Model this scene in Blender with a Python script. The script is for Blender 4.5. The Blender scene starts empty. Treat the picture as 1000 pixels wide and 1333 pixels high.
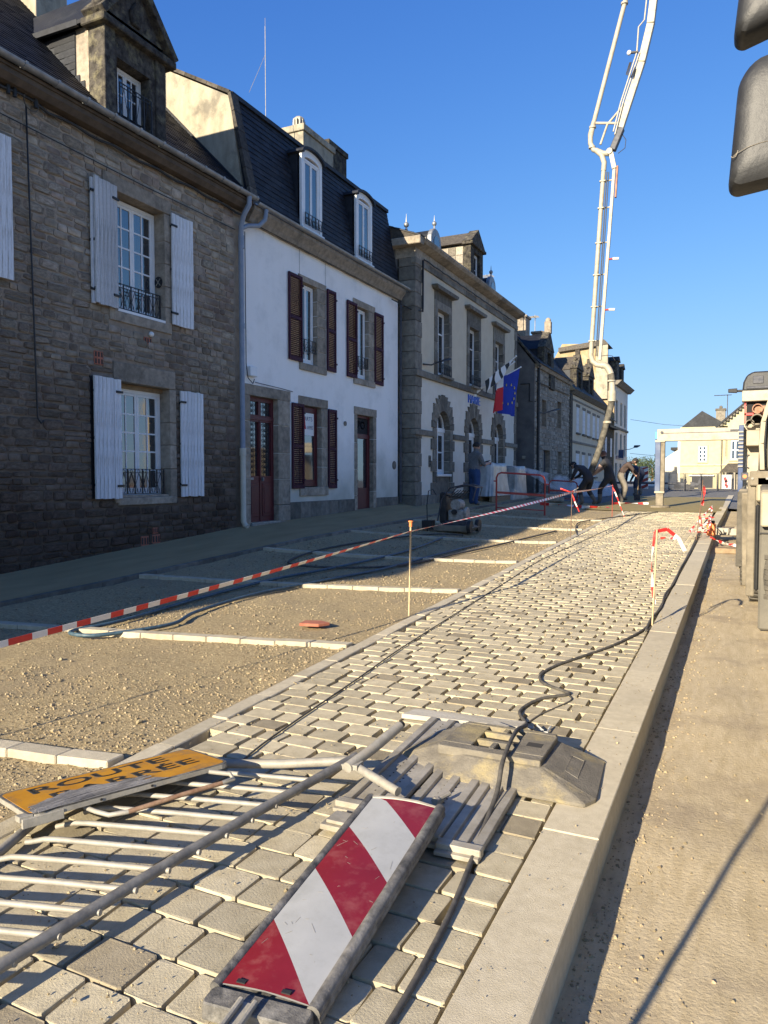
import bpy, bmesh, math, random
from mathutils import Vector, Matrix
from mathutils import noise as mnoise
R = math.radians
rng = random.Random(7)
scene = bpy.context.scene
C = scene.collection

# ------------------------------------------------------------------ camera
cam = bpy.data.cameras.new('camera')
cam.sensor_fit = 'HORIZONTAL'; cam.sensor_width = 36.0; cam.lens = 34.67
cam.clip_start = 0.05; cam.clip_end = 2000
camo = bpy.data.objects.new('camera', cam); C.objects.link(camo)
camo.location = (0, 0, 1.6)
camo.rotation_euler = (R(90-2.6), 0, R(25.7))
scene.camera = camo
# ------------------------------------------------------------------ sky and sun
SUN_EL, SUN_AZ = 20.0, 192.5          # azimuth clockwise from +Y
w = bpy.data.worlds.new('World'); scene.world = w; w.use_nodes = True
nt = w.node_tree; nt.nodes.clear()
sky = nt.nodes.new('ShaderNodeTexSky'); sky.sky_type = 'NISHITA'
sky.sun_disc = False; sky.sun_elevation = R(SUN_EL); sky.sun_rotation = R(SUN_AZ)
sky.altitude = 50; sky.air_density = 1.0; sky.dust_density = 0.35; sky.ozone_density = 2.6
bg = nt.nodes.new('ShaderNodeBackground'); bg.inputs['Strength'].default_value = 0.11
out = nt.nodes.new('ShaderNodeOutputWorld')
sps = nt.nodes.new('ShaderNodeSeparateColor'); cbs = nt.nodes.new('ShaderNodeCombineColor'); nt.links.new(sky.outputs[0], sps.inputs[0])
for _i, (_k, _g) in enumerate(((.122, 1.35, ), (.352, 1.12), (.887, .85))):      # clear winter sky: deeper blue than the raw model
    _ref = (.308, .557, .935)[_i]/.2125
    _d = nt.nodes.new('ShaderNodeMath'); _d.operation = 'DIVIDE'; _d.inputs[1].default_value = _ref; nt.links.new(sps.outputs[_i], _d.inputs[0])
    _p = nt.nodes.new('ShaderNodeMath'); _p.operation = 'POWER'; _p.inputs[1].default_value = _g; nt.links.new(_d.outputs[0], _p.inputs[0])
    _m = nt.nodes.new('ShaderNodeMath'); _m.operation = 'MULTIPLY'; _m.inputs[1].default_value = _k/.2125; nt.links.new(_p.outputs[0], _m.inputs[0])
    _c = (.5, .8, 1.15)[_i]/.2125; _b = (.97, 1.0, 1.07)[_i]      # roll off towards the horizon: v / sqrt(1 + (v/c)^2)
    _q = nt.nodes.new('ShaderNodeMath'); _q.operation = 'DIVIDE'; _q.inputs[1].default_value = _c; nt.links.new(_m.outputs[0], _q.inputs[0])
    _q2 = nt.nodes.new('ShaderNodeMath'); _q2.operation = 'MULTIPLY_ADD'; _q2.inputs[2].default_value = 1.0; nt.links.new(_q.outputs[0], _q2.inputs[0]); nt.links.new(_q.outputs[0], _q2.inputs[1])
    _s = nt.nodes.new('ShaderNodeMath'); _s.operation = 'SQRT'; nt.links.new(_q2.outputs[0], _s.inputs[0])
    _v = nt.nodes.new('ShaderNodeMath'); _v.operation = 'DIVIDE'; nt.links.new(_m.outputs[0], _v.inputs[0]); nt.links.new(_s.outputs[0], _v.inputs[1])
    _f = nt.nodes.new('ShaderNodeMath'); _f.operation = 'MULTIPLY'; _f.inputs[1].default_value = _b; nt.links.new(_v.outputs[0], _f.inputs[0]); nt.links.new(_f.outputs[0], cbs.inputs[_i])
nt.links.new(cbs.outputs[0], bg.inputs[0]); nt.links.new(bg.outputs[0], out.inputs[0])
sl = bpy.data.lights.new('sun', 'SUN'); sl.energy = 4.9; sl.angle = R(0.53); sl.color = (1.0, 0.87, 0.66)
so = bpy.data.objects.new('sun', sl); C.objects.link(so)
_a = R(SUN_AZ); _e = R(SUN_EL)
sdir = Vector((math.sin(_a)*math.cos(_e), math.cos(_a)*math.cos(_e), math.sin(_e)))
so.rotation_euler = (-sdir).to_track_quat('-Z', 'Y').to_euler()
so.location = (0, 0, 30)
vs = scene.view_settings
scene.display_settings.display_device = 'sRGB'
vs.view_transform = 'Standard'; vs.look = 'None'; vs.exposure = 1.18; vs.gamma = 1.0; vs.use_curve_mapping = False

# ------------------------------------------------------------------ materials
MATS = {}
def mat(name, col, col2=None, rough=0.85, scale=3.0, bump=0.0, bscale=40.0, metal=0.0, rnd=0.0, spec=0.5,
        col3=None, scale3=0.6, amt3=0.5, detail=5.0, stretch=None, hue=None, ior=None, coord='Object'):
    """procedural material: two-tone noise + optional third blotch colour + per-piece random value + fine bump"""
    if name in MATS: return MATS[name]
    m = bpy.data.materials.new(name); m.use_nodes = True
    n = m.node_tree; N = n.nodes; L = n.links; N.clear()
    o = N.new('ShaderNodeOutputMaterial'); p = N.new('ShaderNodeBsdfPrincipled'); L.new(p.outputs[0], o.inputs[0])
    tc = N.new('ShaderNodeTexCoord'); src = tc.outputs[coord]
    if coord == 'World':
        pass
    if stretch:
        mp = N.new('ShaderNodeMapping'); mp.inputs['Scale'].default_value = stretch; L.new(src, mp.inputs[0]); src = mp.outputs[0]
    if rnd:
        oi = N.new('ShaderNodeObjectInfo'); ge = N.new('ShaderNodeNewGeometry')
        ad = N.new('ShaderNodeMath'); ad.operation = 'ADD'; L.new(oi.outputs['Random'], ad.inputs[0]); L.new(ge.outputs['Random Per Island'], ad.inputs[1])
        fr = N.new('ShaderNodeMath'); fr.operation = 'FRACT'; L.new(ad.outputs[0], fr.inputs[0]); rv = fr.outputs[0]
        va = N.new('ShaderNodeVectorMath'); va.operation = 'ADD'
        cx = N.new('ShaderNodeMath'); cx.operation = 'MULTIPLY'; cx.inputs[1].default_value = 37.0; L.new(rv, cx.inputs[0])
        L.new(src, va.inputs[0]); L.new(cx.outputs[0], va.inputs[1]); src = va.outputs[0]
    nz = N.new('ShaderNodeTexNoise'); nz.inputs['Scale'].default_value = scale; nz.inputs['Detail'].default_value = detail
    nz.inputs['Roughness'].default_value = 0.62; L.new(src, nz.inputs['Vector'])
    cr = N.new('ShaderNodeValToRGB'); cr.color_ramp.elements[0].position = 0.32; cr.color_ramp.elements[1].position = 0.68
    c2 = col2 or tuple(min(1, c*1.25) for c in col)
    cr.color_ramp.elements[0].color = (*col, 1); cr.color_ramp.elements[1].color = (*c2, 1)
    L.new(nz.outputs['Fac'], cr.inputs[0]); cc = cr.outputs[0]
    if col3:
        n3 = N.new('ShaderNodeTexNoise'); n3.inputs['Scale'].default_value = scale3; n3.inputs['Detail'].default_value = 7
        n3.inputs['Roughness'].default_value = 0.7; L.new(tc.outputs[coord], n3.inputs['Vector'])
        r3 = N.new('ShaderNodeValToRGB'); r3.color_ramp.elements[0].position = 0.5; r3.color_ramp.elements[1].position = 0.66
        r3.color_ramp.elements[0].color = (0, 0, 0, 1); r3.color_ramp.elements[1].color = (amt3, amt3, amt3, 1)
        L.new(n3.outputs['Fac'], r3.inputs[0])
        mx = N.new('ShaderNodeMixRGB'); mx.inputs[2].default_value = (*col3, 1); L.new(r3.outputs[0], mx.inputs[0]); L.new(cc, mx.inputs[1]); cc = mx.outputs[0]
    if rnd:
        hs = N.new('ShaderNodeHueSaturation')
        mr = N.new('ShaderNodeMapRange'); mr.inputs['To Min'].default_value = 1-rnd; mr.inputs['To Max'].default_value = 1+rnd; L.new(rv, mr.inputs[0])
        L.new(mr.outputs[0], hs.inputs['Value']); L.new(cc, hs.inputs['Color'])
        if hue:
            m7 = N.new('ShaderNodeMath'); m7.operation = 'MULTIPLY'; m7.inputs[1].default_value = 7.31; L.new(rv, m7.inputs[0])
            f7 = N.new('ShaderNodeMath'); f7.operation = 'FRACT'; L.new(m7.outputs[0], f7.inputs[0])
            mh = N.new('ShaderNodeMapRange'); mh.inputs['To Min'].default_value = 0.5-hue; mh.inputs['To Max'].default_value = 0.5+hue*0.5; L.new(f7.outputs[0], mh.inputs[0])
            L.new(mh.outputs[0], hs.inputs['Hue'])
        cc = hs.outputs[0]
    L.new(cc, p.inputs['Base Color'])
    p.inputs['Roughness'].default_value = rough; p.inputs['Metallic'].default_value = metal
    p.inputs['Specular IOR Level'].default_value = spec
    if ior: p.inputs['IOR'].default_value = ior
    if bump:
        nb = N.new('ShaderNodeTexNoise'); nb.inputs['Scale'].default_value = bscale; nb.inputs['Detail'].default_value = 6
        nb.inputs['Roughness'].default_value = 0.7; L.new(tc.outputs[coord], nb.inputs['Vector'])
        bp = N.new('ShaderNodeBump'); bp.inputs['Strength'].default_value = 1.0; bp.inputs['Distance'].default_value = bump
        L.new(nb.outputs['Fac'], bp.inputs['Height']); L.new(bp.outputs[0], p.inputs['Normal'])
    MATS[name] = m
    return m

M = {}
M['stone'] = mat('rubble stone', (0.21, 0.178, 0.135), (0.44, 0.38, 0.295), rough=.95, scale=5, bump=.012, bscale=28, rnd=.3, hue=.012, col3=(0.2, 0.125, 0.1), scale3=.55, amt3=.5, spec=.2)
def darken_low(m, z0, z1, tint):  # multiplies the base colour by a tint, darker towards the ground
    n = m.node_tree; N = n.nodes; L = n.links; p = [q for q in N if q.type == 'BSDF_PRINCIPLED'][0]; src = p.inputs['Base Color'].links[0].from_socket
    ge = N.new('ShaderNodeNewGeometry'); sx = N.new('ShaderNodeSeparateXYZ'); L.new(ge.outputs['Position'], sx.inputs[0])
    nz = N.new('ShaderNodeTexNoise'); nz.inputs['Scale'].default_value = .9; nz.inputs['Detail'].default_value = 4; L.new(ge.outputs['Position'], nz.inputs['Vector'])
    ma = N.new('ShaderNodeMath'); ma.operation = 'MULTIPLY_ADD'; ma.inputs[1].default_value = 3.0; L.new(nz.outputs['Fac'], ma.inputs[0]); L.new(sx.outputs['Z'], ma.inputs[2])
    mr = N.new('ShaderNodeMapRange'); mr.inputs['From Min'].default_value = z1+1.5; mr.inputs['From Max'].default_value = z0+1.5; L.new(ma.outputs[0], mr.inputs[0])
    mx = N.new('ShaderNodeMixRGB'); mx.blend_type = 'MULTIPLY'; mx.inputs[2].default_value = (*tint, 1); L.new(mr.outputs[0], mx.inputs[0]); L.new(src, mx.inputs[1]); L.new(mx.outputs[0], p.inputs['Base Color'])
darken_low(M['stone'], .7, 5.6, (.26, .22, .215))
M['mortar'] = mat('mortar', (0.3, 0.245, 0.185), (0.42, 0.35, 0.27), rough=.95, scale=8, bump=.01, bscale=50, spec=.2)
darken_low(M['mortar'], .7, 5.6, (.3, .27, .25))
M['granite'] = mat('dressed granite', (0.23, 0.195, 0.15), (0.4, 0.34, 0.265), rough=.9, scale=9, bump=.003, bscale=120, rnd=.16, spec=.3, col3=(0.07, 0.065, 0.055), scale3=1.6, amt3=.55)
M['granite_dark'] = mat('weathered dark granite', (0.022, 0.02, 0.019), (0.1, 0.09, 0.077), rough=.95, scale=9, bump=.012, bscale=40, rnd=.25, spec=.2, col3=(0.3, 0.27, 0.16), scale3=5.5, amt3=.45)
M['granite_grey'] = mat('grey granite of the town hall', (0.12, 0.108, 0.088), (0.23, 0.208, 0.17), rough=.9, scale=6, bump=.004, bscale=90, rnd=.3, spec=.3)
M['granite_far'] = mat('pale rubble granite', (0.2, 0.178, 0.145), (0.4, 0.355, 0.29), rough=.95, scale=6, bump=.01, bscale=30, rnd=.4, spec=.2)
M['soffit'] = mat('old brown soffit', (0.07, 0.055, 0.042), (0.13, 0.1, 0.075), rough=.95, scale=5, bump=.003, bscale=60)
M['slate'] = mat('blue black slate', (0.008, 0.0095, 0.014), (0.02, 0.023, 0.031), rough=.6, scale=7, bump=.003, bscale=60, rnd=.35, spec=.3, col3=(0.07, 0.075, 0.075), scale3=2.2, amt3=.25)
M['slate_brown'] = mat('lichened slate', (0.05, 0.045, 0.04), (0.12, 0.105, 0.085), rough=.8, scale=12, bump=.006, bscale=60, rnd=.4, spec=.2)
M['render_white'] = mat('white render', (0.87, 0.85, 0.8), (0.9, 0.88, 0.84), rough=.9, scale=2, bump=.002, bscale=90, spec=.2, col3=(0.5, 0.5, 0.47), scale3=1.2, amt3=.3, stretch=(1, 2.2, .35))
darken_low(M['render_white'], 1.0, 2.7, (.62, .62, .56))
M['render_gable'] = mat('stained grey render', (0.3, 0.265, 0.195), (0.46, 0.41, 0.31), rough=.95, scale=5, bump=.01, bscale=40, spec=.2, col3=(0.14, 0.13, 0.11), scale3=2.0, amt3=.7, stretch=(1, 1, .4))
M['render_cream'] = mat('cream render', (0.58, 0.5, 0.37), (0.64, 0.56, 0.42), rough=.95, scale=3, bump=.002, bscale=80, spec=.2)
M['render_pale'] = mat('pale grey render', (0.68, 0.63, 0.53), (0.74, 0.69, 0.6), rough=.95, scale=3, bump=.002, bscale=80, spec=.2)
M['render_yellow'] = mat('yellow render', (0.48, 0.43, 0.26), (0.55, 0.5, 0.32), rough=.95, scale=3, bump=.003, bscale=50, spec=.2)
M['render_dark'] = mat('dark grey render', (0.1, 0.1, 0.1), (0.17, 0.165, 0.16), rough=.95, scale=2, bump=.006, bscale=40, spec=.2)
M['render_ochre'] = mat('ochre rendered gable', (0.3, 0.22, 0.12), (0.42, 0.33, 0.2), rough=.95, scale=2.5, bump=.01, bscale=30, spec=.2, col3=(0.5, 0.46, 0.38), scale3=.5, amt3=.8)
M['zinc'] = mat('weathered zinc', (0.22, 0.23, 0.24), (0.34, 0.35, 0.36), rough=.55, scale=6, metal=.6, bump=.001, bscale=60)
M['pvc_blue'] = mat('blue grey painted pipe', (0.2, 0.25, 0.32), (0.27, 0.31, 0.38), rough=.6, scale=6, bump=.001, bscale=60)
M['pvc_cream'] = mat('cream pipe', (0.5, 0.47, 0.38), (0.62, 0.58, 0.48), rough=.6, scale=6)
M['paint_white'] = mat('white joinery paint', (0.74, 0.74, 0.72), (0.82, 0.82, 0.8), rough=.45, scale=6, bump=.001, bscale=50)
M['plank_white'] = mat('peeling white shutter paint', (0.62, 0.64, 0.66), (0.78, 0.8, 0.82), rough=.8, scale=10, bump=.003, bscale=40, rnd=.06, col3=(0.26, 0.23, 0.18), scale3=4.0, amt3=.85, stretch=(1, .8, 3))
M['plank_grey'] = mat('bare weathered shutter boards', (0.4, 0.4, 0.39), (0.66, 0.67, 0.68), rough=.85, scale=16, bump=.004, bscale=40, rnd=.14, col3=(0.15, 0.14, 0.12), scale3=5.0, amt3=.9, stretch=(1, 2.5, 4))
M['maroon'] = mat('maroon paint', (0.036, 0.0035, 0.017), (0.05, 0.006, 0.024), rough=.65, spec=.25, scale=5, bump=.001, bscale=50)
M['door_red'] = mat('dark red door paint', (0.08, 0.008, 0.012), (0.11, 0.012, 0.016), rough=.5, scale=4)
M['iron'] = mat('black ironwork', (0.012, 0.012, 0.014), (0.03, 0.03, 0.032), rough=.5, scale=20, metal=.3)
M['black'] = mat('black plastic', (0.015, 0.015, 0.016), (0.03, 0.03, 0.03), rough=.6, scale=10)
M['dark_room'] = mat('dark interior', (0.01, 0.01, 0.012), (0.02, 0.02, 0.022), rough=.9, scale=2)
M['curtain'] = mat('net curtain', (0.5, 0.5, 0.48), (0.7, 0.7, 0.68), rough=.95, scale=14, stretch=(1, 1, .08))
M['brick'] = mat('red vent brick', (0.3, 0.1, 0.06), (0.42, 0.16, 0.1), rough=.9, scale=10, bump=.002, bscale=60)
M['glass'] = mat('window glass', (0.02, 0.024, 0.03), (0.03, 0.034, 0.042), rough=.04, scale=1.2, spec=1.0, ior=1.9, bump=.0004, bscale=3)
# ground
M['gravel'] = mat('compacted sandy gravel', (0.25, 0.19, 0.105), (0.52, 0.42, 0.25), rough=.97, scale=34, bump=.017, bscale=60, spec=.15, col3=(0.33, 0.265, 0.17), scale3=.9, amt3=.7, detail=9)
M['gravel_stone'] = mat('loose gravel stones', (0.24, 0.19, 0.115), (0.4, 0.33, 0.205), rough=.95, scale=30, rnd=.35, spec=.2, hue=.01)
M['sand_road'] = mat('sandy road', (0.44, 0.355, 0.22), (0.56, 0.465, 0.31), rough=.97, scale=9, bump=.006, bscale=50, spec=.15, col3=(0.33, 0.265, 0.185), scale3=1.7, amt3=.8, detail=9, stretch=(2.4, .5, 1))
M['sidewalk'] = mat('muddy sanded sidewalk', (0.28, 0.215, 0.115), (0.36, 0.28, 0.155), rough=.95, scale=1.6, bump=.004, bscale=60, spec=.15, stretch=(2.2, .5, 1))
M['fresh'] = mat('fresh exposed aggregate concrete', (0.24, 0.19, 0.075), (0.3, 0.24, 0.11), rough=.8, scale=5, bump=.004, bscale=90, spec=.3)
M['asphalt'] = mat('grey asphalt', (0.12, 0.12, 0.115), (0.19, 0.185, 0.175), rough=.9, scale=4, bump=.004, bscale=90, spec=.3)
M['bed'] = mat('laying sand under the pavers', (0.05, 0.043, 0.032), (0.1, 0.085, 0.06), rough=.97, scale=12, bump=.01, bscale=60, spec=.15)
M['paver'] = mat('beige concrete pavers', (0.43, 0.375, 0.255), (0.53, 0.465, 0.325), rough=.92, scale=14, bump=.003, bscale=110, rnd=.15, spec=.25, col3=(0.27, 0.22, 0.14), scale3=7, amt3=.4, detail=8)
M['paver_dark'] = mat('darker beige concrete pavers', (0.26, 0.22, 0.15), (0.34, 0.29, 0.2), rough=.92, scale=14, bump=.003, bscale=110, rnd=.13, spec=.25)
M['kerb'] = mat('sandblasted kerb stone', (0.48, 0.42, 0.3), (0.57, 0.505, 0.375), rough=.93, scale=24, bump=.0022, bscale=170, rnd=.05, spec=.25, col3=(0.3, 0.26, 0.19), scale3=1.3, amt3=.35)
M['border'] = mat('pale border stones', (0.44, 0.39, 0.285), (0.54, 0.48, 0.36), rough=.93, scale=20, bump=.004, bscale=120, rnd=.1, spec=.25, col3=(0.28, 0.23, 0.15), scale3=3.0, amt3=.4)
# site gear
M['galv'] = mat('galvanised tube', (0.25, 0.235, 0.2), (0.4, 0.375, 0.32), rough=.55, scale=14, metal=.1, bump=.0015, bscale=60, col3=(0.3, 0.24, 0.16), scale3=7.0, amt3=.45)
M['galv_dark'] = mat('dull galvanised rail', (0.13, 0.125, 0.115), (0.26, 0.25, 0.225), rough=.55, scale=16, metal=.2, bump=.0015, bscale=60, col3=(0.36, 0.32, 0.25), scale3=9.0, amt3=.4)
M['flap'] = mat('smooth grey mudguard', (0.1, 0.095, 0.08), (0.17, 0.155, 0.125), rough=.8, scale=3, bump=.001, bscale=50)
M['rust'] = mat('rusty rod', (0.16, 0.08, 0.045), (0.3, 0.2, 0.13), rough=.9, scale=18, bump=.002, bscale=90)
M['alu'] = mat('dusty scaffold plank metal', (0.3, 0.27, 0.21), (0.5, 0.46, 0.38), rough=.6, scale=7, metal=.35, bump=.002, bscale=60, col3=(0.36, 0.31, 0.23), scale3=3.0, amt3=.6)
M['hole'] = mat('punched hole', (0.03, 0.028, 0.024), (0.05, 0.045, 0.04), rough=.9)
M['oldwood'] = mat('weathered pale board', (0.36, 0.33, 0.27), (0.52, 0.49, 0.42), rough=.95, scale=14, bump=.004, bscale=60, stretch=(.12, 1, 1))
M['rubber'] = mat('dusty recycled rubber', (0.15, 0.135, 0.11), (0.25, 0.225, 0.18), rough=.95, scale=9, bump=.006, bscale=70, spec=.2, col3=(0.42, 0.34, 0.17), scale3=3.2, amt3=.75)
M['sign_red'] = mat('red reflective film', (0.17, 0.009, 0.012), (0.215, 0.013, 0.018), rough=.36, scale=5, col3=(0.3, 0.09, 0.08), scale3=11.0, amt3=.5)
M['sign_white'] = mat('white reflective film', (0.36, 0.365, 0.355), (0.42, 0.425, 0.415), rough=.34, scale=5, bump=.0004, bscale=300, col3=(0.3, 0.3, 0.28), scale3=9.0, amt3=.45)
M['sign_frame'] = mat('worn black sign frame', (0.05, 0.05, 0.048), (0.17, 0.16, 0.145), rough=.6, scale=24, bump=.003, bscale=90, col3=(0.4, 0.38, 0.34), scale3=5.0, amt3=.55)
M['sign_orange'] = mat('orange yellow sign film', (0.43, 0.19, 0.012), (0.54, 0.26, 0.02), rough=.5, scale=7, col3=(0.2, 0.14, 0.08), scale3=12, amt3=.65)
M['sign_ink'] = mat('black sign lettering', (0.03, 0.03, 0.028), (0.07, 0.065, 0.055), rough=.6, scale=20)
M['scrape'] = mat('grey scraped tape', (0.13, 0.125, 0.12), (0.28, 0.27, 0.26), rough=.55, scale=26, bump=.004, bscale=60, stretch=(1, .25, 1))
M['cable'] = mat('dusty black cable', (0.045, 0.043, 0.04), (0.11, 0.1, 0.085), rough=.8, scale=20)
M['hose_blue'] = mat('blue grey hose', (0.03, 0.055, 0.08), (0.07, 0.13, 0.17), rough=.5, scale=20)
M['tape_red'] = mat('red barrier tape', (0.62, 0.03, 0.03), (0.68, 0.05, 0.04), rough=.4, scale=8)
M['tape_white'] = mat('white barrier tape', (0.78, 0.74, 0.68), (0.84, 0.8, 0.74), rough=.4, scale=8)
M['stake'] = mat('thin bamboo coloured stake', (0.42, 0.33, 0.19), (0.55, 0.44, 0.27), rough=.8, scale=20)
M['stake_dark'] = mat('rusty iron stake', (0.12, 0.075, 0.05), (0.2, 0.12, 0.08), rough=.85, scale=20)
M['plastic_grey'] = mat('scratched dark mirror plastic', (0.016, 0.017, 0.019), (0.034, 0.035, 0.038), rough=.5, scale=3, bump=.002, bscale=30, col3=(0.09, 0.09, 0.09), scale3=7.0, amt3=.3)
M['truck_cream'] = mat('dusty cream truck paint', (0.32, 0.275, 0.185), (0.44, 0.38, 0.27), rough=.55, scale=4, bump=.001, bscale=40, col3=(0.34, 0.28, 0.19), scale3=1.5, amt3=.5)
M['truck_white'] = mat('white boom paint', (0.34, 0.31, 0.235), (0.43, 0.395, 0.31), rough=.55, scale=4, col3=(0.24, 0.15, 0.09), scale3=3.5, amt3=.5)
M['truck_blue'] = mat('blue truck paint', (0.025, 0.05, 0.13), (0.045, 0.08, 0.18), rough=.4, scale=3, col3=(0.12, 0.14, 0.18), scale3=3.0, amt3=.5)
M['lightblue'] = mat('bright blue band', (0.03, 0.25, 0.6), (0.04, 0.3, 0.66), rough=.4, scale=3)
M['dusty'] = mat('dust caked steel', (0.14, 0.12, 0.088), (0.28, 0.242, 0.18), rough=.9, scale=5, bump=.004, bscale=50, col3=(0.14, 0.12, 0.1), scale3=2.0, amt3=.5)
M['tyre'] = mat('dusty tyre rubber', (0.06, 0.056, 0.048), (0.16, 0.145, 0.12), rough=.95, scale=6, bump=.004, bscale=60)
M['darksteel'] = mat('dark machine steel', (0.03, 0.035, 0.05), (0.09, 0.09, 0.1), rough=.6, scale=9, metal=.2)
M['engine'] = mat('grimy engine casing', (0.2, 0.19, 0.17), (0.4, 0.38, 0.34), rough=.7, scale=12)
M['red_paint'] = mat('red barrier paint', (0.3, 0.035, 0.025), (0.42, 0.05, 0.035), rough=.5, scale=8)
M['tarp'] = mat('grey white plastic sheeting', (0.3, 0.3, 0.28), (0.52, 0.52, 0.49), rough=.4, scale=3, bump=.01, bscale=9)
M['wood'] = mat('pallet wood', (0.2, 0.14, 0.08), (0.32, 0.23, 0.14), rough=.9, scale=8)
M['orange'] = mat('orange plastic', (0.75, 0.2, 0.05), (0.8, 0.25, 0.08), rough=.5)
M['rustpipe'] = mat('rusty delivery pipe', (0.26, 0.12, 0.07), (0.4, 0.22, 0.14), rough=.8, scale=6)
M['hose_black'] = mat('concrete splashed rubber hose', (0.03, 0.028, 0.025), (0.17, 0.155, 0.12), rough=.85, scale=6, bump=.004, bscale=40)
M['blue_letters'] = mat('blue letters', (0.01, 0.09, 0.5), (0.015, 0.12, 0.6), rough=.4)
M['flag_blue'] = mat('flag blue', (0.015, 0.035, 0.3), (0.02, 0.05, 0.38), rough=.8, scale=3)
M['flag_yellow'] = mat('flag yellow', (0.75, 0.6, 0.05), (0.8, 0.65, 0.08), rough=.8)
M['flag_white'] = mat('flag white', (0.7, 0.7, 0.7), (0.78, 0.78, 0.78), rough=.8)
M['flag_red'] = mat('flag red', (0.55, 0.02, 0.03), (0.6, 0.03, 0.04), rough=.8)
M['leaf'] = mat('hazy green foliage', (0.03, 0.05, 0.02), (0.08, 0.11, 0.045), rough=.9, rnd=.3)
M['skin'] = mat('skin', (0.42, 0.23, 0.16), (0.5, 0.29, 0.2), rough=.6)
M['skin_light'] = mat('pale forearm skin', (0.55, 0.36, 0.27), (0.62, 0.42, 0.32), rough=.6)
M['cloth_dark'] = mat('dark work clothes', (0.022, 0.022, 0.026), (0.045, 0.045, 0.05), rough=.9)
M['cloth_navy'] = mat('navy work clothes', (0.015, 0.02, 0.04), (0.03, 0.04, 0.07), rough=.9)
M['cloth_grey'] = mat('grey checked shirt', (0.1, 0.1, 0.1), (0.2, 0.2, 0.2), rough=.9, scale=30)
M['cloth_brown'] = mat('brown jacket', (0.05, 0.035, 0.03), (0.09, 0.06, 0.05), rough=.9)
M['cloth_khaki'] = mat('khaki work trousers', (0.16, 0.14, 0.11), (0.24, 0.21, 0.17), rough=.9)
M['jeans'] = mat('blue jeans', (0.02, 0.05, 0.13), (0.04, 0.08, 0.19), rough=.9)
M['hair'] = mat('dark hair', (0.012, 0.01, 0.009), (0.03, 0.025, 0.02), rough=.7)
M['hair_red'] = mat('short reddish hair', (0.16, 0.07, 0.04), (0.22, 0.1, 0.06), rough=.7)
M['boots'] = mat('muddy boots', (0.1, 0.09, 0.075), (0.2, 0.18, 0.15), rough=.9)

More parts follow.
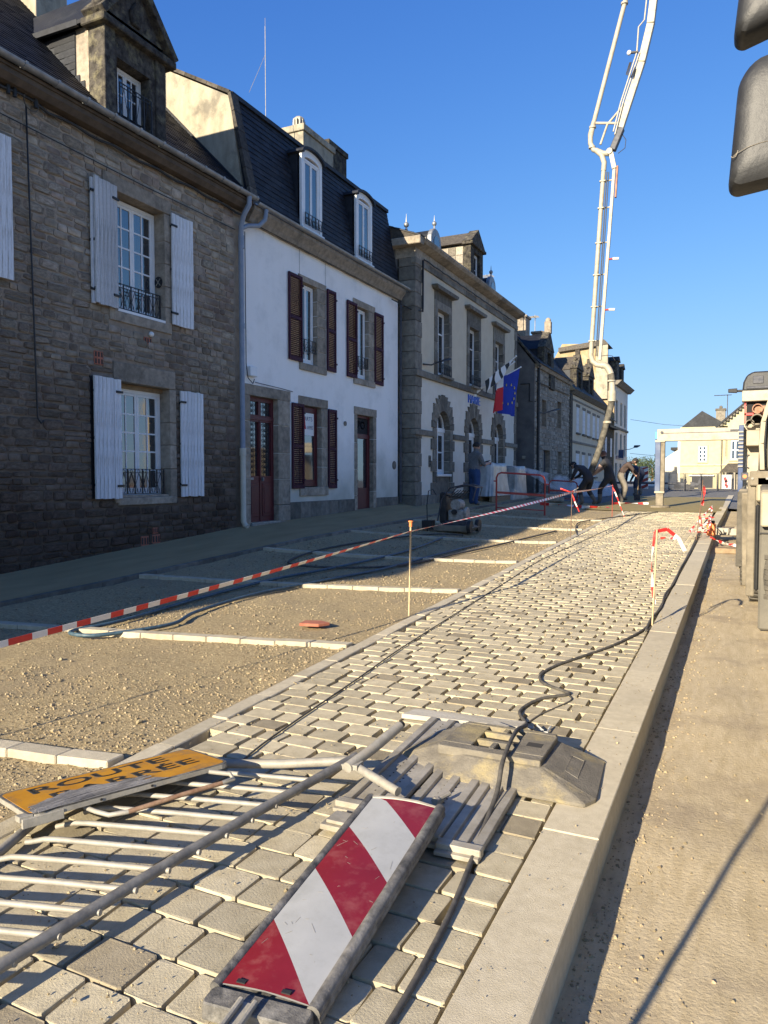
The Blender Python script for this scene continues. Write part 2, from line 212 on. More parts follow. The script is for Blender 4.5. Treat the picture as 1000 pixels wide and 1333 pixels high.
# ------------------------------------------------------------------ mesh builder
class MB:
    def __init__(s): s.v = []; s.f = []; s.m = []
    def add(s, vs_, fs, mi=0):
        b = len(s.v); s.v += [tuple(q) for q in vs_]
        for f in fs: s.f.append(tuple(i+b for i in f)); s.m.append(mi)
    def box(s, x0, x1, y0, y1, z0, z1, mi=0):
        if x0 > x1: x0, x1 = x1, x0
        if y0 > y1: y0, y1 = y1, y0
        if z0 > z1: z0, z1 = z1, z0
        s.add([(x0,y0,z0),(x1,y0,z0),(x1,y1,z0),(x0,y1,z0),(x0,y0,z1),(x1,y0,z1),(x1,y1,z1),(x0,y1,z1)],
              [(0,3,2,1),(4,5,6,7),(0,1,5,4),(1,2,6,5),(2,3,7,6),(3,0,4,7)], mi)
        return s
    def obox(s, c, u, v, w_, mi=0):
        """box from centre and three half-extent vectors"""
        c = Vector(c); u = Vector(u); v = Vector(v); w_ = Vector(w_)
        if u.cross(v).dot(w_) < 0: w_ = -w_
        P = [c-u-v-w_, c+u-v-w_, c+u+v-w_, c-u+v-w_, c-u-v+w_, c+u-v+w_, c+u+v+w_, c-u+v+w_]
        s.add(P, [(0,3,2,1),(4,5,6,7),(0,1,5,4),(1,2,6,5),(2,3,7,6),(3,0,4,7)], mi); return s
    def bar(s, a, b, wd, ht, up=(0,0,1), mi=0):
        a = Vector(a); b = Vector(b); d = (b-a); L = d.length; d.normalize(); up = Vector(up)
        sd = d.cross(up)
        if sd.length < 1e-4: sd = d.cross(Vector((1,0,0)))
        sd.normalize(); up = sd.cross(d)
        return s.obox((a+b)/2, d*L/2, sd*wd/2, up*ht/2, mi)
    def prism(s, poly, axis, a, b, mi=0):
        """poly: 2D points; axis 'x': poly=(y,z); 'y': poly=(x,z); 'z': poly=(x,y); extruded from a to b"""
        def P(p, t):
            return (t, p[0], p[1]) if axis == 'x' else (p[0], t, p[1]) if axis == 'y' else (p[0], p[1], t)
        n = len(poly); vv = [P(p, a) for p in poly]+[P(p, b) for p in poly]
        ff = [tuple(range(n))[::-1], tuple(range(n, 2*n))]+[(i, (i+1) % n, n+(i+1) % n, n+i) for i in range(n)]
        s.add(vv, ff, mi); return s
    def loft(s, A, B, mi=0, caps=True):
        n = len(A); ff = [(i, (i+1) % n, n+(i+1) % n, n+i) for i in range(n)]
        if caps: ff += [tuple(range(n))[::-1], tuple(range(n, 2*n))]
        s.add(list(A)+list(B), ff, mi); return s
    def tube(s, pts, r, n=8, mi=0, closed=False, mfun=None):
        pts = [Vector(p) for p in pts]; rings = []; k = len(pts)
        rr = r if isinstance(r, (list, tuple)) else [r]*k
        T = []
        for i in range(k):
            a = pts[max(i-1, 0)]; b = pts[min(i+1, k-1)]; T.append((b-a).normalized())
        up = Vector((0, 0, 1)) if abs(T[0].z) < .9 else Vector((1, 0, 0))
        nrm = (up - T[0]*up.dot(T[0])).normalized()
        base = len(s.v)
        for i in range(k):
            nrm = (nrm - T[i]*nrm.dot(T[i])).normalized(); bi = T[i].cross(nrm)
            for j in range(n):
                a = 2*math.pi*j/n; s.v.append(tuple(pts[i]+(nrm*math.cos(a)+bi*math.sin(a))*rr[i]))
        for i in range(k-1):
            for j in range(n):
                s.f.append((base+i*n+j, base+i*n+(j+1) % n, base+(i+1)*n+(j+1) % n, base+(i+1)*n+j)); s.m.append(mfun(i) if mfun else mi)
        s.f.append(tuple(base+j for j in range(n))[::-1]); s.m.append(mi)
        s.f.append(tuple(base+(k-1)*n+j for j in range(n))); s.m.append(mi)
        return s
    def cyl(s, c, r, a, b, axis='x', n=24, mi=0, r2=None):
        r2 = r if r2 is None else r2
        def P(t, rad, j):
            an = 2*math.pi*j/n; p, q = rad*math.cos(an), rad*math.sin(an)
            return (t, c[0]+p, c[1]+q) if axis == 'x' else (c[0]+p, t, c[1]+q) if axis == 'y' else (c[0]+p, c[1]+q, t)
        s.loft([P(a, r, j) for j in range(n)], [P(b, r2, j) for j in range(n)], mi); return s
    def sphere(s, c, r, n=10, mi=0, sc=(1,1,1)):
        vv = []; ff = []; h = n//2+1
        for i in range(h+1):
            th = math.pi*i/h
            for j in range(n):
                a = 2*math.pi*j/n
                vv.append((c[0]+r*sc[0]*math.sin(th)*math.cos(a), c[1]+r*sc[1]*math.sin(th)*math.sin(a), c[2]+r*sc[2]*math.cos(th)))
        for i in range(h):
            for j in range(n): ff.append((i*n+j, (i+1)*n+j, (i+1)*n+(j+1) % n, i*n+(j+1) % n))
        s.add(vv, ff, mi); return s
    def mesh(s, name, mats, smooth=False, bevel=0, auto=False):
        me = bpy.data.meshes.new(name); me.from_pydata(s.v, [], s.f)
        mats = mats if isinstance(mats, (list, tuple)) else [mats]
        for m in mats: me.materials.append(m)
        me.polygons.foreach_set('material_index', s.m)
        bm = bmesh.new(); bm.from_mesh(me)
        if smooth or bevel: bmesh.ops.remove_doubles(bm, verts=bm.verts, dist=1e-5)
        bmesh.ops.recalc_face_normals(bm, faces=bm.faces)
        if bevel:
            ed = [e for e in bm.edges if len(e.link_faces) == 2 and e.calc_face_angle(0) > R(25)]
            bmesh.ops.bevel(bm, geom=ed, offset=bevel, segments=1, affect='EDGES', clamp_overlap=True)
        bm.to_mesh(me); bm.free()
        if smooth:
            me.polygons.foreach_set('use_smooth', [True]*len(me.polygons))
            if smooth == 'auto':
                try: me.set_sharp_from_angle(angle=R(40))
                except Exception: pass
        me.update(); return me

def wloc(o):
    v = Vector((0, 0, 0))
    while o: v += o.location; o = o.parent
    return v
def part(name, me, parent=None, label=None, kind=None):
    """mesh in world coordinates -> object; parented so that it stays put"""
    o = bpy.data.objects.new(name, me); C.objects.link(o)
    if parent: o.parent = parent; o.location = -wloc(parent)
    if label: o['label'] = label
    if kind: o['kind'] = kind
    return o
def thing(name, label, cat, loc=(0,0,0), group=None):
    o = bpy.data.objects.new(name, None); C.objects.link(o); o.location = loc; o.empty_display_size = .2
    o['label'] = label; o['category'] = cat
    if group: o['group'] = group
    return o
def tag(o, label, cat, group=None):
    o['label'] = label; o['category'] = cat
    if group: o['group'] = group
    return o
_unit = {}
def piece(name, m, x0, x1, y0, y1, z0, z1, parent, bevel=0.0, label=None):
    """a box piece sharing one unit mesh per material"""
    key = m.name
    if key not in _unit:
        b = MB(); b.box(-.5, .5, -.5, .5, -.5, .5); _unit[key] = b.mesh('piece_'+key.replace(' ', '_'), m)
    o = bpy.data.objects.new(name, _unit[key]); C.objects.link(o)
    c = Vector(((x0+x1)/2, (y0+y1)/2, (z0+z1)/2)); o.location = c-(wloc(parent) if parent else Vector((0,0,0))); o.parent = parent
    o.scale = (abs(x1-x0), abs(y1-y0), abs(z1-z0))
    if label: o['label'] = label
    return o
def interp(x, xs, ys):
    if x <= xs[0]: return ys[0]
    for i in range(len(xs)-1):
        if x <= xs[i+1]: return ys[i]+(ys[i+1]-ys[i])*(x-xs[i])/(xs[i+1]-xs[i])
    return ys[-1]

# ------------------------------------------------------------------ terrain
def base_z(Y): return 0.019*min(Y, 45)+0.0*(Y)
def exc(Y): return interp(Y, [-5,3,6.7,12,20,32,45,60], [.0,.08,.15,.38,.45,.45,.2,0])
def gz(X, Y):
    z = base_z(Y)
    if X > -.5: z -= .18*(1 if Y < 30 else max(0, 1-(Y-30)/10))
    elif X < -3.1: z += exc(Y)*min(1, (-3.1-X)/5.9)**2
    return z
def sheet(name, xs, ys, zf, m, kind='structure', smooth=True):
    b = MB(); nx = len(xs)
    vv = [(x, y, zf(x, y)) for y in ys for x in xs]
    ff = [(j*nx+i, j*nx+i+1, (j+1)*nx+i+1, (j+1)*nx+i) for j in range(len(ys)-1) for i in range(nx-1)]
    b.add(vv, ff); o = part(name, b.mesh(name, m, smooth=smooth)); o['kind'] = kind; return o
def lin(a, b, n): return [a+(b-a)*i/(n-1) for i in range(n)]
def geo(a, b, d0, g):
    r = [a]; d = d0
    while r[-1] < b: r.append(r[-1]+d); d *= g
    r[-1] = b; return r
def fbm(x, y, s, o=4): return mnoise.fractal(Vector((x*s, y*s, 1.3)), 1.0, 2.0, o)
# far ground under everything
sheet('ground', [-400,-150,-60,-20,-9.2,0,12,40,150,400], [-40,-10,0,10,20,30,45,60,90,150,300,700], lambda x, y: base_z(y)-.35-(0 if y < 70 else (y-70)*.002), M['asphalt'])
# paving strip bounds
def left_x(Y): return -2.93-.027*min(Y, 20)
KI, KO = -.75, -.51
# parking bays: gravel
def z_gravel(x, y):
    if x > left_x(y)+.05: return gz(x, y)-.1
    near = max(0, 1-y/22)
    e = min(1, max(0, (left_x(y)-x)/.12))
    return gz(x, y)-.035*e*0.4+(.016*fbm(x, y, 1.6)+.012*fbm(x, y, 7)*near)*e-.004
sheet('gravel_ground', lin(-7.75, -2.86, 110), geo(-3, 30.5, .03, 1.011), z_gravel, M['gravel'])
def walk_z(x, y): return gz(x, y)+.03+.006*fbm(x, y, .8)
sheet('sidewalk', lin(-9.06, -7.45, 14), geo(-25, 31, .25, 1.01), walk_z, M['sidewalk'])
def z_road(x, y): return gz(max(x, -.49), y)-.010*math.exp(-((x-.12-.05*math.sin(y*.4))/.11)**2)-.012*math.exp(-((x-.62)/.13)**2)+.006*math.exp(-((x-.33)/.08)**2)+.012*fbm(x, y, 1.1)+.008*fbm(x, y, 5)*max(0, 1-y/14)
sheet('road', [-.56,-.5]+geo(-.44, 9, .03, 1.03), geo(-6, 30, .03, 1.012), z_road, M['sand_road'])
sheet('fresh_concrete', lin(-4.9, -.55, 12), lin(26.0, 37.5, 24), lambda x, y: gz(max(x,-.0) if False else x, y)+.012, M['fresh'])
sheet('asphalt_road', [-30,-20,-12,-9,-7,-5,-3,-1,1,4,9,20,40], lin(29.9, 130, 46), lambda x, y: base_z(y)+(exc(y)*min(1,max(0,-3.1-x)/5.9)**2 if x > -12 else 0)+(-.02 if x <= -.5 else -.02-.16*max(0, 1-(y-30)/10)), M['asphalt'])
sheet('paver_bed', [-3.55,-3.0,-2.0,-1.0,-.6], lin(-1, 26.3, 30), lambda x, y: base_z(y)-.062, M['bed'])

# ------------------------------------------------------------------ kerb
kerb = bpy.data.objects.new('kerb', None); C.objects.link(kerb); kerb['kind'] = 'structure'
kb = MB(); 
y = -1.4
yj = [-1.9, -.65, .6, 1.88, 3.16, 4.53, 5.92, 7.39, 8.9, 10.4, 11.8]
while yj[-1] < 39: yj.append(yj[-1]+1.35)
for i in range(len(yj)-1):
    a, b_ = yj[i]+.0008, yj[i+1]-.0008
    off = (0 if a < 20 else (a-20)*.012); off2 = (0 if b_ < 20 else (b_-20)*.012)
    dz = rng.uniform(-.004, .004)
    b = MB(); A = [(KI+off, a, base_z(a)-.3), (KO+off, a, base_z(a)-.3), (KO+off, a, base_z(a)+.012+dz), (KI+off, a, base_z(a)+.012+dz)]
    B = [(KI+off2, b_, base_z(b_)-.3), (KO+off2, b_, base_z(b_)-.3), (KO+off2, b_, base_z(b_)+.012+dz), (KI+off2, b_, base_z(b_)+.012+dz)]
    b.loft(A, B); part('kerb_stone', b.mesh('kerb_stone', M['kerb'], bevel=.004), kerb)

# ------------------------------------------------------------------ pavers
pav = bpy.data.objects.new('pavement', None); C.objects.link(pav); pav['kind'] = 'structure'
ROW = .18
variants = []
def paver_mesh(k, L, gap=.0012):
    ROW = .18 if gap > .005 else .153
    r = random.Random(k); b = MB()
    d = ROW-gap; hx, hy = L/2, d/2; jit = lambda a: r.uniform(-a, a)
    c = .011
    bot = [(-hx,-hy),(hx,-hy),(hx,hy),(-hx,hy)]
    ring = []
    for (sx_, sy_) in bot:
        ring.append((sx_+jit(.005), sy_+jit(.002)))
    def lv(k_, z, e=0):
        o_ = []
        for i, (x, y) in enumerate(ring):
            nx, ny = ring[(i+1) % 4]; px, py = ring[i-1]
            ex = (.009+e) 
            d1 = Vector((px-x, py-y)).normalized()*ex; d2 = Vector((nx-x, ny-y)).normalized()*ex
            q = Vector((x, y)); cx = Vector((x, y))*(1-k_/max(.001, Vector((x,y)).length))
            o_.append((cx.x+d1.x, cx.y+d1.y, z+jit(.0012))); o_.append((cx.x+d2.x, cx.y+d2.y, z+jit(.0012)))
        return o_
    L0 = lv(-.003, -.07); L1 = lv(0, -.0014 if gap < .005 else -.005); L2 = lv(.0008, -.0005); L3 = lv(.002 if gap < .005 else .0055, 0, .001)
    b.add(L0+L1+L2+L3, [tuple(l*8+i for i in q) if False else q for l in [0] for q in
        [(j, (j+1) % 8, 8+(j+1) % 8, 8+j) for j in range(8)]+[(8+j, 8+(j+1) % 8, 16+(j+1) % 8, 16+j) for j in range(8)]+[(16+j, 16+(j+1) % 8, 24+(j+1) % 8, 24+j) for j in range(8)]+[tuple(range(24, 32))]])
    return b
LENS = [.105, .15, .185, .2, .215, .235]
PM = {}; PN = {}
for li, L in enumerate(LENS):
    PM[li] = []; PN[li] = []
    for k in range(3):
        b = paver_mesh(li*10+k, L, .0075); PN[li].append((b, b.mesh('paver', M['paver']), b.mesh('paver', M['paver_dark'])))
        b = paver_mesh(li*10+k, L); PM[li].append((b, b.mesh('paver', M['paver']), b.mesh('paver', M['paver_dark'])))
stuff = MB(); nobj = 0; yrow = .55; row = 0
def add_paver(x, y, li, single):
    global nobj
    k = rng.randrange(3); bm_, me, med = (PN if y < 3.3 else PM)[li][k]; dark = rng.random() < .055; me = med if dark else me; fl = 1.0 if y < 3.3 else .3
    z = base_z(y)+rng.uniform(-.003, .003)*fl+(.006*math.sin(x*2.1+y*.7))*.6
    tx, ty = rng.gauss(0, .009)*fl, rng.gauss(0, .01)*fl; rz = rng.gauss(0, .012)+(math.pi if rng.random() < .5 else 0)
    Mx = Matrix.Translation((x, y, z)) @ Matrix.Rotation(rz, 4, 'Z') @ Matrix.Rotation(tx+.019, 4, 'X') @ Matrix.Rotation(ty, 4, 'Y')
    if single:
        o = bpy.data.objects.new('paver', me); C.objects.link(o); o.parent = pav; o.matrix_local = Mx; nobj += 1
    else:
        base = len(stuff.v)
        stuff.v += [tuple(Mx @ Vector(v)) for v in bm_.v]
        for f in bm_.f: stuff.f.append(tuple(i+base for i in f)); stuff.m.append(1 if dark else 0)
while yrow < 26.2:
    ROW = .18 if yrow+.09 < 3.3 else .153
    xr = KI-.016; xl = left_x(yrow)+.135
    x = xr
    r3 = row % 2
    first = True
    while x > xl+.05:
        if first:
            li = [1, 4][r3] if yrow < 3.4 else [0, 3][r3]
            if rng.random() < .25 and yrow < 3.4: li = rng.choice([2, 3])
            first = False
        else:
            li = rng.choices([2, 3, 4, 5, 1] if yrow < 4 else [2, 3, 4], weights=[2, 3, 4, 2, 1] if yrow < 4 else [1, 4, 1])[0]
        L = LENS[li]
        if x-L < xl:
            rem = x-xl
            li = min(range(len(LENS)), key=lambda q: abs(LENS[q]-rem)); L = LENS[li]
            if rem < .07: break
        vis = not (yrow < 1.3 and x > -.6)
        single = nobj < 298 and yrow > 1.15 and (x-L/2) > -1.9-.55*max(0, yrow-1.0)*1.0-.3
        add_paver(x-L/2, yrow+ROW/2, li, single)
        x -= L+(rng.uniform(.006, .02) if yrow < 3.2 else rng.uniform(.017, .034))
    yrow += ROW; row += 1
o = part('paver', stuff.mesh('far_pavers', [M['paver'], M['paver_dark']]), pav, kind='stuff', label='small beige concrete pavers running on up the pavement')
# pale border stones on the left edge of the strip
border = bpy.data.objects.new('pavement_border', None); C.objects.link(border); border['kind'] = 'structure'
y = .3
while y < 26:
    L = .5 if y > 3 else .42; xa, xb = left_x(y), left_x(y+L)
    b = MB(); w2 = .125; zt = base_z(y)+rng.uniform(.0, .008); zt2 = base_z(y+L)+rng.uniform(.0, .008)
    b.loft([(xa, y+.004, zt-.2), (xa+w2, y+.004, zt-.2), (xa+w2, y+.004, zt), (xa, y+.004, zt)], [(xb, y+L-.004, zt2-.2), (xb+w2, y+L-.004, zt2-.2), (xb+w2, y+L-.004, zt2), (xb, y+L-.004, zt2)])
    part('border_stone', b.mesh('border_stone', M['border'], bevel=.006), border); y += L
# bay separators: slanted rows of pale stones
for (ya, sk) in ((2.93, .16), (5.74, .22), (8.82, .26), (11.82, .28), (15.1, .3), (18.3, .3), (21.4, .3)):
    st = bpy.data.objects.new('bay_kerb', None); C.objects.link(st); st['kind'] = 'structure'
    x = left_x(ya)-.012; k = 0
    while x > -7.35:
        L = .33; xa, xb = x-.003, x-L+.003
        f = lambda xx: ya-sk*(left_x(ya)-xx)
        b = MB(); W = .062
        up = .028
        def ring(xx): 
            z = gz(xx, f(xx))+up+rng.uniform(-.004, .004)
            return [(xx, f(xx)-W, z-.15), (xx, f(xx)+W, z-.15), (xx, f(xx)+W, z), (xx, f(xx)-W, z)]
        b.loft(ring(xa), ring(xb)); part('border_stone', b.mesh('border_stone', M['border'], bevel=.006), st)
        x -= L; k += 1
# line of edging along the sidewalk
se = bpy.data.objects.new('sidewalk_edging', None); C.objects.link(se); se['kind'] = 'structure'
y = -2.0
while y < 30:
    L = 1.0; b = MB(); a, c_ = y+.004, y+L-.004
    f = lambda yy: [(-7.5, yy, gz(-7.5, yy)-.12), (-7.42, yy, gz(-7.42, yy)-.12), (-7.42, yy, gz(-7.42, yy)+.035), (-7.5, yy, gz(-7.5, yy)+.036)]
    b.loft(f(a), f(c_)); part('edging_stone', b.mesh('edging_stone', M['granite_grey']), se); y += L
# loose gravel lying on the bays
gs = MB(); r = random.Random(3)
def pebble(b, x, y, z, s_):
    a0 = r.uniform(0, 6.28); P = []
    for lv_, rr_ in ((-.3, .75), (.35, .8)):
        for j in range(4):
            a = a0+j*1.5708+r.uniform(-.3, .3); q = s_*rr_*r.uniform(.7, 1.25); P.append((x+q*math.cos(a), y+q*math.sin(a), z+lv_*s_*r.uniform(.7, 1.2)))
    P.append((x, y, z+s_*.75))
    b.add(P, [(0,1,5,4),(1,2,6,5),(2,3,7,6),(3,0,4,7),(4,5,8),(5,6,8),(6,7,8),(7,4,8)])
n = 0
while n < 36000:
    y = .8+22*r.random()**1.9; x = r.uniform(-7.3, -2.98)
    if x > left_x(y)-.02: continue
    cl = fbm(x, y, .9, 3)
    wgt = .2+1.9*max(0, cl)+(.9 if (abs(x+3.6-.1*y) < .55 and y < 6) else 0)
    if r.random() > wgt: continue
    s_ = r.choice([.003, .004, .005, .007, .0095])*(1+.06*y)*r.uniform(.7, 1.2)
    if r.random() < .02: s_ *= 1.9
    pebble(gs, x, y, z_gravel(x, y)+s_*.15, s_); n += 1
o = part('gravel', gs.mesh('gravel', M['gravel_stone']), kind='stuff'); o['label'] = 'loose angular gravel scattered over the sandy parking bays'
gs = MB(); n = 0
while n < 4200:
    y = 1+14*r.random()**1.7; x = -.5+ (abs(r.gauss(0, .12)) if r.random() < .7 else r.uniform(0, 1.2))
    s_ = min(.0095, .0022*math.exp(abs(r.gauss(0, .7))))*(1+.06*y)
    pebble(gs, x, y, z_road(x, y)+s_*.1, s_); n += 1
o = part('road_grit', gs.mesh('road_grit', M['gravel_stone']), kind='stuff'); o['label'] = 'fine grit and small stones along the foot of the kerb'

gs = MB(); n = 0; r = random.Random(21)
while n < 3000:
    y = 1+9*r.random()**1.5; x = r.uniform(left_x(y)+.1, KO-.02)
    if r.random() > .12+1.4*max(0, fbm(x, y, 1.7, 3)): continue
    s_ = .0016*math.exp(abs(r.gauss(0, .6)))*(1+.07*y)
    pebble(gs, x, y, base_z(y)+.004+s_*.2+(.012 if x > KI else 0), s_); n += 1
o = part('pavement_grit', gs.mesh('pavement_grit', M['gravel_stone']), kind='stuff'); o['label'] = 'stray sand grains and grit lying on the pavers'
# ================================================================== foreground site gear
def V3(*a): return Vector(a)
# ---- fallen galvanised barrier
bz = lambda y: base_z(y)
t = thing('crowd_barrier', 'galvanised steel crowd barrier lying flat on the pavers under the orange sign', 'barrier', (-2.2, 2.2, .1))
A0, A1 = V3(-1.73, 3.27, .19), V3(-2.09, .55, .10)
A = [A0, V3(-1.85, 2.56, .165), V3(-1.925, 2.04, .145), V3(-1.99, 1.45, .125), A1]
b = MB(); b.tube(A, .0215, 14); part('side_rail', b.mesh('side_rail', M['galv_dark'], smooth='auto'), t)
b = MB(); b.tube([V3(-1.74, 3.275, .165), V3(-2.1, 3.15, .13), V3(-2.75, 2.93, .10)], .023, 14); part('end_rail', b.mesh('end_rail', M['galv'], smooth='auto'), t)
b = MB(); b.tube([V3(-2.79, 2.9, .1), V3(-2.78, 2.22, .085), V3(-2.69, 1.98, .08), V3(-2.66, 1.2, .07), V3(-2.64, .5, .06)], .0215, 14); part('side_rail', b.mesh('side_rail', M['galv'], smooth='auto'), t)
b = MB(); b.tube([V3(-1.70, 3.12, .19), V3(-1.66, 3.34, .225), V3(-1.63, 3.58, .265)], .026, 14); 
part('foot', b.mesh('foot', M['galv'], smooth='auto'), t)
b = MB(); b.cyl((-1.628, .268), .019, 3.578, 3.6065, axis='y', n=14); part('tube_mouth', b.mesh('tube_mouth', M['hole']), t)
b = MB(); b.tube([V3(-1.69, 3.17, .185), V3(-1.4, 3.06, .15)], .022, 14); part('foot', b.mesh('foot', M['galv'], smooth='auto'), t)
b = MB(); b.obox((-1.7, 3.16, .19), (.05, .0, .004), (0, .035, 0), (0, 0, .012)); part('weld_plate', b.mesh('weld_plate', M['galv']), t)
yb = .75; i = 0
while yb < 3.1:
    q = (yb-.55)/(3.27-.55); ax = A1.x+(A0.x-A1.x)*q; az = A1.z+(A0.z-A1.z)*q-.012
    bend = .016*math.sin(i*1.7)
    ex = -2.62+.05*q; dy = -.2*(1.0-.2*q)+.03
    b = MB(); b.tube([V3(ax, yb, az), V3((ax+ex)/2, yb+dy*.5+bend*.15, az-.014), V3(ex+.09, yb+dy*.9, az-.026), V3(ex+.03, yb+dy*.98, az-.032), V3(ex-.03, yb+dy*1.06, az-.05), V3(ex-.06, yb+dy*1.1, .075+bz(yb)*.3)], .0115, 10)
    part('bar', b.mesh('bar', M['galv'], smooth='auto'), t); yb += .148; i += 1
# ---- bent rusty hook bar lying over the barrier
t2 = thing('bent_rod', 'rust marked bent steel rod hooked over the barrier bars beside the orange sign', 'rod', (-2.3, 2.5, .17))
b = MB(); b.tube([V3(-2.22, 2.72, .225), V3(-2.13, 2.76, .215), V3(-2.095, 2.74, .205), V3(-2.12, 2.69, .2), V3(-2.22, 2.55, .185), V3(-2.34, 2.33, .17), V3(-2.40, 2.28, .165), V3(-2.48, 2.28, .165), V3(-2.55, 2.29, .165)], .0105, 10, mfun=lambda i: 1 if 3 <= i <= 4 else 0)
tag(part('bent_rod', b.mesh('bent_rod', [M['galv'], M['rust']], smooth='auto')), t2['label'], 'rod'); bpy.data.objects.remove(t2)
# ---- orange sign
S1, S2, S3, S4 = V3(-2.98, 2.2, .17), V3(-2.61, 3.0, .185), V3(-2.22, 2.90, .205), V3(-2.63, 2.05, .215)
t = thing('road_sign', 'orange rectangular closed road sign lying on the barrier with black lettering and a scraped edge', 'sign', tuple((S1+S3)/2))
u = ((S2-S1)+(S3-S4))/2; vv_ = ((S4-S1)+(S3-S2))/2; nrm_ = u.cross(vv_).normalized(); 
if nrm_.z < 0: nrm_ = -nrm_
cen = (S1+S2+S3+S4)/4
def sp(a, c, h=0): return cen+u*(a-.5)+vv_*(c-.5)+nrm_*h    # a along the text, c from the text's top (0) to its foot (1)
def round_rect(a0, a1, c0, c1, r_a, r_c, k=4):
    P = []
    for (ca, cc, s0) in ((a1-r_a, c0+r_c, -90), (a1-r_a, c1-r_c, 0), (a0+r_a, c1-r_c, 90), (a0+r_a, c0+r_c, 180)):
        for i in range(k+1):
            an = R(s0+90*i/k); P.append((ca+r_a*math.cos(an), cc+r_c*math.sin(an)))
    return P
rr = round_rect(0, 1, 0, 1, .045, .1)
b = MB(); b.loft([sp(a, c, -.026) for a, c in rr], [sp(a, c, -.003) for a, c in rr])
b.loft([sp(a*.94+.03, c*.86+.07, -.03) for a, c in rr], [sp(a*.94+.03, c*.86+.07, -.025) for a, c in rr])
part('sign_tray', b.mesh('sign_tray', M['galv'], bevel=.002), t)
b = MB(); b.loft([sp(a, c, -.003) for a, c in rr], [sp(a, c, .0) for a, c in rr]); part('sign_border', b.mesh('sign_border', M['sign_frame']), t)
r2 = round_rect(.014, .986, .035, .965, .035, .08)
b = MB(); b.loft([sp(a, c, .0) for a, c in r2], [sp(a, c, .0014) for a, c in r2]); part('sign_face', b.mesh('sign_face', M['sign_orange']), t)
def text_obj(name, body, m, fn, size, parent, sx=1.0, thick=0.0006, label=None):
    cu = bpy.data.curves.new(name, 'FONT'); cu.body = body; cu.size = size; cu.extrude = thick; cu.align_x = 'CENTER'; cu.align_y = 'CENTER'; cu.resolution_u = 3
    o_ = bpy.data.objects.new(name, cu); C.objects.link(o_)
    dg = bpy.context.evaluated_depsgraph_get(); me = bpy.data.meshes.new_from_object(o_.evaluated_get(dg)); bpy.data.objects.remove(o_)
    for v in me.vertices: v.co = fn(v.co.x*sx, v.co.y, v.co.z)
    me.materials.clear(); me.materials.append(m)
    return part(name, me, parent, label=label)
ul, vl = u.length, vv_.length
def on_sign(a0, c0, sz, asp):
    return lambda x, y, z: sp(a0+x*asp/ul, c0-y*sz/vl, .0022+z)
def bold(name, body, a0, c0, sz, asp):
    for d in (-.0022, 0, .0022):
        pass
    cu = text_obj(name, body, M['sign_ink'], on_sign(a0, c0, sz, asp), 1.0, t)
    for d in (-.003, .003): text_obj(name, body, M['sign_ink'], (lambda f: (lambda x, y, z: f(x, y, z+.0002*abs(d)*1000)+u.normalized()*d))(on_sign(a0, c0, sz, asp)), 1.0, t)
bold('lettering', 'ROUTE', .46, .25, .125, .2)
bold('lettering', 'BARRÉE', .53, .60, .125, .2)
# scraped tape across the lower text
b = MB(); P = []; n = 26; r = random.Random(5)
for i in range(n+1):
    a = .02+.62*i/n; top = .86-.30*math.sin(min(1, i/n*1.15)*math.pi)**.8*(.9+.2*r.random()) if i < n else .95
    P.append((a, min(top, .95)))
poly = [sp(a, c, .0048) for a, c in P]+[sp(.66, 1.0, .0048), sp(.02, 1.0, .0048)]
low = [p-nrm_*.0012 for p in poly]; b.loft(low, poly)
part('scraped_tape', b.mesh('scraped_tape', M['scrape']), t)
for k in range(9):
    c0 = .72+.03*k; b = MB(); b.tube([sp(.03+.02*r.random(), c0+.06, .006), sp(.3, c0-.01+.02*r.random(), .008), sp(.5+.12*r.random(), c0-.02, .006)], .0028, 5); part('tape_crease', b.mesh('tape_crease', M['scrape']), t)
b = MB(); b.obox(sp(-.01, .93, -.012), u*.03, vv_*.06, nrm_*.012); b.obox(sp(.06, .99, -.03), u*.09, vv_*.02, nrm_*.02); part('bent_lip', b.mesh('bent_lip', M['galv'], bevel=.002), t)
for c0 in (.3, .55):
    b = MB(); b.tube([sp(c0+.02, 1.005, -.013), sp(c0+.02, 1.012, -.013)], .006, 8); part('rivet_hole', b.mesh('rivet_hole', M['hole']), t)
# ---- chevron panel
TL, TR, BR, BL = V3(-1.41, 2.81, .215), V3(-1.14, 2.87, .205), V3(-1.07, 1.73, .108), V3(-1.35, 1.71, .112)
t = thing('chevron_panel', 'red and white striped chevron marker panel lying face up on the pavers', 'marker panel', tuple((TL+BR)/2))
uu = ((TR-TL)+(BR-BL))/2; vt = ((TL-BL)+(TR-BR))/2; nn = uu.cross(vt).normalized(); cc_ = (TL+TR+BR+BL)/4
def cp(a, v, h=0): return cc_+uu*(a-.5)+vt*(v-.5)+nn*(h+.010*math.sin(math.pi*min(1,max(0,a))))
# face stripes: strips across u with slanted boundaries
NU = 8
def vb(k, a): return (k*.2625)-.265*a+.0    # boundary k at u=a
b = MB()
for i in range(NU):
    a0, a1 = i/NU, (i+1)/NU
    cuts0 = [0]+[min(1, max(0, vb(k, a0))) for k in range(1, 5)]+[1]; cuts1 = [0]+[min(1, max(0, vb(k, a1))) for k in range(1, 5)]+[1]
    for j in range(5):
        if cuts0[j+1]-cuts0[j] < 1e-4 and cuts1[j+1]-cuts1[j] < 1e-4: continue
        b.add([cp(a0, cuts0[j]), cp(a1, cuts1[j]), cp(a1, cuts1[j+1]), cp(a0, cuts0[j+1])], [(0,1,2,3)], 0 if j % 2 == 0 else 1)
b.add([cp(.0,0,-.004),cp(.5,0,-.004),cp(1,0,-.004),cp(1,1,-.004),cp(.5,1,-.004),cp(0,1,-.004)], [(0,1,2,3,4,5)], 1)
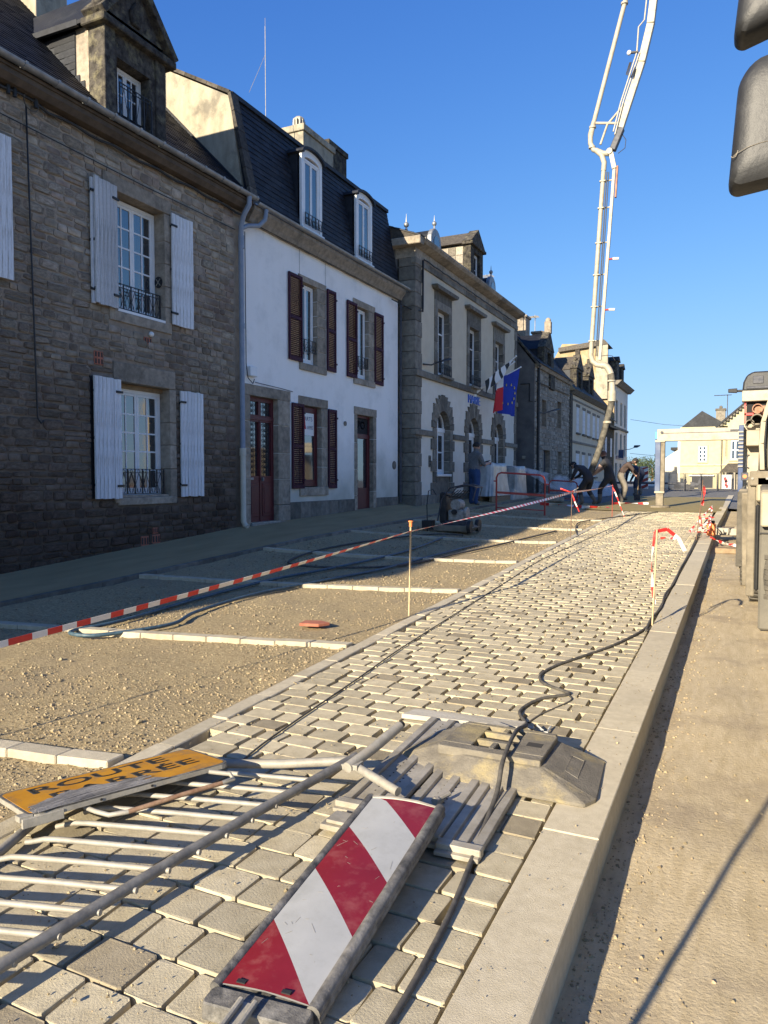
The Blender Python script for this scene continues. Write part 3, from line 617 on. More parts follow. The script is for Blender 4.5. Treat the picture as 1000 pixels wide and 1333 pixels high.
part('striped_face', b.mesh('striped_face', [M['sign_red'], M['sign_white']], smooth=True), t)
def rim(a0, v0, a1, v1, r_=.017, h=-.012):
    P = [cp(a0+(a1-a0)*i/8, v0+(v1-v0)*i/8, h)for i in range(9)]
    return P
for (a0, v0, a1, v1, rr_) in ((1.06, -.01, 1.06, 1.02, .022), (-.06, -.01, -.06, 1.02, .019)):
    b = MB(); b.tube(rim(a0, v0, a1, v1), rr_, 12); 
    P = rim(a0, v0, a1, v1); b.tube([p-nn*.022 for p in P], rr_*1.05, 12)
    part('side_rim', b.mesh('side_rim', M['sign_frame'], smooth='auto'), t)
b = MB(); b.tube([cp(-.04, 1.012, -.01), cp(.3, 1.015, -.008), cp(.7, 1.015, -.008), cp(1.05, 1.01, -.012)], .012, 8); part('top_rim', b.mesh('top_rim', M['galv'], smooth='auto'), t)
b = MB(); rr = round_rect(-.07, 1.07, -.05, 1.0, .03, .02)
b.loft([cp(a, v, -.05) for a, v in rr], [cp(a, v, -.012) for a, v in rr]); part('panel_shell', b.mesh('panel_shell', M['sign_frame'], bevel=.003), t)
# cast lower end with slot and lug
b = MB(); b.loft([cp(a, v, -.055) for a, v in round_rect(-.08, 1.09, -.075, -.005, .05, .02)], [cp(a, v, -.002) for a, v in round_rect(-.07, 1.08, -.07, -.008, .05, .02)])
part('end_casting', b.mesh('end_casting', M['sign_frame'], bevel=.004), t)
b = MB(); b.tube([cp(.34, -.045, .004), cp(.34, -.2, .0)], .009, 8); b.tube([cp(.5, -.045, .004), cp(.5, -.2, .0)], .009, 8); b.obox(cp(.42, -.12, -.012), uu*.09, vt*.08, nn*.004)
part('mounting_lug', b.mesh('mounting_lug', M['galv'], smooth='auto'), t)
for a in (.2, .72):
    b = MB(); b.obox(cp(a, .012, .003), uu*.05, vt*.006, nn*.002); part('clip', b.mesh('clip', M['black']), t)
b = MB(); r = random.Random(14)
for k in range(26):
    a, v = r.uniform(.05, .95), r.uniform(.05, .97); da, dv = r.gauss(0, .07), r.gauss(0, .018)
    p, q = cp(a, v, .0006), cp(min(.98, max(.02, a+da)), min(.98, max(.02, v+dv)), .0006); b.bar(p, q, .0012, .0004, up=nn)
part('scratches', b.mesh('scratches', M['galv']), t, kind='stuff')
# ---- rubber base block
t = thing('sign_base', 'dusty recycled rubber sign base with slots resting on the metal planks', 'sign base', (-1.1, 3.75, .1))
zb = .075
bot = [(-1.66, 3.62), (-1.30, 3.42), (-.62, 3.42), (-.58, 3.5), (-.62, 4.0), (-.74, 4.08), (-1.42, 4.14), (-1.62, 3.98)]
mid = bot
top = [(-1.42, 3.66), (-1.24, 3.55), (-.86, 3.55), (-.84, 3.57), (-.86, 3.96), (-.9, 3.99), (-1.36, 4.02), (-1.43, 3.95)]
b = MB(); b.loft([(x, y, zb) for x, y in bot], [(x, y, zb+.022) for x, y in mid]); b.loft([(x, y, zb+.022) for x, y in mid], [(x, y, zb+.105) for x, y in top], caps=True)
part('base_block', b.mesh('base_block', M['rubber'], bevel=.006), t)
zt = zb+.105
# raised ribs leave slots between them
for (x0, x1, y0, y1, h) in ((-1.40,-.86,3.56,3.63,.028), (-1.40,-1.24,3.63,3.95,.028), (-1.03,-.86,3.63,3.95,.028), (-1.24,-1.03,3.72,3.755,.028), (-1.24,-1.03,3.85,3.885,.028), (-1.38,-.87,3.95,3.99,.028), (-1.15,-1.12,3.63,3.72,.028), (-1.15,-1.12,3.885,3.95,.028)):
    b = MB(); b.box(x0, x1, y0, y1, zt-.02, zt+h); part('top_rib', b.mesh('top_rib', M['rubber'], bevel=.004), t)
for (x0, x1, y0, y1) in ((-1.235,-1.16,3.635,3.715), (-1.11,-1.035,3.635,3.715), (-1.235,-1.035,3.76,3.845), (-1.235,-1.16,3.89,3.945), (-1.11,-1.035,3.89,3.945), (-.98,-.90,3.74,3.80)):
    z0 = zt+.0285 if x0 == -.98 else zt+.001
    b = MB(); b.box(x0, x1, y0, y1, z0-.004, z0+.0005); part('slot', b.mesh('slot', M['hole']), t)
# end face frame, raised lines on the dark end
def endp(a, c, h): 
    p0, p1, p2, p3 = V3(-.6, 3.46, zb+.03), V3(-.63, 4.0, zb+.03), V3(-.855, 3.95, zt-.004), V3(-.845, 3.58, zt-.004)
    q = p0*(1-a)*(1-c)+p1*a*(1-c)+p2*a*c+p3*(1-a)*c; nn2 = (p1-p0).cross(p3-p0).normalized(); nn2 = nn2 if nn2.x > 0 else -nn2
    return q+nn2*h
for (a0, c0, a1, c1) in ((.25,.35,.75,.35), (.25,.62,.75,.62), (.25,.35,.25,.62), (.75,.35,.75,.62)):
    b = MB(); b.tube([endp(a0, c0, .001), endp(a1, c1, .001)], .003, 5); part('moulded_line', b.mesh('moulded_line', M['rubber']), t)
# ---- metal scaffold planks
def plank_deck(x0, x1, y0, y1, z, rz, label, holes=True):
    t = thing('scaffold_plank', label, 'metal plank', ((x0+x1)/2, (y0+y1)/2, z), group='metal planks stacked under the rubber base')
    cx, cy = (x0+x1)/2, (y0+y1)/2
    def rot(me):
        for v in me.vertices:
            p = v.co; dx, dy = p.x-cx, p.y-cy; v.co = Vector((cx+dx*math.cos(rz)-dy*math.sin(rz), cy+dx*math.sin(rz)+dy*math.cos(rz), p.z+.018*(p.y-y0)))
        return me
    b = MB(); b.box(x0, x1, y0, y1, z, z+.004); part('deck_sheet', rot(b.mesh('deck_sheet', M['alu'])), t)
    for xx in (x0, (x0+x1)/2-.025, x1-.05):
        b = MB(); b.prism([(xx, z+.004), (xx+.05, z+.004), (xx+.045, z+.02), (xx+.005, z+.02)], 'y', y0, y1); part('rib', rot(b.mesh('rib', M['alu'], bevel=.002)), t)
    b = MB(); b.box(x0-.004, x1+.004, y0-.05, y0, z-.012, z+.03); part('end_cap', rot(b.mesh('end_cap', M['alu'], bevel=.004)), t)
    b = MB(); b.box(x0-.002, x1+.002, y0-.075, y0-.05, z-.012, z+.006); part('end_lip', rot(b.mesh('end_lip', M['alu'], bevel=.002)), t)
    hb = MB(); yy = y0+.08
    while yy < y1-.04:
        for c_ in ((x0*3+x1)/4+.004, (x0+x1*3)/4-.004):
            for d in (-.03, .03): hb.cyl((c_+d, yy), .006, z+.0042, z+.0052, axis='z', n=6)
        yy += .045
    o = part('punched_holes', rot(hb.mesh('punched_holes', M['hole'])), t, kind='stuff')
    return t
plank_deck(-1.68, -1.40, 2.98, 4.2, .085, .035, 'narrow metal plank under the pointed left end of the rubber base')
plank_deck(-1.38, -1.13, 2.86, 4.16, .08, .035, 'middle metal plank with a bolt lying on it below the rubber base')
plank_deck(-1.115, -.93, 2.83, 3.6, .075, .035, 'short right metal plank whose end cap shows beside the black cable')
b = MB(); b.box(-1.62, -1.40, 2.72, 2.86, .075, .1); b.box(-1.6, -1.42, 2.74, 2.84, .1, .115); tag(part('metal_offcut', b.mesh('metal_offcut', M['alu'], bevel=.003)), 'short bright metal offcut poking out left of the chevron panel', 'metal plank')
b = MB(); b.prism([(-1.9, 4.2), (-1.16, 4.28), (-1.15, 4.4), (-1.86, 4.34)], 'z', .085, .115); tag(part('wooden_board', b.mesh('wooden_board', M['oldwood'], bevel=.003)), 'pale weathered board lying behind the rubber base', 'board')
b = MB(); b.prism([(-1.44, 3.95), (-1.30, 4.25), (-1.2, 4.2), (-1.36, 3.85)], 'z', .135, .141); tag(part('label_plate', b.mesh('label_plate', M['oldwood'])), 'tan printed board sticking out from behind the rubber base', 'board')
b = MB(); b.tube([(-1.23, 3.12, .12), (-1.20, 3.2, .125)], .011, 8); b.tube([(-1.235, 3.1, .12), (-1.23, 3.12, .12)], .018, 6); tag(part('bolt', b.mesh('bolt', M['galv'], smooth='auto')), 'steel bolt lying loose on the middle metal plank', 'bolt')
# crumpled white plastic tie where the cable crosses
b = MB(); r = random.Random(9)
P = []
for k in range(5):
    pts = [V3(-1.2+.05*k+r.uniform(-.03,.03), 4.35+r.uniform(-.06,.06), .1+.015*r.random()) for _ in range(4)]
    b.tube(pts, .006, 5)
tag(part('wire_tie', b.mesh('wire_tie', M['tarp'])), 'crumpled tie and wire scraps behind the rubber base', 'wire scrap')
# ---- cable snaking over the strip
def smooth_path(P, n=6):
    P = [Vector(p) for p in P]; out = []
    for i in range(len(P)-1):
        p0 = P[max(i-1, 0)]; p1 = P[i]; p2 = P[i+1]; p3 = P[min(i+2, len(P)-1)]
        for k in range(n):
            t_ = k/n; t2_, t3_ = t_*t_, t_**3
            out.append(.5*((2*p1)+(-p0+p2)*t_+(2*p0-5*p1+4*p2-p3)*t2_+(-p0+3*p1-3*p2+p3)*t3_))
    out.append(P[-1]); return out
def lay(pts, r_, h=0): return [(x, y, gz(x, y)+r_+.002+h if len(q) < 1 else q[0]) for (x, y, *q) in pts]
cp1 = [(-.87,1.3),(-.87,1.87),(-.88,2.17),(-.91,2.52),(-.97,3.0,.085),(-1.0,3.3,.13),(-1.02,3.45,.21),(-1.05,3.7,.235),(-1.08,3.95,.215),(-1.14,4.36,.11),(-1.25,4.62),(-1.19,4.92),(-1.04,5.10),(-1.1,5.17),(-1.26,5.29),(-1.33,5.50),(-1.28,5.8),(-1.18,6.08),(-.97,6.67),(-.80,7.45),(-.775,8.2),(-.77,8.9),(-.775,9.8),(-.78,10.95),(-.79,13),(-.80,14.91),(-.83,18),(-.84,21.3),(-.80,25)]
b = MB(); b.tube(smooth_path(lay(cp1, .0115)), .0115, 8)
tag(part('power_cable', b.mesh('power_cable', M['cable'], smooth=True)), 'black cable snaking over the rubber base and along the kerb', 'cable')
cp2 = [(-.775,7.3),(-.79,7.9),(-.755,8.6),(-.79,9.5),(-.76,10.4),(-.785,12),(-.77,14),(-.80,17),(-.82,20)]
b = MB(); b.tube(smooth_path(lay(cp2, .011, .012)), .011, 8)
tag(part('power_cable', b.mesh('power_cable', M['cable'], smooth=True)), 'second thin cable twisted along the kerb joint further up', 'cable')
cp3 = [(-1.04,5.10),(-1.0,5.0),(-1.06,4.8),(-1.12,4.62),(-1.15,4.45)]
b = MB(); b.tube(smooth_path(lay(cp3, .006)), .006, 6)
tag(part('thin_wire', b.mesh('thin_wire', M['cable'], smooth=True)), 'thin wire end curling beside the cable behind the rubber base', 'wire')
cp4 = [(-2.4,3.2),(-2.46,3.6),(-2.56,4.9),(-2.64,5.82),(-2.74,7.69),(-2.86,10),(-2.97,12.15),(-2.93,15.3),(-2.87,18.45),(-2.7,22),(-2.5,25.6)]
b = MB(); b.tube(smooth_path(lay(cp4, .006)), .006, 6)  # dark tube laid on the pavers in place of an overhead wire's shadow
tag(part('wire_shadow', b.mesh('wire_shadow', M['cable'], smooth=True)), 'long straight dark strand standing in for a wire shadow up the middle of the paved strip', 'cable')
# hoses on the gravel
h1 = [(-4.62,13.85),(-4.75,11.4),(-4.85,9.9),(-5.1,8.6),(-5.32,7.5),(-5.28,6.3),(-5.1,5.7),(-5.33,5.1),(-5.55,4.95),(-5.74,5.05),(-5.66,5.6),(-5.75,7.0),(-5.72,8.4),(-5.5,9.8),(-5.35,12),(-5.6,14.6)]
b = MB(); b.tube(smooth_path(lay(h1, .019)), .019, 8)
tag(part('water_hose', b.mesh('water_hose', M['hose_blue'], smooth=True)), 'blue grey hose looping back at the shadow edge on the gravel', 'hose')
h2 = [(-3.9,17.5),(-4.2,14.5),(-4.45,12.5),(-4.85,10.3),(-6.2,9.6),(-6.6,11),(-6.45,12.9),(-6.0,14.8),(-5.4,15.2)]
b = MB(); b.tube(smooth_path(lay(h2, .017)), .017, 8)
tag(part('water_hose', b.mesh('water_hose', M['cable'], smooth=True)), 'dark hose lying in the shade across the bays towards the compactor', 'hose')
h3 = [(-3.3,16.9),(-3.6,18.3),(-3.9,20.5),(-3.4,22.6),(-2.9,24.2),(-2.4,25.6)]
b = MB(); b.tube(smooth_path(lay(h3, .015)), .015, 8)
tag(part('thin_hose', b.mesh('thin_hose', M['cable'], smooth=True)), 'thin dark hose crossing the last bays towards the outrigger foot', 'hose')
# broken tile on the gravel
b = MB(); b.prism([(-3.92, 6.2), (-3.72, 6.24), (-3.66, 6.36), (-3.8, 6.42), (-3.95, 6.36)], 'z', .135, .165); tag(part('tile_fragment', b.mesh('tile_fragment', M['brick'], bevel=.004)), 'flat reddish tile fragment lying on the sunlit gravel', 'tile')

# ---- stakes and barrier tape
def stake(x, y, h, lx, ly, m, label, grp='stakes carrying the barrier tape', knob=False, r_=.0085):
    t = thing('stake', label, 'stake', (x, y, gz(x, y)), group=grp)
    b = MB(); z0 = gz(x, y); b.tube([(x, y, z0-.05), (x+lx*.5+.004, y+ly*.5, z0+h*.5), (x+lx, y+ly, z0+h)], r_, 7); part('rod', b.mesh('rod', M[m], smooth='auto'), t)
    if knob:
        b = MB(); b.cyl((x+lx, y+ly), .017, z0+h-.05, z0+h, axis='z', n=10); b.cyl((x+lx, y+ly), .026, z0+h, z0+h+.014, axis='z', n=10); part('cap', b.mesh('cap', M['orange']), t)
    return t
stake(-3.17, 7.2, 1.0, .02, .0, 'stake', 'straight pale stake with an orange cap standing at the border stones', knob=True, r_=.010)
stake(-.76, 7.69, .95, .03, .03, 'stake', 'leaning bamboo coloured stake with loose tape by the kerb', r_=.008)
stake(-3.3, 16.2, 1.02, .02, .0, 'stake_dark', 'rusty stake with a red and white bow at the end of the bays')
stake(-3.47, 23.1, .98, .0, .0, 'red_paint', 'thin red stake near the workers where the tape drops to the ground')
stake(-.80, 16.4, 1.15, .12, .0, 'stake_dark', 'tall rusty stake with pink tape near the far kerb')
stake(-.86, 19.0, 1.2, .06, .1, 'stake_dark', 'bare thin iron stake behind the tangle of tape')
stake(-.72, .42, 1.75, .02, .0, 'stake_dark', 'thick iron stake beside the near end of the kerb', r_=.014)
stake(-4.1, 2.6, .6, .0, .0, 'stake', 'short pale stake holding the near end of the barrier tape')
def tape(P, width, seg, label, twist=0.0, sag=0.0):
    P = [Vector(p) for p in P]; L = [0]
    pts = []
    for i in range(len(P)-1):
        n_ = max(2, int((P[i+1]-P[i]).length/.05))
        for k in range(n_): 
            q = k/n_; p = P[i].lerp(P[i+1], q); p.z -= sag*4*q*(1-q); pts.append(p)
    pts.append(P[-1])
    b = MB(); d = 0
    for i in range(len(pts)-1):
        a, c = pts[i], pts[i+1]; dd = (c-a).normalized(); 
        def wv(j, dd=dd):
            ang = twist*j; side = dd.cross(Vector((0, 0, 1)));
            if side.length < .1: side = dd.cross(Vector((1, 0, 0)))
            side.normalize(); upv = side.cross(dd); return (upv*math.cos(ang)+side*math.sin(ang))*width/2
        w0, w1 = wv(i), wv(i+1); mi = int(d/seg) % 2; sl_ = dd*width*.35
        th = dd.cross(w0).normalized()*.0008
        b.add([a-w0-th, c-w1-th, c+w1-th, a+w0-th, a-w0+th, c-w1+th, c+w1+th, a+w0+th], [(0,1,2,3),(4,7,6,5),(0,4,5,1),(1,5,6,2),(2,6,7,3),(3,7,4,0)], mi)
        d += (c-a).length
    return tag(part('barrier_tape', b.mesh('barrier_tape', [M['tape_red'], M['tape_white']])), label, 'barrier tape')
s1 = V3(-3.152, 7.18, gz(-3.17, 7.2)+.90); s3 = V3(-3.28, 16.2, 1.3); s4 = V3(-3.47, 23.1, 1.385)
tape([(-4.1, 2.6, .56), s1, s3, s4], .042, .11, 'red and white tape strung from stake to stake past the workers', twist=.012, sag=.02)
tape([s4, (-3.32, 23.1, 1.0), (-3.1, 23.0, .45)], .038, .16, 'red and white tape end dropping from the red stake to the pavers', twist=.03)
tape([s3+V3(-.25, .0, .08), s3+V3(-.02, 0, .0), s3+V3(.14, 0, .1)], .03, .3, 'white bow knotted at the top of the rusty stake', twist=.2)
tape([s3, s3+V3(.06, 0, -.2), s3+V3(.16, 0, -.42)], .03, .16, 'red tail of tape hanging from the bow on the rusty stake', twist=.08)
k1 = V3(-.745, 7.72, gz(-.76, 7.69)+.93)
tape([k1, k1+V3(.0, .0, -.25)+V3(-.03, 0, 0), k1+V3(-.02, 0, -.55), k1+V3(.005, 0, -.72)], .028, .13, 'crumpled red and white tape wound down the bamboo coloured stake', twist=.25)
tape([k1, k1+V3(.10, .1, .02), k1+V3(.2, .18, -.07), k1+V3(.26, .22, -.2)], .035, .2, 'loose end of tape blowing off the bamboo coloured stake', twist=.06)
r = random.Random(4)
P = [V3(-.62, 17.2, .45)]
for k in range(16): P.append(V3(-.75+r.uniform(-.28, .3), 17.3+r.uniform(-.9, 1.1), .36+abs(r.gauss(0, .28))))
tape(P, .035, .12, 'tangled heap of red and white tape on the far kerb', twist=.4)
tape([V3(-1.5, 16.6, .34), V3(-1.35, 16.7, .345), V3(-1.2, 16.6, .34)], .05, .1, 'scrap of red tape lying flat on the pavers', twist=.5)
tape([V3(-.55, 17.0, .35), V3(-.3, 17.3, .22), V3(.0, 17.2, .18)], .06, .12, 'tape trailing over the kerb onto the road', twist=.5)
tape([V3(-.66, 16.4, 1.46), V3(-.66, 16.45, 1.2), V3(-.7, 16.5, 1.05)], .06, .4, 'pink red tape wrapped round the top of the tall rusty stake', twist=.7)
t = thing('warning_lamp', 'small orange warning lamp standing in the tangle of tape', 'lamp', (-.55, 17.6, .34))
b = MB(); b.box(-.64, -.46, 17.55, 17.7, .36, .62); part('lamp_body', b.mesh('lamp_body', M['orange'], bevel=.02), t)
b = MB(); b.cyl((-.55, 17.62), .07, .62, .68, axis='z', n=12); part('handle', b.mesh('handle', M['black']), t)
# ================================================================== buildings
# ---- generic parts
def wall_grid(b, X0, X1, y0, y1, z0, z1, holes, mi=0, g=0.0):
    """wall slab between planes X0 (back) and X1 (front) with rectangular holes (ya, yb, za, zb)"""
    if g: holes = [(h[0]-g, h[1]+g, h[2]-g, h[3]+g) for h in holes]
    ys = sorted({y0, y1, *[h[0] for h in holes], *[h[1] for h in holes]}); zs = sorted({z0, z1, *[h[2] for h in holes], *[h[3] for h in holes]})
    ys = [y for y in ys if y0 <= y <= y1]; zs = [z for z in zs if z0 <= z <= z1]
    inside = lambda y, z: any(h[0] < y < h[1] and h[2] < z < h[3] for h in holes)
    for j in range(len(zs)-1):
        i = 0
        while i < len(ys)-1:
            if inside((ys[i]+ys[i+1])/2, (zs[j]+zs[j+1])/2): i += 1; continue
            k = i
            while k+1 < len(ys)-1 and not inside((ys[k+1]+ys[k+2])/2, (zs[j]+zs[j+1])/2): k += 1
            b.box(X0, X1, ys[i], ys[k+1], zs[j], zs[j+1], mi); i = k+1
stone_meshes = {}
def stone_variants(m):
    if m.name in stone_meshes: return stone_meshes[m.name]
    L = []
    for k in range(12):
        r = random.Random(k*13+5); b = MB(); P = []
        for (y, z) in ((-.5,-.36),(-.36,-.5),(.36,-.5),(.5,-.34),(.5,.34),(.34,.5),(-.36,.5),(-.5,.36)):
            P.append((y+r.uniform(-.05,.05)*.9, z+r.uniform(-.09,.09)))
        back = [(0, y, z) for y, z in P]; mid_ = [(.62+r.uniform(-.1,.1), y*.97, z*.94) for y, z in P]; fr_ = [(1+r.uniform(-.28,.1), y*.72, z*.66) for y, z in P]
        n = 8
        b.add(back+mid_+fr_, [(i, (i+1) % n, n+(i+1) % n, n+i) for i in range(n)]+[(n+i, n+(i+1) % n, 2*n+(i+1) % n, 2*n+i) for i in range(n)]+[tuple(range(2*n, 3*n))])
        L.append((b, b.mesh('stone', m, smooth='auto')))
    stone_meshes[m.name] = L; return L
def rubble(parent, X, y0, y1, zbase, z1, holes, m, ch=(.11, .2), ln=(.2, .55), depth=.03, nmax=300, seed=1, single=True, label='coursed rubble stones of the wall'):
    """courses of separate rough stones proud of the mortar plane; zbase(y) gives the foot"""
    r = random.Random(seed); V = stone_variants(m); rects = []
    z = min(zbase(y0), zbase(y1))-.05
    while z < z1-.03:
        h = r.uniform(*ch)
        if z+h > z1-.05: h = z1-z
        segs = [(y0, y1)]
        for (a, b_, c, d) in holes:
            if z+h*.35 < d and z+h*.65 > c:
                ns = []
                for (s0, s1_) in segs:
                    if b_ <= s0 or a >= s1_: ns.append((s0, s1_)); continue
                    if a > s0: ns.append((s0, a))
                    if b_ < s1_: ns.append((b_, s1_))
                segs = ns
        for (s0, s1_) in segs:
            y = s0
            while y < s1_-.03:
                L = r.uniform(*ln)*(.75 if h < .13 else 1)
                if s1_-(y+L) < ln[0]*.7: L = s1_-y
                if z+h > zbase(y)+.03:
                    # sometimes split a stone in two thin ones
                    if h > .15 and r.random() < .22: rects += [(y, z, L, h*.5), (y, z+h*.5, L, h*.5)]
                    else: rects.append((y, z, L, h))
                y += L
        z += h
    rects.sort(key=lambda q: -(q[2]*q[3])/(max(2, q[0])**2.0))
    rest = MB()
    for i, (y, z_, L, h) in enumerate(rects):
        g = .014; b, me = V[r.randrange(12)]; d = depth*r.uniform(.6, 1.35); rot = r.uniform(-.03, .03)
        cy, cz = y+L/2+r.uniform(-.006,.006), z_+h/2+r.uniform(-.008,.008); sy_, sz_ = L-g, h-g
        if single and i < nmax:
            o = bpy.data.objects.new('stone', me); C.objects.link(o); o.parent = parent
            o.location = Vector((X-.004, cy, cz))-wloc(parent); o.scale = (d, sy_, sz_); o.rotation_euler = (rot, 0, 0)
        else:
            base = len(rest.v); rest.v += [(X-.004+p[0]*d, cy+p[1]*sy_, cz+p[2]*sz_) for p in b.v]
            for f in b.f: rest.f.append(tuple(q+base for q in f)); rest.m.append(0)
    if rest.v:
        me = bpy.data.meshes.new('stones_rest'); me.from_pydata(rest.v, [], rest.f); me.materials.append(m); me.polygons.foreach_set('use_smooth', [True]*len(me.polygons))
        try: me.set_sharp_from_angle(angle=R(40))
        except Exception: pass
        part('stone', me, parent, kind='stuff', label=label)
def window_unit(parent, X, y0, y1, z0, z1, leaves=2, cols=2, rows=5, mf='paint_white', fr=.05, bar=.022, back='curtain', name='window', label=None, depth=.05, seed=0, midrail=None):
    b = MB()
    wall_grid(b, X-depth, X, y0, y1, z0, z1, [(y0+fr, y1-fr, z0+fr, z1-fr)])
    lw = (y1-y0-2*fr)/leaves; panes = []
    for l in range(leaves):
        a, c = y0+fr+l*lw+.002, y0+fr+(l+1)*lw-.002; st = fr*.75
        wall_grid(b, X-depth*.7, X-.008, a, c, z0+fr+.003, z1-fr-.003, [(a+st, c-st, z0+fr+st*1.6, z1-fr-st)])
        pa, pb, pc, pd = a+st, c-st, z0+fr+st*1.6, z1-fr-st
        for k in range(1, cols): yy = pa+(pb-pa)*k/cols; b.box(X-depth*.6, X-.012, yy-bar/2, yy+bar/2, pc, pd)
        for k in range(1, rows): zz = pc+(pd-pc)*k/rows; b.box(X-depth*.58, X-.014, pa, pb, zz-bar/2, zz+bar/2)
        if midrail: zz = pc+(pd-pc)*midrail; b.box(X-depth*.6, X-.004, pa, pb, zz-bar, zz+bar)
        for i in range(cols):
            for j in range(rows): panes.append((pa+(pb-pa)*i/cols, pa+(pb-pa)*(i+1)/cols, pc+(pd-pc)*j/rows, pc+(pd-pc)*(j+1)/rows))
    w_ = part(name, b.mesh(name, M[mf]), parent, label=label)
    r = random.Random(seed)
    for (a, c, d, e) in panes:
        g = piece('pane', M['glass'], X-depth*.45-.006, X-depth*.45, a, c, d, e, w_)
        g.rotation_euler = (r.gauss(0, .004), r.gauss(0, .006), r.gauss(0, .006))
    if back:
        bb = MB(); k = 14; P = []
        for i in range(k+1):
            yy = y0+.04+(y1-y0-.08)*i/k; P.append((X-depth-.05-.018*(i % 2), yy))
        # curtain: pleated sheet with thickness
        poly = [(p[1], p[0]) for p in P]+[(p[1], p[0]-.004) for p in reversed(P)]
        vv = [(x, y, z0+.05) for (y, x) in poly]+[(x, y, z1-.05) for (y, x) in poly]; n = len(poly)
        bb.add(vv, [(i, (i+1) % n, n+(i+1) % n, n+i) for i in range(n)])
        if back == 'curtain': part('curtain', bb.mesh('curtain', M['curtain']), w_)
        bk = MB(); bk.box(X-.5, X-.45, y0-.05, y1+.05, z0, z1); part('room', bk.mesh('room', M['dark_room']), w_)
    return w_
def plank_shutter(parent, X, y0, y1, z0, z1, n, m, ang=0.0, hinge='l', label=None, thick=.03, seed=0):
    """board shutter folded back on the wall, planks separate; ang = swing off the wall about the hinge"""
    r = random.Random(seed); yh = y0 if hinge == 'l' else y1
    b = MB(); 
    for zz in (z0+.22, (z0+z1)/2, z1-.22): b.box(-thick*.9, -thick*.1, 0, (y1-y0), zz-.02, zz+.02)
    sh = bpy.data.objects.new('shutter', b.mesh('shutter', M['iron'])); C.objects.link(sh); sh.parent = parent
    s_ = 1 if hinge == 'l' else -1
    sh.location = Vector((X+thick+.03, yh, 0))-wloc(parent); sh.rotation_euler = (0, 0, -ang*s_)
    if hinge == 'r':
        for v in sh.data.vertices: v.co.y = -v.co.y
        sh.data.flip_normals()
    if label: sh['label'] = label
    W = (y1-y0)/n
    for i in range(n):
        yc = (i+.5)*W*s_
        o = piece('plank', M[m], -thick/2, thick/2+.0, -.5*W+.003, .5*W-.003, -(z1-z0)/2, (z1-z0)/2, None)
        o.parent = sh; o.location = (r.uniform(-.003, .003)+.004, yc, (z0+z1)/2+r.uniform(-.008, .008)); o.rotation_euler = (0, 0, r.gauss(0, .02))
    for zz in (z0+.2, z1-.2):
        o = piece('hinge', M['iron'], 0, 1, 0, 1, 0, 1, None); o.parent = sh; o.scale = (.02, .14, .035); o.location = (thick/2+.012, .05*s_, zz)
    return sh
def louvre_shutter(parent, X, y0, y1, z0, z1, label=None, tilt=.06):
    t_ = .035
    b = MB(); sw = .05; zm = z0+(z1-z0)*.5
    for (a, c) in ((y0, y0+sw), (y1-sw, y1)): b.box(X+.02, X+.02+t_, a, c, z0, z1)
    for (a, c) in ((z0, z0+.09), (zm-.035, zm+.035), (z1-.07, z1)): b.box(X+.022, X+.018+t_, y0+sw, y1-sw, a, c)
    sh = part('shutter', b.mesh('shutter', M['maroon'], bevel=.002), parent, label=label)
    lv = MB()
    for (a, c) in ((z0+.09, zm-.035), (zm+.035, z1-.07)):
        n = int((c-a)/.042)
        for i in range(n):
            zz = a+(i+.5)*(c-a)/n; lv.obox((X+.02+t_/2, (y0+y1)/2, zz), (.015, 0, -.011), (0, (y1-y0)/2-sw, 0), (.003, 0, .004))
    part('louvres', lv.mesh('louvres', M['maroon']), sh, kind='stuff')
    for zz in (z0+.2, z1-.2):
        piece('hinge', M['iron'], X+.015, X+.065, y1-.005, y1+.03, zz-.02, zz+.02, sh)
    return sh
def rail_unit(parent, X, y0, y1, z0, z1, style='lattice'):
    """small wrought window guard"""
    b = MB(); b.box(X-.008, X+.008, y0, y1, z1-.012, z1); b.box(X-.008, X+.008, y0, y1, z0, z0+.012); 
    if style == 'lattice': b.box(X-.008, X+.008, y0, y1, z1-.07, z1-.06)
    b.box(X-.0075, X+.0075, y0-.004, y0+.006, z0, z1); b.box(X-.0075, X+.0075, y1-.006, y1+.004, z0, z1)
    g = part('window_guard', b.mesh('window_guard', M['iron']), parent)
    n = max(3, int(round((y1-y0)/.16))); W = (y1-y0)/n
    for i in range(n+1):
        piece('upright', M['iron'], X-.008, X+.008, y0+i*W-.009, y0+i*W+.009, z0, z1, g)
    sb = MB()
    for i in range(n):
        c0 = y0+(i+.5)*W; zt = z1-.07; H = zt-z0
        if style == 'lattice':
            for s_ in (-1, 1):
                sb.tube([(X, c0, zt), (X, c0+s_*W*.42, z0+H*.45), (X, c0+s_*W*.1, z0+.02)], .005, 5)
                sb.tube([(X, c0+s_*W*.06*math.sin(k)+s_*W*.22, z0+H*.2+.03*math.cos(k)) for k in [q*.9 for q in range(7)]], .004, 4)
            sb.tube([(X, c0+.025*math.cos(k), zt+.03+.025*math.sin(k)) for k in [q*.785 for q in range(9)]], .004, 4)
        else:
            sb.tube([(X, c0-W*.5, z0+H*.5), (X, c0, z0+.02), (X, c0+W*.5, z0+H*.5)], .006, 5)
            sb.tube([(X, c0+.04*math.cos(k), z0+H*.62+.05*math.sin(k)) for k in [q*.785 for q in range(9)]], .006, 4)
    part('scrollwork', sb.mesh('scrollwork', M['iron']), g)
    return g
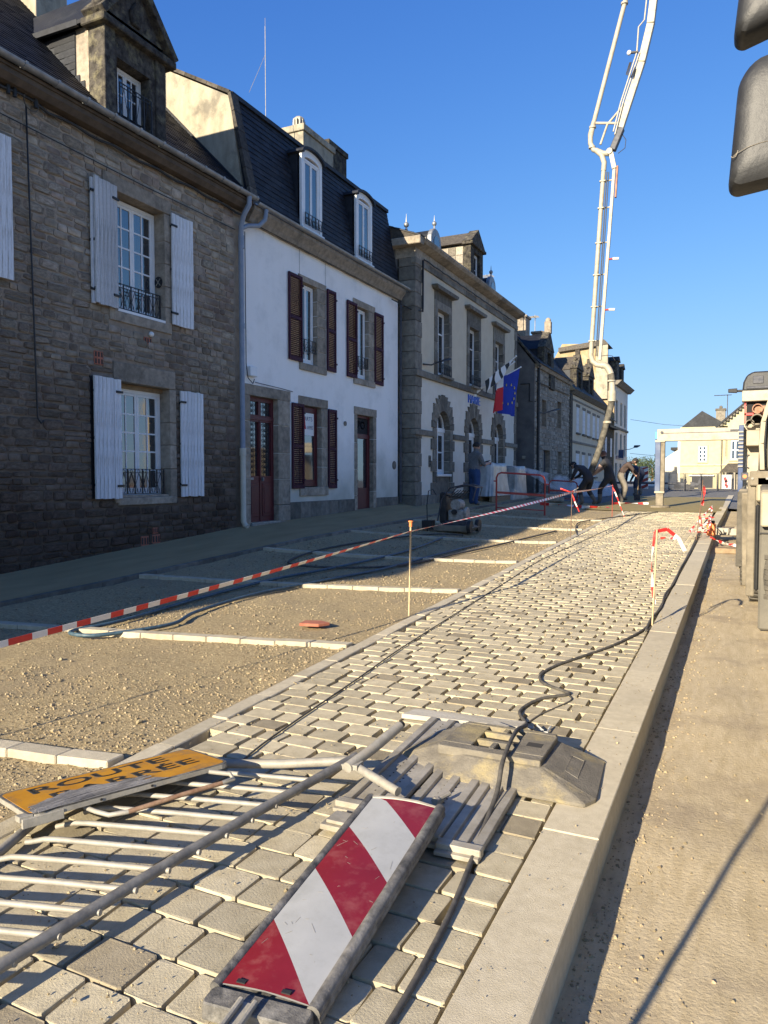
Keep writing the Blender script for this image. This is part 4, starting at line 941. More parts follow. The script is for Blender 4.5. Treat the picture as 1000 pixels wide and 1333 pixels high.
def quoins(parent, X, y0, y1, zs, m, proud=.02, depth=.25, name='quoin', alt=0.0, side=1):
    """stack of dressed blocks; zs = list of joints; alt lengthens every other block on the far side"""
    r = random.Random(int(abs(y0)*100)+len(zs))
    for i in range(len(zs)-1):
        e = alt if i % 2 else 0; a, c = (y0, y1+e) if side > 0 else (y0-e, y1)
        b = MB(); b.box(X-depth, X+proud+r.uniform(-.004, .004), a, c, zs[i]+.005, zs[i+1]-.005)
        part(name, b.mesh(name, m, bevel=.006), parent)
def split(z0, z1, n, seed=0):
    r = random.Random(seed); w_ = [r.uniform(.8, 1.2) for _ in range(n)]; s = sum(w_); z = z0; out = [z0]
    for q in w_: z += (z1-z0)*q/s; out.append(z)
    return out
def slope_roof(parent, y0, y1, xa, za, xb, zb, step, m, th=.03, seed=0, holes=None, name='roof'):
    """slated slope: stepped courses from (xa,za) eave up to (xb,zb)"""
    L = math.hypot(xb-xa, zb-za); n = max(3, int(L/step)); b = MB(); r = random.Random(seed)
    dx, dz = (xb-xa)/n, (zb-za)/n; nx, nz = -dz/L*n, dx/L*n
    if nx*1 < 0 and xb < xa: nx, nz = -nx, -nz
    nl = math.hypot(nx, nz); nx, nz = nx/nl, nz/nl
    if nz < 0: nx, nz = -nx, -nz
    sw = .22
    for i in range(n):
        x0_, z0_ = xa+dx*i, za+dz*i; x1_, z1_ = x0_+dx, z0_+dz
        y = y0-(sw/2 if i % 2 else 0)
        while y < y1:
            a, c = max(y, y0), min(y+sw, y1)
            if c-a > .01 and not (holes and any(h[0] < (a+c)/2 < h[1] and h[2] < (z0_+z1_)/2 < h[3] for h in holes)):
                e = r.uniform(.010, .018)
                b.add([(x0_+nx*e, a+.002, z0_+nz*e), (x0_+nx*e, c-.002, z0_+nz*e), (x1_+nx*.002, c-.002, z1_+nz*.002), (x1_+nx*.002, a+.002, z1_+nz*.002),
                       (x0_, a+.002, z0_), (x0_, c-.002, z0_)], [(0,1,2,3), (0,4,5,1)])
            y += sw
    me = bpy.data.meshes.new('slates'); me.from_pydata(b.v, [], b.f); me.materials.append(m)
    base = MB(); q = .02
    base.loft([(xa, y0, za), (xb, y0, zb), (xb-nx*th, y0, zb-nz*th), (xa-nx*th, y0, za-nz*th)], [(xa, y1, za), (xb, y1, zb), (xb-nx*th, y1, zb-nz*th), (xa-nx*th, y1, za-nz*th)])
    rf = part(name, base.mesh(name, m), parent)
    part('slates', me, rf, kind='stuff')
    return rf
def gutter(parent, X, z, y0, y1, joints=True, m='zinc', r_=.07):
    b = MB(); n = 8; P = []
    for i in range(n+1): a = math.pi+math.pi*i/n; P.append((X+r_*math.cos(a), z+r_*math.sin(a)))
    Q = [(X+(r_-.008)*math.cos(math.pi+math.pi*i/n), z+(r_-.008)*math.sin(math.pi+math.pi*i/n)) for i in range(n, -1, -1)]
    b.prism(P+Q, 'y', y0, y1); g = part('gutter', b.mesh('gutter', M[m], smooth='auto'), parent)
    y = y0+.4
    while joints and y < y1:
        b = MB(); P2 = [(X+(r_+.008)*math.cos(math.pi+math.pi*i/n), z+(r_+.008)*math.sin(math.pi+math.pi*i/n)) for i in range(n+1)]
        b.prism(P2+[(p[0], p[1]+.012) for p in reversed(P2)], 'y', y-.02, y+.02); part('gutter_bracket', b.mesh('gutter_bracket', M[m]), g); y += .52
    return g

# ================================================================== 1. rubble stone house
H = thing('stone_house', 'brown rubble stone house with white board shutters and a stone dormer', 'house', (-9, 8, .3))
hzb = lambda y: gz(-9, y)-.02
HX = -9.0
op_up = (8.87, 9.98, 4.27, 6.14); op_lo = (8.93, 10.06, 1.29, 3.15); op_up0 = (5.3, 6.4, 4.27, 6.14)
vent_holes = [(8.40,8.58,3.36,3.57), (9.47,9.64,3.85,3.96), (9.33,9.51,.47,.63), (9.59,9.78,.49,.64), (9.61,9.74,.66,.76)]
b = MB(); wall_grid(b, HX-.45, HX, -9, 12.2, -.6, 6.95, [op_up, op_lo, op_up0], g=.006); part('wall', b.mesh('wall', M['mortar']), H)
b = MB(); b.box(HX-6.4, HX-6.1, -9, 12.2, -.6, 6.95); b.box(HX-6.1, HX-.45, -9, -8.7, -.6, 6.95); b.box(HX-6.1, HX-.45, 11.9, 12.2, -.6, 6.95)
b.prism([(HX-.45, 6.95), (HX-3.3, 9.85), (HX-6.1, 6.95)], 'y', -9, -8.7); part('back_wall', b.mesh('back_wall', M['mortar']), H)
lint_up = (8.62, 10.14, 6.14, 6.38); lint_lo = (8.78, 10.2, 3.15, 3.46)
jamb_up = (9.98, 10.14, 4.1, 6.14); jamb_lo = (10.06, 10.22, 1.2, 3.15); jl_up = (8.72, 8.87, 4.1, 6.14); jl_lo = (8.78, 8.93, 1.2, 3.15)
sill_up = (8.8, 10.1, 4.1, 4.27); sill_lo = (8.85, 10.2, 1.16, 1.29)
holes = [op_up, op_lo, lint_up, lint_lo, jamb_up, jamb_lo, jl_up, jl_lo, sill_up, sill_lo, (11.93, 12.2, -1, 7)]+vent_holes
holes.append((5.2, 6.5, 4.0, 6.35))
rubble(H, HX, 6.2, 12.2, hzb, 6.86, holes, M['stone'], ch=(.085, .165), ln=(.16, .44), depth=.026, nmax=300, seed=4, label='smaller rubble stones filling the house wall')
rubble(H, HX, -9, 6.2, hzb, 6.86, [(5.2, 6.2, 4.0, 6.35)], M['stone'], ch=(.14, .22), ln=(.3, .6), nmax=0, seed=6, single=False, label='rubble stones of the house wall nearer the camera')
for (a, c, d, e), nm in ((lint_up, 'lintel'), (lint_lo, 'lintel'), (sill_up, 'sill'), (sill_lo, 'sill')):
    b = MB(); b.box(HX-.3, HX+.03, a, c, d+.004, e-.004); part(nm, b.mesh(nm, M['granite'], bevel=.008), H)
for (a, c, d, e), n in ((jamb_up, 5), (jamb_lo, 4), (jl_up, 5), (jl_lo, 4)): quoins(H, HX, a, c, split(d, e, n, int(e*7)), M['granite'], proud=.022, depth=.34, name='jamb_stone')
b = MB(); b.box(HX-.34, HX-.15, 8.93, 10.06, 3.08, 3.15); part('wood_lintel', b.mesh('wood_lintel', M['wood']), H)
w1 = window_unit(H, HX-.2, 8.93, 9.97, 4.3, 6.12, 2, 2, 5, fr=.06, bar=.026, back='room', seed=1)
w2 = window_unit(H, HX-.2, 8.95, 10.05, 1.31, 3.08, 2, 2, 5, fr=.06, bar=.026, back='curtain', seed=2)
b = MB(); b.box(HX-.24, HX+.02, 8.9, 9.98, 4.27, 4.31); part('window_board', b.mesh('window_board', M['paint_white']), H)
b = MB(); b.box(HX-.24, HX-.02, 8.94, 10.05, 1.29, 1.325); part('window_board', b.mesh('window_board', M['granite']), H)
rail_unit(H, HX-.06, 8.93, 9.93, 4.34, 4.74); rail_unit(H, HX-.06, 8.95, 9.97, 1.34, 1.76)
plank_shutter(H, HX, 8.36, 8.86, 4.28, 6.18, 6, 'plank_grey', ang=.10, hinge='r', label='bare weathered left shutter of the upper window', seed=1)
plank_shutter(H, HX, 8.33, 8.40, 4.28, 6.16, 1, 'plank_white', ang=.0, hinge='l', label='narrow folded leaf behind the upper left shutter', seed=7)
plank_shutter(H, HX, 10.1, 10.62, 4.27, 6.17, 6, 'plank_white', ang=.04, hinge='l', label='upper right white board shutter', seed=2)
plank_shutter(H, HX, 8.31, 8.88, 1.28, 3.17, 7, 'plank_white', ang=.05, hinge='r', label='lower left white board shutter with a rust stain', seed=3)
plank_shutter(H, HX, 10.28, 10.86, 1.28, 3.15, 7, 'plank_white', ang=.03, hinge='l', label='lower right white shutter with dirty peeling foot', seed=4)
plank_shutter(H, HX, 6.45, 6.97, 4.28, 6.17, 6, 'plank_white', ang=.04, hinge='l', label='white shutter cut by the left edge of the view', seed=5)
piece('shutter_batten', M['iron'], HX+.01, HX+.03, 8.3, 8.34, 1.28, 3.17, H)
# brick vents
for (a, c, d, e) in vent_holes:
    v = bpy.data.objects.new('vent', None); 
    b = MB(); b.box(HX-.02, HX+.015, a, c, d, e); vo = part('vent', b.mesh('vent', M['brick'], bevel=.003), H)
    n = 3; rws = 2 if e-d > .18 else 1; g = (c-a)/n
    for i in range(n):
        for j in range(rws): piece('vent_slot', M['hole'], HX+.012, HX+.018, a+g*(i+.25), a+g*(i+.75), d+(e-d)*(j+.15)/rws, d+(e-d)*(j+.85)/rws, vo)
b = MB(); b.sphere((HX+.03, 9.62, 4.02), .045, 10); part('wall_lamp', b.mesh('wall_lamp', M['paint_white'], smooth=True), H)
# barometer-like round plate with a cross on the jamb
b = MB(); b.cyl((9.99, 5.02), .10, HX-.16, HX-.14, axis='x', n=20)
pl = MB(); 
def jambdisc(mb, r_, x, off):
    n = 20; cx, cz = HX-.12, 4.98
    P = [(cx+r_*math.cos(2*math.pi*i/n), cz+r_*1.15*math.sin(2*math.pi*i/n)) for i in range(n)]
    mb.prism(P, 'y', x-off, x)
jambdisc(pl, .085, 9.972, .012); pt = part('round_plate', pl.mesh('round_plate', M['iron']), H)
for s_ in (-1, 1):
    q = MB(); q.bar((HX-.17, 9.958, 4.98-s_*.06), (HX-.07, 9.958, 4.98+s_*.06), .012, .004, up=(0, 1, 0)); part('cross_bar', q.mesh('cross_bar', M['galv']), pt)
# cables on the wall
b = MB(); b.tube([(HX+.06, 7.24, 6.72), (HX+.06, 7.26, 5.5), (HX+.06, 7.29, 4.0), (HX+.06, 7.32, 2.45), (HX+.08, 7.36, 2.38), (HX+.06, 7.42, 2.42)], .012, 6); part('wall_cable', b.mesh('wall_cable', M['black'], smooth=True), H)
b = MB(); b.tube([(HX+.06, -4, 6.46), (HX+.06, 3, 6.45), (HX+.06, 7, 6.44), (HX+.06, 9.5, 6.41), (HX+.06, 11.9, 6.43)], .009, 6); part('wall_cable', b.mesh('wall_cable', M['black'], smooth=True), H)
cb = []; r = random.Random(2)
for k in range(60):
    yy = -2+k*.24; cb.append((HX+.07, yy, 6.78+.02*math.sin(k*1.7)+(.05*abs(math.sin(k*2.3)) if 6.4 < yy < 7.6 else 0)))
b = MB(); b.tube(cb, .022, 6); part('cable_bundle', b.mesh('cable_bundle', M['black'], smooth=True), H)
for (yy, dz_) in ((6.75, .1), (6.95, .13), (7.05, .08), (7.38, .12)):
    b = MB(); b.cyl((HX+.08, yy), .028, 6.74, 6.8+dz_, axis='z', n=8); part('junction', b.mesh('junction', M['black']), H)
b = MB(); b.tube([(HX+.09, 7.3+.12*math.cos(k*.52), 6.78+.12*math.sin(k*.52)) for k in range(13)], .008, 5); part('cable_loop', b.mesh('cable_loop', M['cable'], smooth=True), H)
# eaves: soffit board, fascia, gutter
b = MB(); b.prism([(HX-.1, 6.86), (HX+.16, 6.86), (HX+.24, 6.93), (HX+.24, 7.0), (HX-.1, 7.0)], 'y', -9, 12.22); part('eaves_moulding', b.mesh('eaves_moulding', M['soffit']), H)
b = MB(); b.prism([(HX-.1, 7.0), (HX+.27, 7.0), (HX+.27, 7.04), (HX-.1, 7.06)], 'y', -9, 12.22); part('eaves_board', b.mesh('eaves_board', M['soffit']), H)
gutter(H, HX+.33, 7.1, -9, 12.25, r_=.065)
rf = slope_roof(H, -9, 12.24, HX+.26, 7.06, HX-3.2, 10.52, .115, M['slate'], seed=3)
slope_roof(H, -9, 12.24, HX-6.6, 7.06, HX-3.2, 10.52, .3, M['slate'], seed=4, name='rear_roof')
b = MB(); b.bar((HX+.22, 12.26, 7.12), (HX-3.2, 12.26, 10.57), .08, .05, up=(1, 0, 1)); part('roof_flashing', b.mesh('roof_flashing', M['slate']), H)
# dormer of weathered granite
D = MB(); fz0, fz1 = 7.05, 8.62; DY0, DY1 = 8.71, 10.0; XF = HX+.015
wall_grid(D, XF-.35, XF, DY0, DY1, fz0, fz1+.25, [(8.97, 9.68, 7.14, 8.24)])
dm = part('dormer', D.mesh('dormer', M['granite_dark'], bevel=.01), H, label='blackened granite dormer with a triangular pediment')
for (a, c, d, e, pr) in ((DY0-.03, DY0+.2, 7.05, 8.62, .03), (DY1-.2, DY1+.03, 7.05, 8.62, .03)):
    b = MB(); b.box(XF-.3, XF+pr, a, c, d, e); part('pilaster', b.mesh('pilaster', M['granite_dark'], bevel=.01), dm)
b = MB(); b.prism([(DY0-.14, 8.6), (DY1+.2, 8.6), (DY1+.2, 8.72), (DY0-.14, 8.72)], 'x', XF-.36, XF+.13); part('cornice', b.mesh('cornice', M['granite_dark'], bevel=.015), dm)
b = MB(); pk = (9.36, 9.62)
b.prism([(DY0-.05, 8.72), (DY1+.1, 8.72), pk], 'x', XF-.3, XF+.0); part('pediment', b.mesh('pediment', M['granite_dark']), dm)
b = MB()
b.bar((XF-.08, DY0-.14, 8.74), (XF-.08, pk[0], 9.68), .44, .13, up=(0, 1, 1)); b.bar((XF-.08, DY1+.2, 8.74), (XF-.08, pk[0], 9.68), .44, .13, up=(0, 1, 1)); part('raking_cornice', b.mesh('raking_cornice', M['granite_dark'], bevel=.01), dm)
b = MB(); b.box(XF-.1, XF+.1, 9.26, 9.46, 9.62, 9.95); b.prism([(9.22, 9.95), (9.5, 9.95), (9.36, 10.12)], 'x', XF-.12, XF+.12); part('finial', b.mesh('finial', M['granite_dark'], bevel=.02), dm)
b = MB(); b.prism([(9.26, 8.9), (9.46, 8.9), (9.49, 9.1), (9.36, 9.3), (9.23, 9.1)], 'x', XF-.01, XF+.05); part('carved_shield', b.mesh('carved_shield', M['granite_dark'], bevel=.02), dm)
for yy in (DY0-.1, DY1+.16):
    b = MB(); b.sphere((XF+.0, yy, 8.84), .11, 8, sc=(1, 1, 1.1)); part('kneeler_knob', b.mesh('kneeler_knob', M['granite_dark'], smooth=True), dm)
# cheeks: boarded strip near the front, slates behind; and its roof
zc = lambda x: 7.06+(HX+.26-x)
for (yy, s_) in ((DY0+.03, -1), (DY1-.03, 1)):
    b = MB(); b.prism([(XF-.34, zc(XF-.34)-.05), (XF-.34, 8.68), (-9.62, 8.68), (-9.62, zc(-9.62)-.05)], 'y', yy-.02, yy+.02); part('cheek_board', b.mesh('cheek_board', M['granite']), dm)
    b = MB(); b.prism([(-9.6, zc(-9.6)-.1), (-9.6, 8.66), (zc and HX+.26-(8.66-7.06)-.05, 8.66)], 'y', yy-.015+s_*.012, yy+.015+s_*.012)
    ck = part('cheek', b.mesh('cheek', M['slate']), dm)
    k = 0; zz = 7.75
    while zz < 8.6:
        xa_ = HX+.26-(zz-7.06)+.02
        piece('slate_course', M['slate'], xa_, -9.61, yy+s_*.028, yy+s_*(.034+.004), zz, zz+.105, ck); zz += .11
for s_ in (-1, 1):
    ye = DY0-.12 if s_ < 0 else DY1+.14
    b = MB(); xr = HX+.26-(9.62-7.06); xe = HX+.26-(8.66-7.06)
    b.loft([(XF-.3, ye, 8.66), (XF-.3, pk[0], 9.6), (xr-.2, pk[0], 9.6), (xe-.15, ye, 8.66)], [(XF-.3, ye, 8.72), (XF-.3, pk[0], 9.66), (xr-.2, pk[0], 9.66), (xe-.15, ye, 8.72)])
    part('dormer_roof', b.mesh('dormer_roof', M['slate']), dm)
b = MB(); b.bar((XF-.45, DY0-.1, 8.69), (xe-.1, DY0-.13, 8.69), .05, .09); part('dormer_verge', b.mesh('dormer_verge', M['slate']), dm)
window_unit(H, XF-.2, 8.98, 9.68, 7.1, 8.22, 2, 2, 3, fr=.05, bar=.022, back='curtain', name='dormer_window', seed=3)
rail_unit(H, XF+.03, 8.98, 9.68, 7.12, 7.86)
# chimney above the near roof
b = MB(); b.box(-12.5, -11.55, 9.6, 10.3, 9.6, 12.0); b.box(-12.56, -11.5, 9.54, 10.36, 12.0, 12.15); part('chimney', b.mesh('chimney', M['render_gable'], bevel=.01), H)
# downpipe
b = MB(); b.tube([(HX+.33, 12.0, 7.05), (HX+.33, 12.0, 6.9), (HX+.2, 12.0, 6.72), (HX+.12, 12.02, 6.55), (HX+.1, 12.03, 6.3), (HX+.1, 12.04, 2.1)], .05, 12); dp = part('downpipe', b.mesh('downpipe', M['pvc_blue'], smooth='auto'), H)
b = MB(); b.cyl((HX+.1, 12.04), .062, 6.1, 6.35, axis='z', n=12); b.cyl((HX+.1, 12.04), .058, 4.55, 4.65, axis='z', n=12); part('pipe_collar', b.mesh('pipe_collar', M['pvc_blue'], smooth='auto'), dp)
b = MB(); b.tube([(HX+.1, 12.04, 2.15), (HX+.1, 12.04, .75), (HX+.14, 12.05, .66), (HX+.2, 12.06, .64)], .055, 12); b.cyl((HX+.1, 12.04), .066, 2.05, 2.2, axis='z', n=12); part('pipe_foot', b.mesh('pipe_foot', M['pvc_cream'], smooth='auto'), dp, label='cream lower length of the downpipe')
b = MB(); b.tube([(HX+.3, 12.62, 7.0), (HX+.28, 12.6, 6.8), (HX+.2, 12.5, 6.66), (HX+.14, 12.2, 6.58), (HX+.11, 12.06, 6.5)], .045, 12); part('pipe_branch', b.mesh('pipe_branch', M['pvc_blue'], smooth='auto'), dp)

# ================================================================== 2. white rendered house
W = thing('rendered_house', 'white rendered house with maroon louvred shutters and a slate mansard', 'house', (-9, 16, .6))
WX = -9.0; WY0, WY1 = 12.2, 19.62
wd1 = (12.41, 13.42, .66, 3.29); wd2 = (17.08, 18.0, .70, 3.26)
ww1 = (14.39, 15.07, 4.22, 6.04); ww2 = (17.02, 17.73, 4.20, 6.04); ww3 = (14.42, 15.25, 1.4, 3.27)
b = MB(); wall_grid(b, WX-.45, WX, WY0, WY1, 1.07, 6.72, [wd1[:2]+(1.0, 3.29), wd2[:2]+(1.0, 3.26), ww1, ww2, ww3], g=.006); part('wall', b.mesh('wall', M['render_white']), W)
for yy in (14.32, 15.47, 13.92):
    zz0, zz1 = (6.14, 6.72) if yy != 13.92 else (3.28, 3.9)
    if yy != 13.92: piece('wall_crack', M['hole'], WX+.0005, WX+.0025, yy, yy+.01, zz0, zz1, W)
plinth_zs = lambda y: gz(-9, y)
for (a, c) in ((13.86, 16.92), (18.19, 19.62)):
    n = int((c-a)/.42)
    for i in range(n):
        p0, p1 = a+(c-a)*i/n, a+(c-a)*(i+1)/n
        b = MB(); b.box(WX-.4, WX+.025, p0+.004, p1-.004, plinth_zs(p0)-.4, 1.065); part('plinth_stone', b.mesh('plinth_stone', M['granite_grey'], bevel=.006), W)
for (a, c) in ((13.99, 14.3),): pass
def stone_frame(parent, X, op, wl, wr, top, bot, n, seed=0, m='granite'):
    a, c, d, e = op
    quoins(parent, X, a-wl, a, split(d, e, n, seed), M[m], proud=.02, depth=.3, name='jamb_stone')
    quoins(parent, X, c, c+wr, split(d, e, n, seed+1), M[m], proud=.02, depth=.3, name='jamb_stone')
    b = MB(); b.box(X-.3, X+.024, a-wl-.02, c+wr+.02, e, e+top); part('lintel', b.mesh('lintel', M[m], bevel=.006), parent)
    if bot: b = MB(); b.box(X-.3, X+.045, a-wl, c+wr, d-bot, d-.003); part('sill', b.mesh('sill', M[m], bevel=.006), parent)
stone_frame(W, WX, ww1, .1, .4, .14, .16, 6, 1); stone_frame(W, WX, ww2, .14, .36, .17, .16, 6, 2); stone_frame(W, WX, ww3, .15, .28, .2, .2, 4, 3)
stone_frame(W, WX, (wd1[0], wd1[1], .5, 3.29), .18, .46, .22, 0, 5, 4); stone_frame(W, WX, (wd2[0], wd2[1], .5, 3.26), .15, .18, .2, 0, 4, 5)
window_unit(W, WX-.09, 14.41, 15.05, 4.24, 6.02, 2, 1, 1, fr=.05, back='curtain', seed=4); window_unit(W, WX-.09, 17.04, 17.71, 4.22, 6.02, 2, 1, 1, fr=.05, back='curtain', seed=5)
rail_unit(W, WX-.02, 14.39, 15.07, 4.5, 4.78, 'scroll'); rail_unit(W, WX-.02, 17.02, 17.73, 4.5, 4.78, 'scroll')
w3 = window_unit(W, WX-.1, 14.44, 15.23, 1.42, 3.25, 1, 1, 1, mf='door_red', fr=.07, back='curtain', name='ground_window', seed=6)
b = MB(); b.box(WX-.118, WX-.112, 14.6, 15.12, 2.6, 3.12); po = part('poster', b.mesh('poster', M['paint_white']), w3)
text_obj('poster_text', 'ARTS', M['blue_letters'], lambda x, y, z: V3(WX-.1105, 14.86+x*.16, 2.98+y*.14), 1.0, w3)
text_obj('poster_text', '& AMIS', M['blue_letters'], lambda x, y, z: V3(WX-.1105, 14.88+x*.12, 2.78+y*.13), 1.0, w3)
b = MB(); b.prism([(14.62, 2.75), (14.74, 2.75), (14.7, 3.05), (14.62, 3.1)], 'x', WX-.1105, WX-.1095); part('poster_mark', b.mesh('poster_mark', M['flag_red']), w3)
louvre_shutter(W, WX, 13.83, 14.38, 4.22, 6.12, 'upper left maroon louvred shutter'); louvre_shutter(W, WX, 15.5, 15.92, 4.18, 6.12)
louvre_shutter(W, WX, 16.5, 17.02, 4.17, 6.08); louvre_shutter(W, WX, 18.06, 18.58, 4.15, 6.08)
louvre_shutter(W, WX, 13.94, 14.43, 1.37, 3.28); louvre_shutter(W, WX, 15.54, 15.94, 1.36, 3.27)
# double door with ironwork
b = MB(); wall_grid(b, WX-0.17, WX-0.11, wd1[0], wd1[1], .66, 3.29, [(12.5, 12.87, 1.65, 2.78), (12.96, 13.33, 1.65, 2.78), (12.5, 12.87, 2.92, 3.2), (12.96, 13.33, 2.92, 3.2)])
d1 = part('door', b.mesh('door', M['door_red'], bevel=.004), W, label='dark red double door with iron scroll grilles')
b = MB(); b.box(WX-0.105, WX-0.09, wd1[0]+.02, wd1[1]-.02, 2.82, 2.9); b.box(WX-0.105, WX-0.095, 12.89, 12.94, .7, 2.8); part('door_rail', b.mesh('door_rail', M['door_red'], bevel=.003), d1)
for (a, c, d, e) in ((12.5, 12.87, 1.65, 2.78), (12.96, 13.33, 1.65, 2.78), (12.5, 12.87, 2.92, 3.2), (12.96, 13.33, 2.92, 3.2)):
    piece('pane', M['glass'], WX-0.16, WX-0.155, a, c, d, e, d1)
    sb = MB(); cy = (a+c)/2; k = 0; zz = d+.06
    while zz < e-.03:
        for s_ in (-1, 1): sb.tube([(WX-0.132, cy+s_*(.045+.035*math.cos(q)*(1-q/9)), zz+.045*math.sin(q)*(1-q/9)+.02) for q in [j*.8 for j in range(9)]], .006, 4)
        zz += .11
    for q in (.25, .5, .75): sb.tube([(WX-0.132, a+(c-a)*q, d), (WX-0.132, a+(c-a)*q, e)], .005, 4)
    part('door_grille', sb.mesh('door_grille', M['iron']), d1)
for (a, c) in ((12.5, 12.87), (12.96, 13.33)):
    for (d, e) in ((.8, 1.5),):
        b = MB(); b.box(WX-0.11, WX-0.095, a+.02, c-.02, d, e); b.box(WX-0.098, WX-0.085, a+.07, c-.07, d+.06, e-.06); part('door_panel', b.mesh('door_panel', M['door_red'], bevel=.006), d1)
piece('letter_box', M['zinc'], WX-0.106, WX-0.092, 12.52, 12.66, 1.57, 1.62, d1); piece('door_handle', M['zinc'], WX-0.105, WX-0.05, 12.95, 12.97, 1.55, 1.62, d1)
b = MB(); b.box(WX-.4, WX+.12, wd1[0]-.1, wd1[1]+.15, .45, .67); part('door_step', b.mesh('door_step', M['granite'], bevel=.01), W)
b = MB(); b.box(WX-.33, WX+.05, wd1[0]-.02, wd1[1]+.02, .668, .69); part('threshold', b.mesh('threshold', M['alu']), W)
b = MB(); wall_grid(b, WX-0.16, WX-0.1, wd2[0], wd2[1], .66, 3.26, [(17.2, 17.86, 1.35, 2.66), (17.14, 17.94, 2.78, 3.2)])
d2 = part('door', b.mesh('door', M['door_red'], bevel=.004), W, label='narrow red door with a glazed panel')
piece('pane', M['glass'], WX-0.15, WX-0.14, 17.2, 17.86, 1.35, 2.66, d2); piece('fanlight', M['dark_room'], WX-0.142, WX-0.132, 17.14, 17.94, 2.78, 3.2, d2)
text_obj('fanlight_letters', 'IPO', M['paint_white'], lambda x, y, z: V3(WX-0.125, 17.52+x*.33, 3.0+y*.3), 1.0, d2)
b = MB(); b.box(WX-.4, WX+.06, wd2[0]-.1, wd2[1]+.1, .5, .72); part('door_step', b.mesh('door_step', M['granite']), W)
b = MB(); b.box(WX, WX+.1, 12.32, 12.56, 3.66, 3.86); part('meter_box', b.mesh('meter_box', M['paint_white'], bevel=.015), W)
b = MB(); b.tube([(WX+.03, 12.26, 6.5), (WX+.03, 12.27, 3.9), (WX+.05, 12.3, 3.62), (WX+.06, 12.45, 3.52), (WX+.05, 12.52, 3.62)], .009, 5); b.tube([(WX+.04, 12.55, 3.56), (WX+.02, 13.6, 3.54), (WX+.02, 14.0, 3.52)], .007, 5); part('wall_cable', b.mesh('wall_cable', M['black'], smooth=True), W)
b = MB(); b.cyl((16.42, 2.98), .06, WX, WX+.03, axis='x', n=14); part('wall_plate', b.mesh('wall_plate', M['granite_grey']), W)
b = MB(); b.cyl((19.36, 1.98), .12, WX, WX+.02, axis='x', n=16); b.box(WX, WX+.03, 19.28, 19.44, 1.92, 2.06); part('wall_emblem', b.mesh('wall_emblem', M['granite_grey']), W)
# eaves and mansard
b = MB(); b.prism([(WX-.1, 6.72), (WX+.1, 6.72), (WX+.14, 6.8), (WX+.24, 6.93), (WX+.24, 7.0), (WX-.1, 7.0)], 'y', 12.3, 19.66); part('eaves_moulding', b.mesh('eaves_moulding', M['granite']), W)
b = MB(); b.tube([(WX+.08, 12.6+k*.5, 6.71+(.02 if k % 2 else 0)) for k in range(15)], .014, 5); part('wall_cable', b.mesh('wall_cable', M['black'], smooth=True), W)
gutter(W, WX+.28, 7.06, 12.34, 19.85, r_=.06, joints=False)
mh = [(14.36, 15.2, 7.2, 8.85), (16.96, 17.8, 7.2, 8.8)]
slope_roof(W, 12.34, 19.62, WX+.06, 7.04, WX-.36, 9.27, .12, M['slate'], seed=8, holes=mh, name='mansard')
slope_roof(W, 12.34, 19.62, WX-.38, 9.3, WX-3.2, 10.75, .2, M['slate'], seed=9, name='upper_roof')
slope_roof(W, 12.34, 19.62, WX-6.2, 9.3, WX-3.2, 10.75, .3, M['slate'], seed=10, name='rear_roof')
b = MB(); b.box(WX-.42, WX-.3, 12.34, 19.62, 9.25, 9.34); part('mansard_ridge', b.mesh('mansard_ridge', M['slate']), W)
gp = [(WX+.16, 6.9), (WX+.0, 7.1), (WX-.33, 9.22), (WX-2.0, 10.13), (WX-3.2, 10.78), (WX-6.2, 9.25), (WX-6.2, 6.9)]
b = MB(); b.prism(gp, 'y', 12.28, 12.5); part('gable_wall', b.mesh('gable_wall', M['render_gable']), W)
cop = [(WX+.2, 7.0), (WX-.33, 9.3), (WX-2.0, 10.2), (WX-3.2, 10.85)]
for i in range(3):
    n = 6
    for k in range(n):
        p = Vector((cop[i][0]+(cop[i+1][0]-cop[i][0])*k/n, 12.38, cop[i][1]+(cop[i+1][1]-cop[i][1])*k/n)); q = Vector((cop[i][0]+(cop[i+1][0]-cop[i][0])*(k+1)/n, 12.38, cop[i][1]+(cop[i+1][1]-cop[i][1])*(k+1)/n))
        b = MB(); b.bar(p, q-(q-p)*.03, .24, .07, up=(1, 0, 1)); part('verge_slate', b.mesh('verge_slate', M['slate_brown']), W)
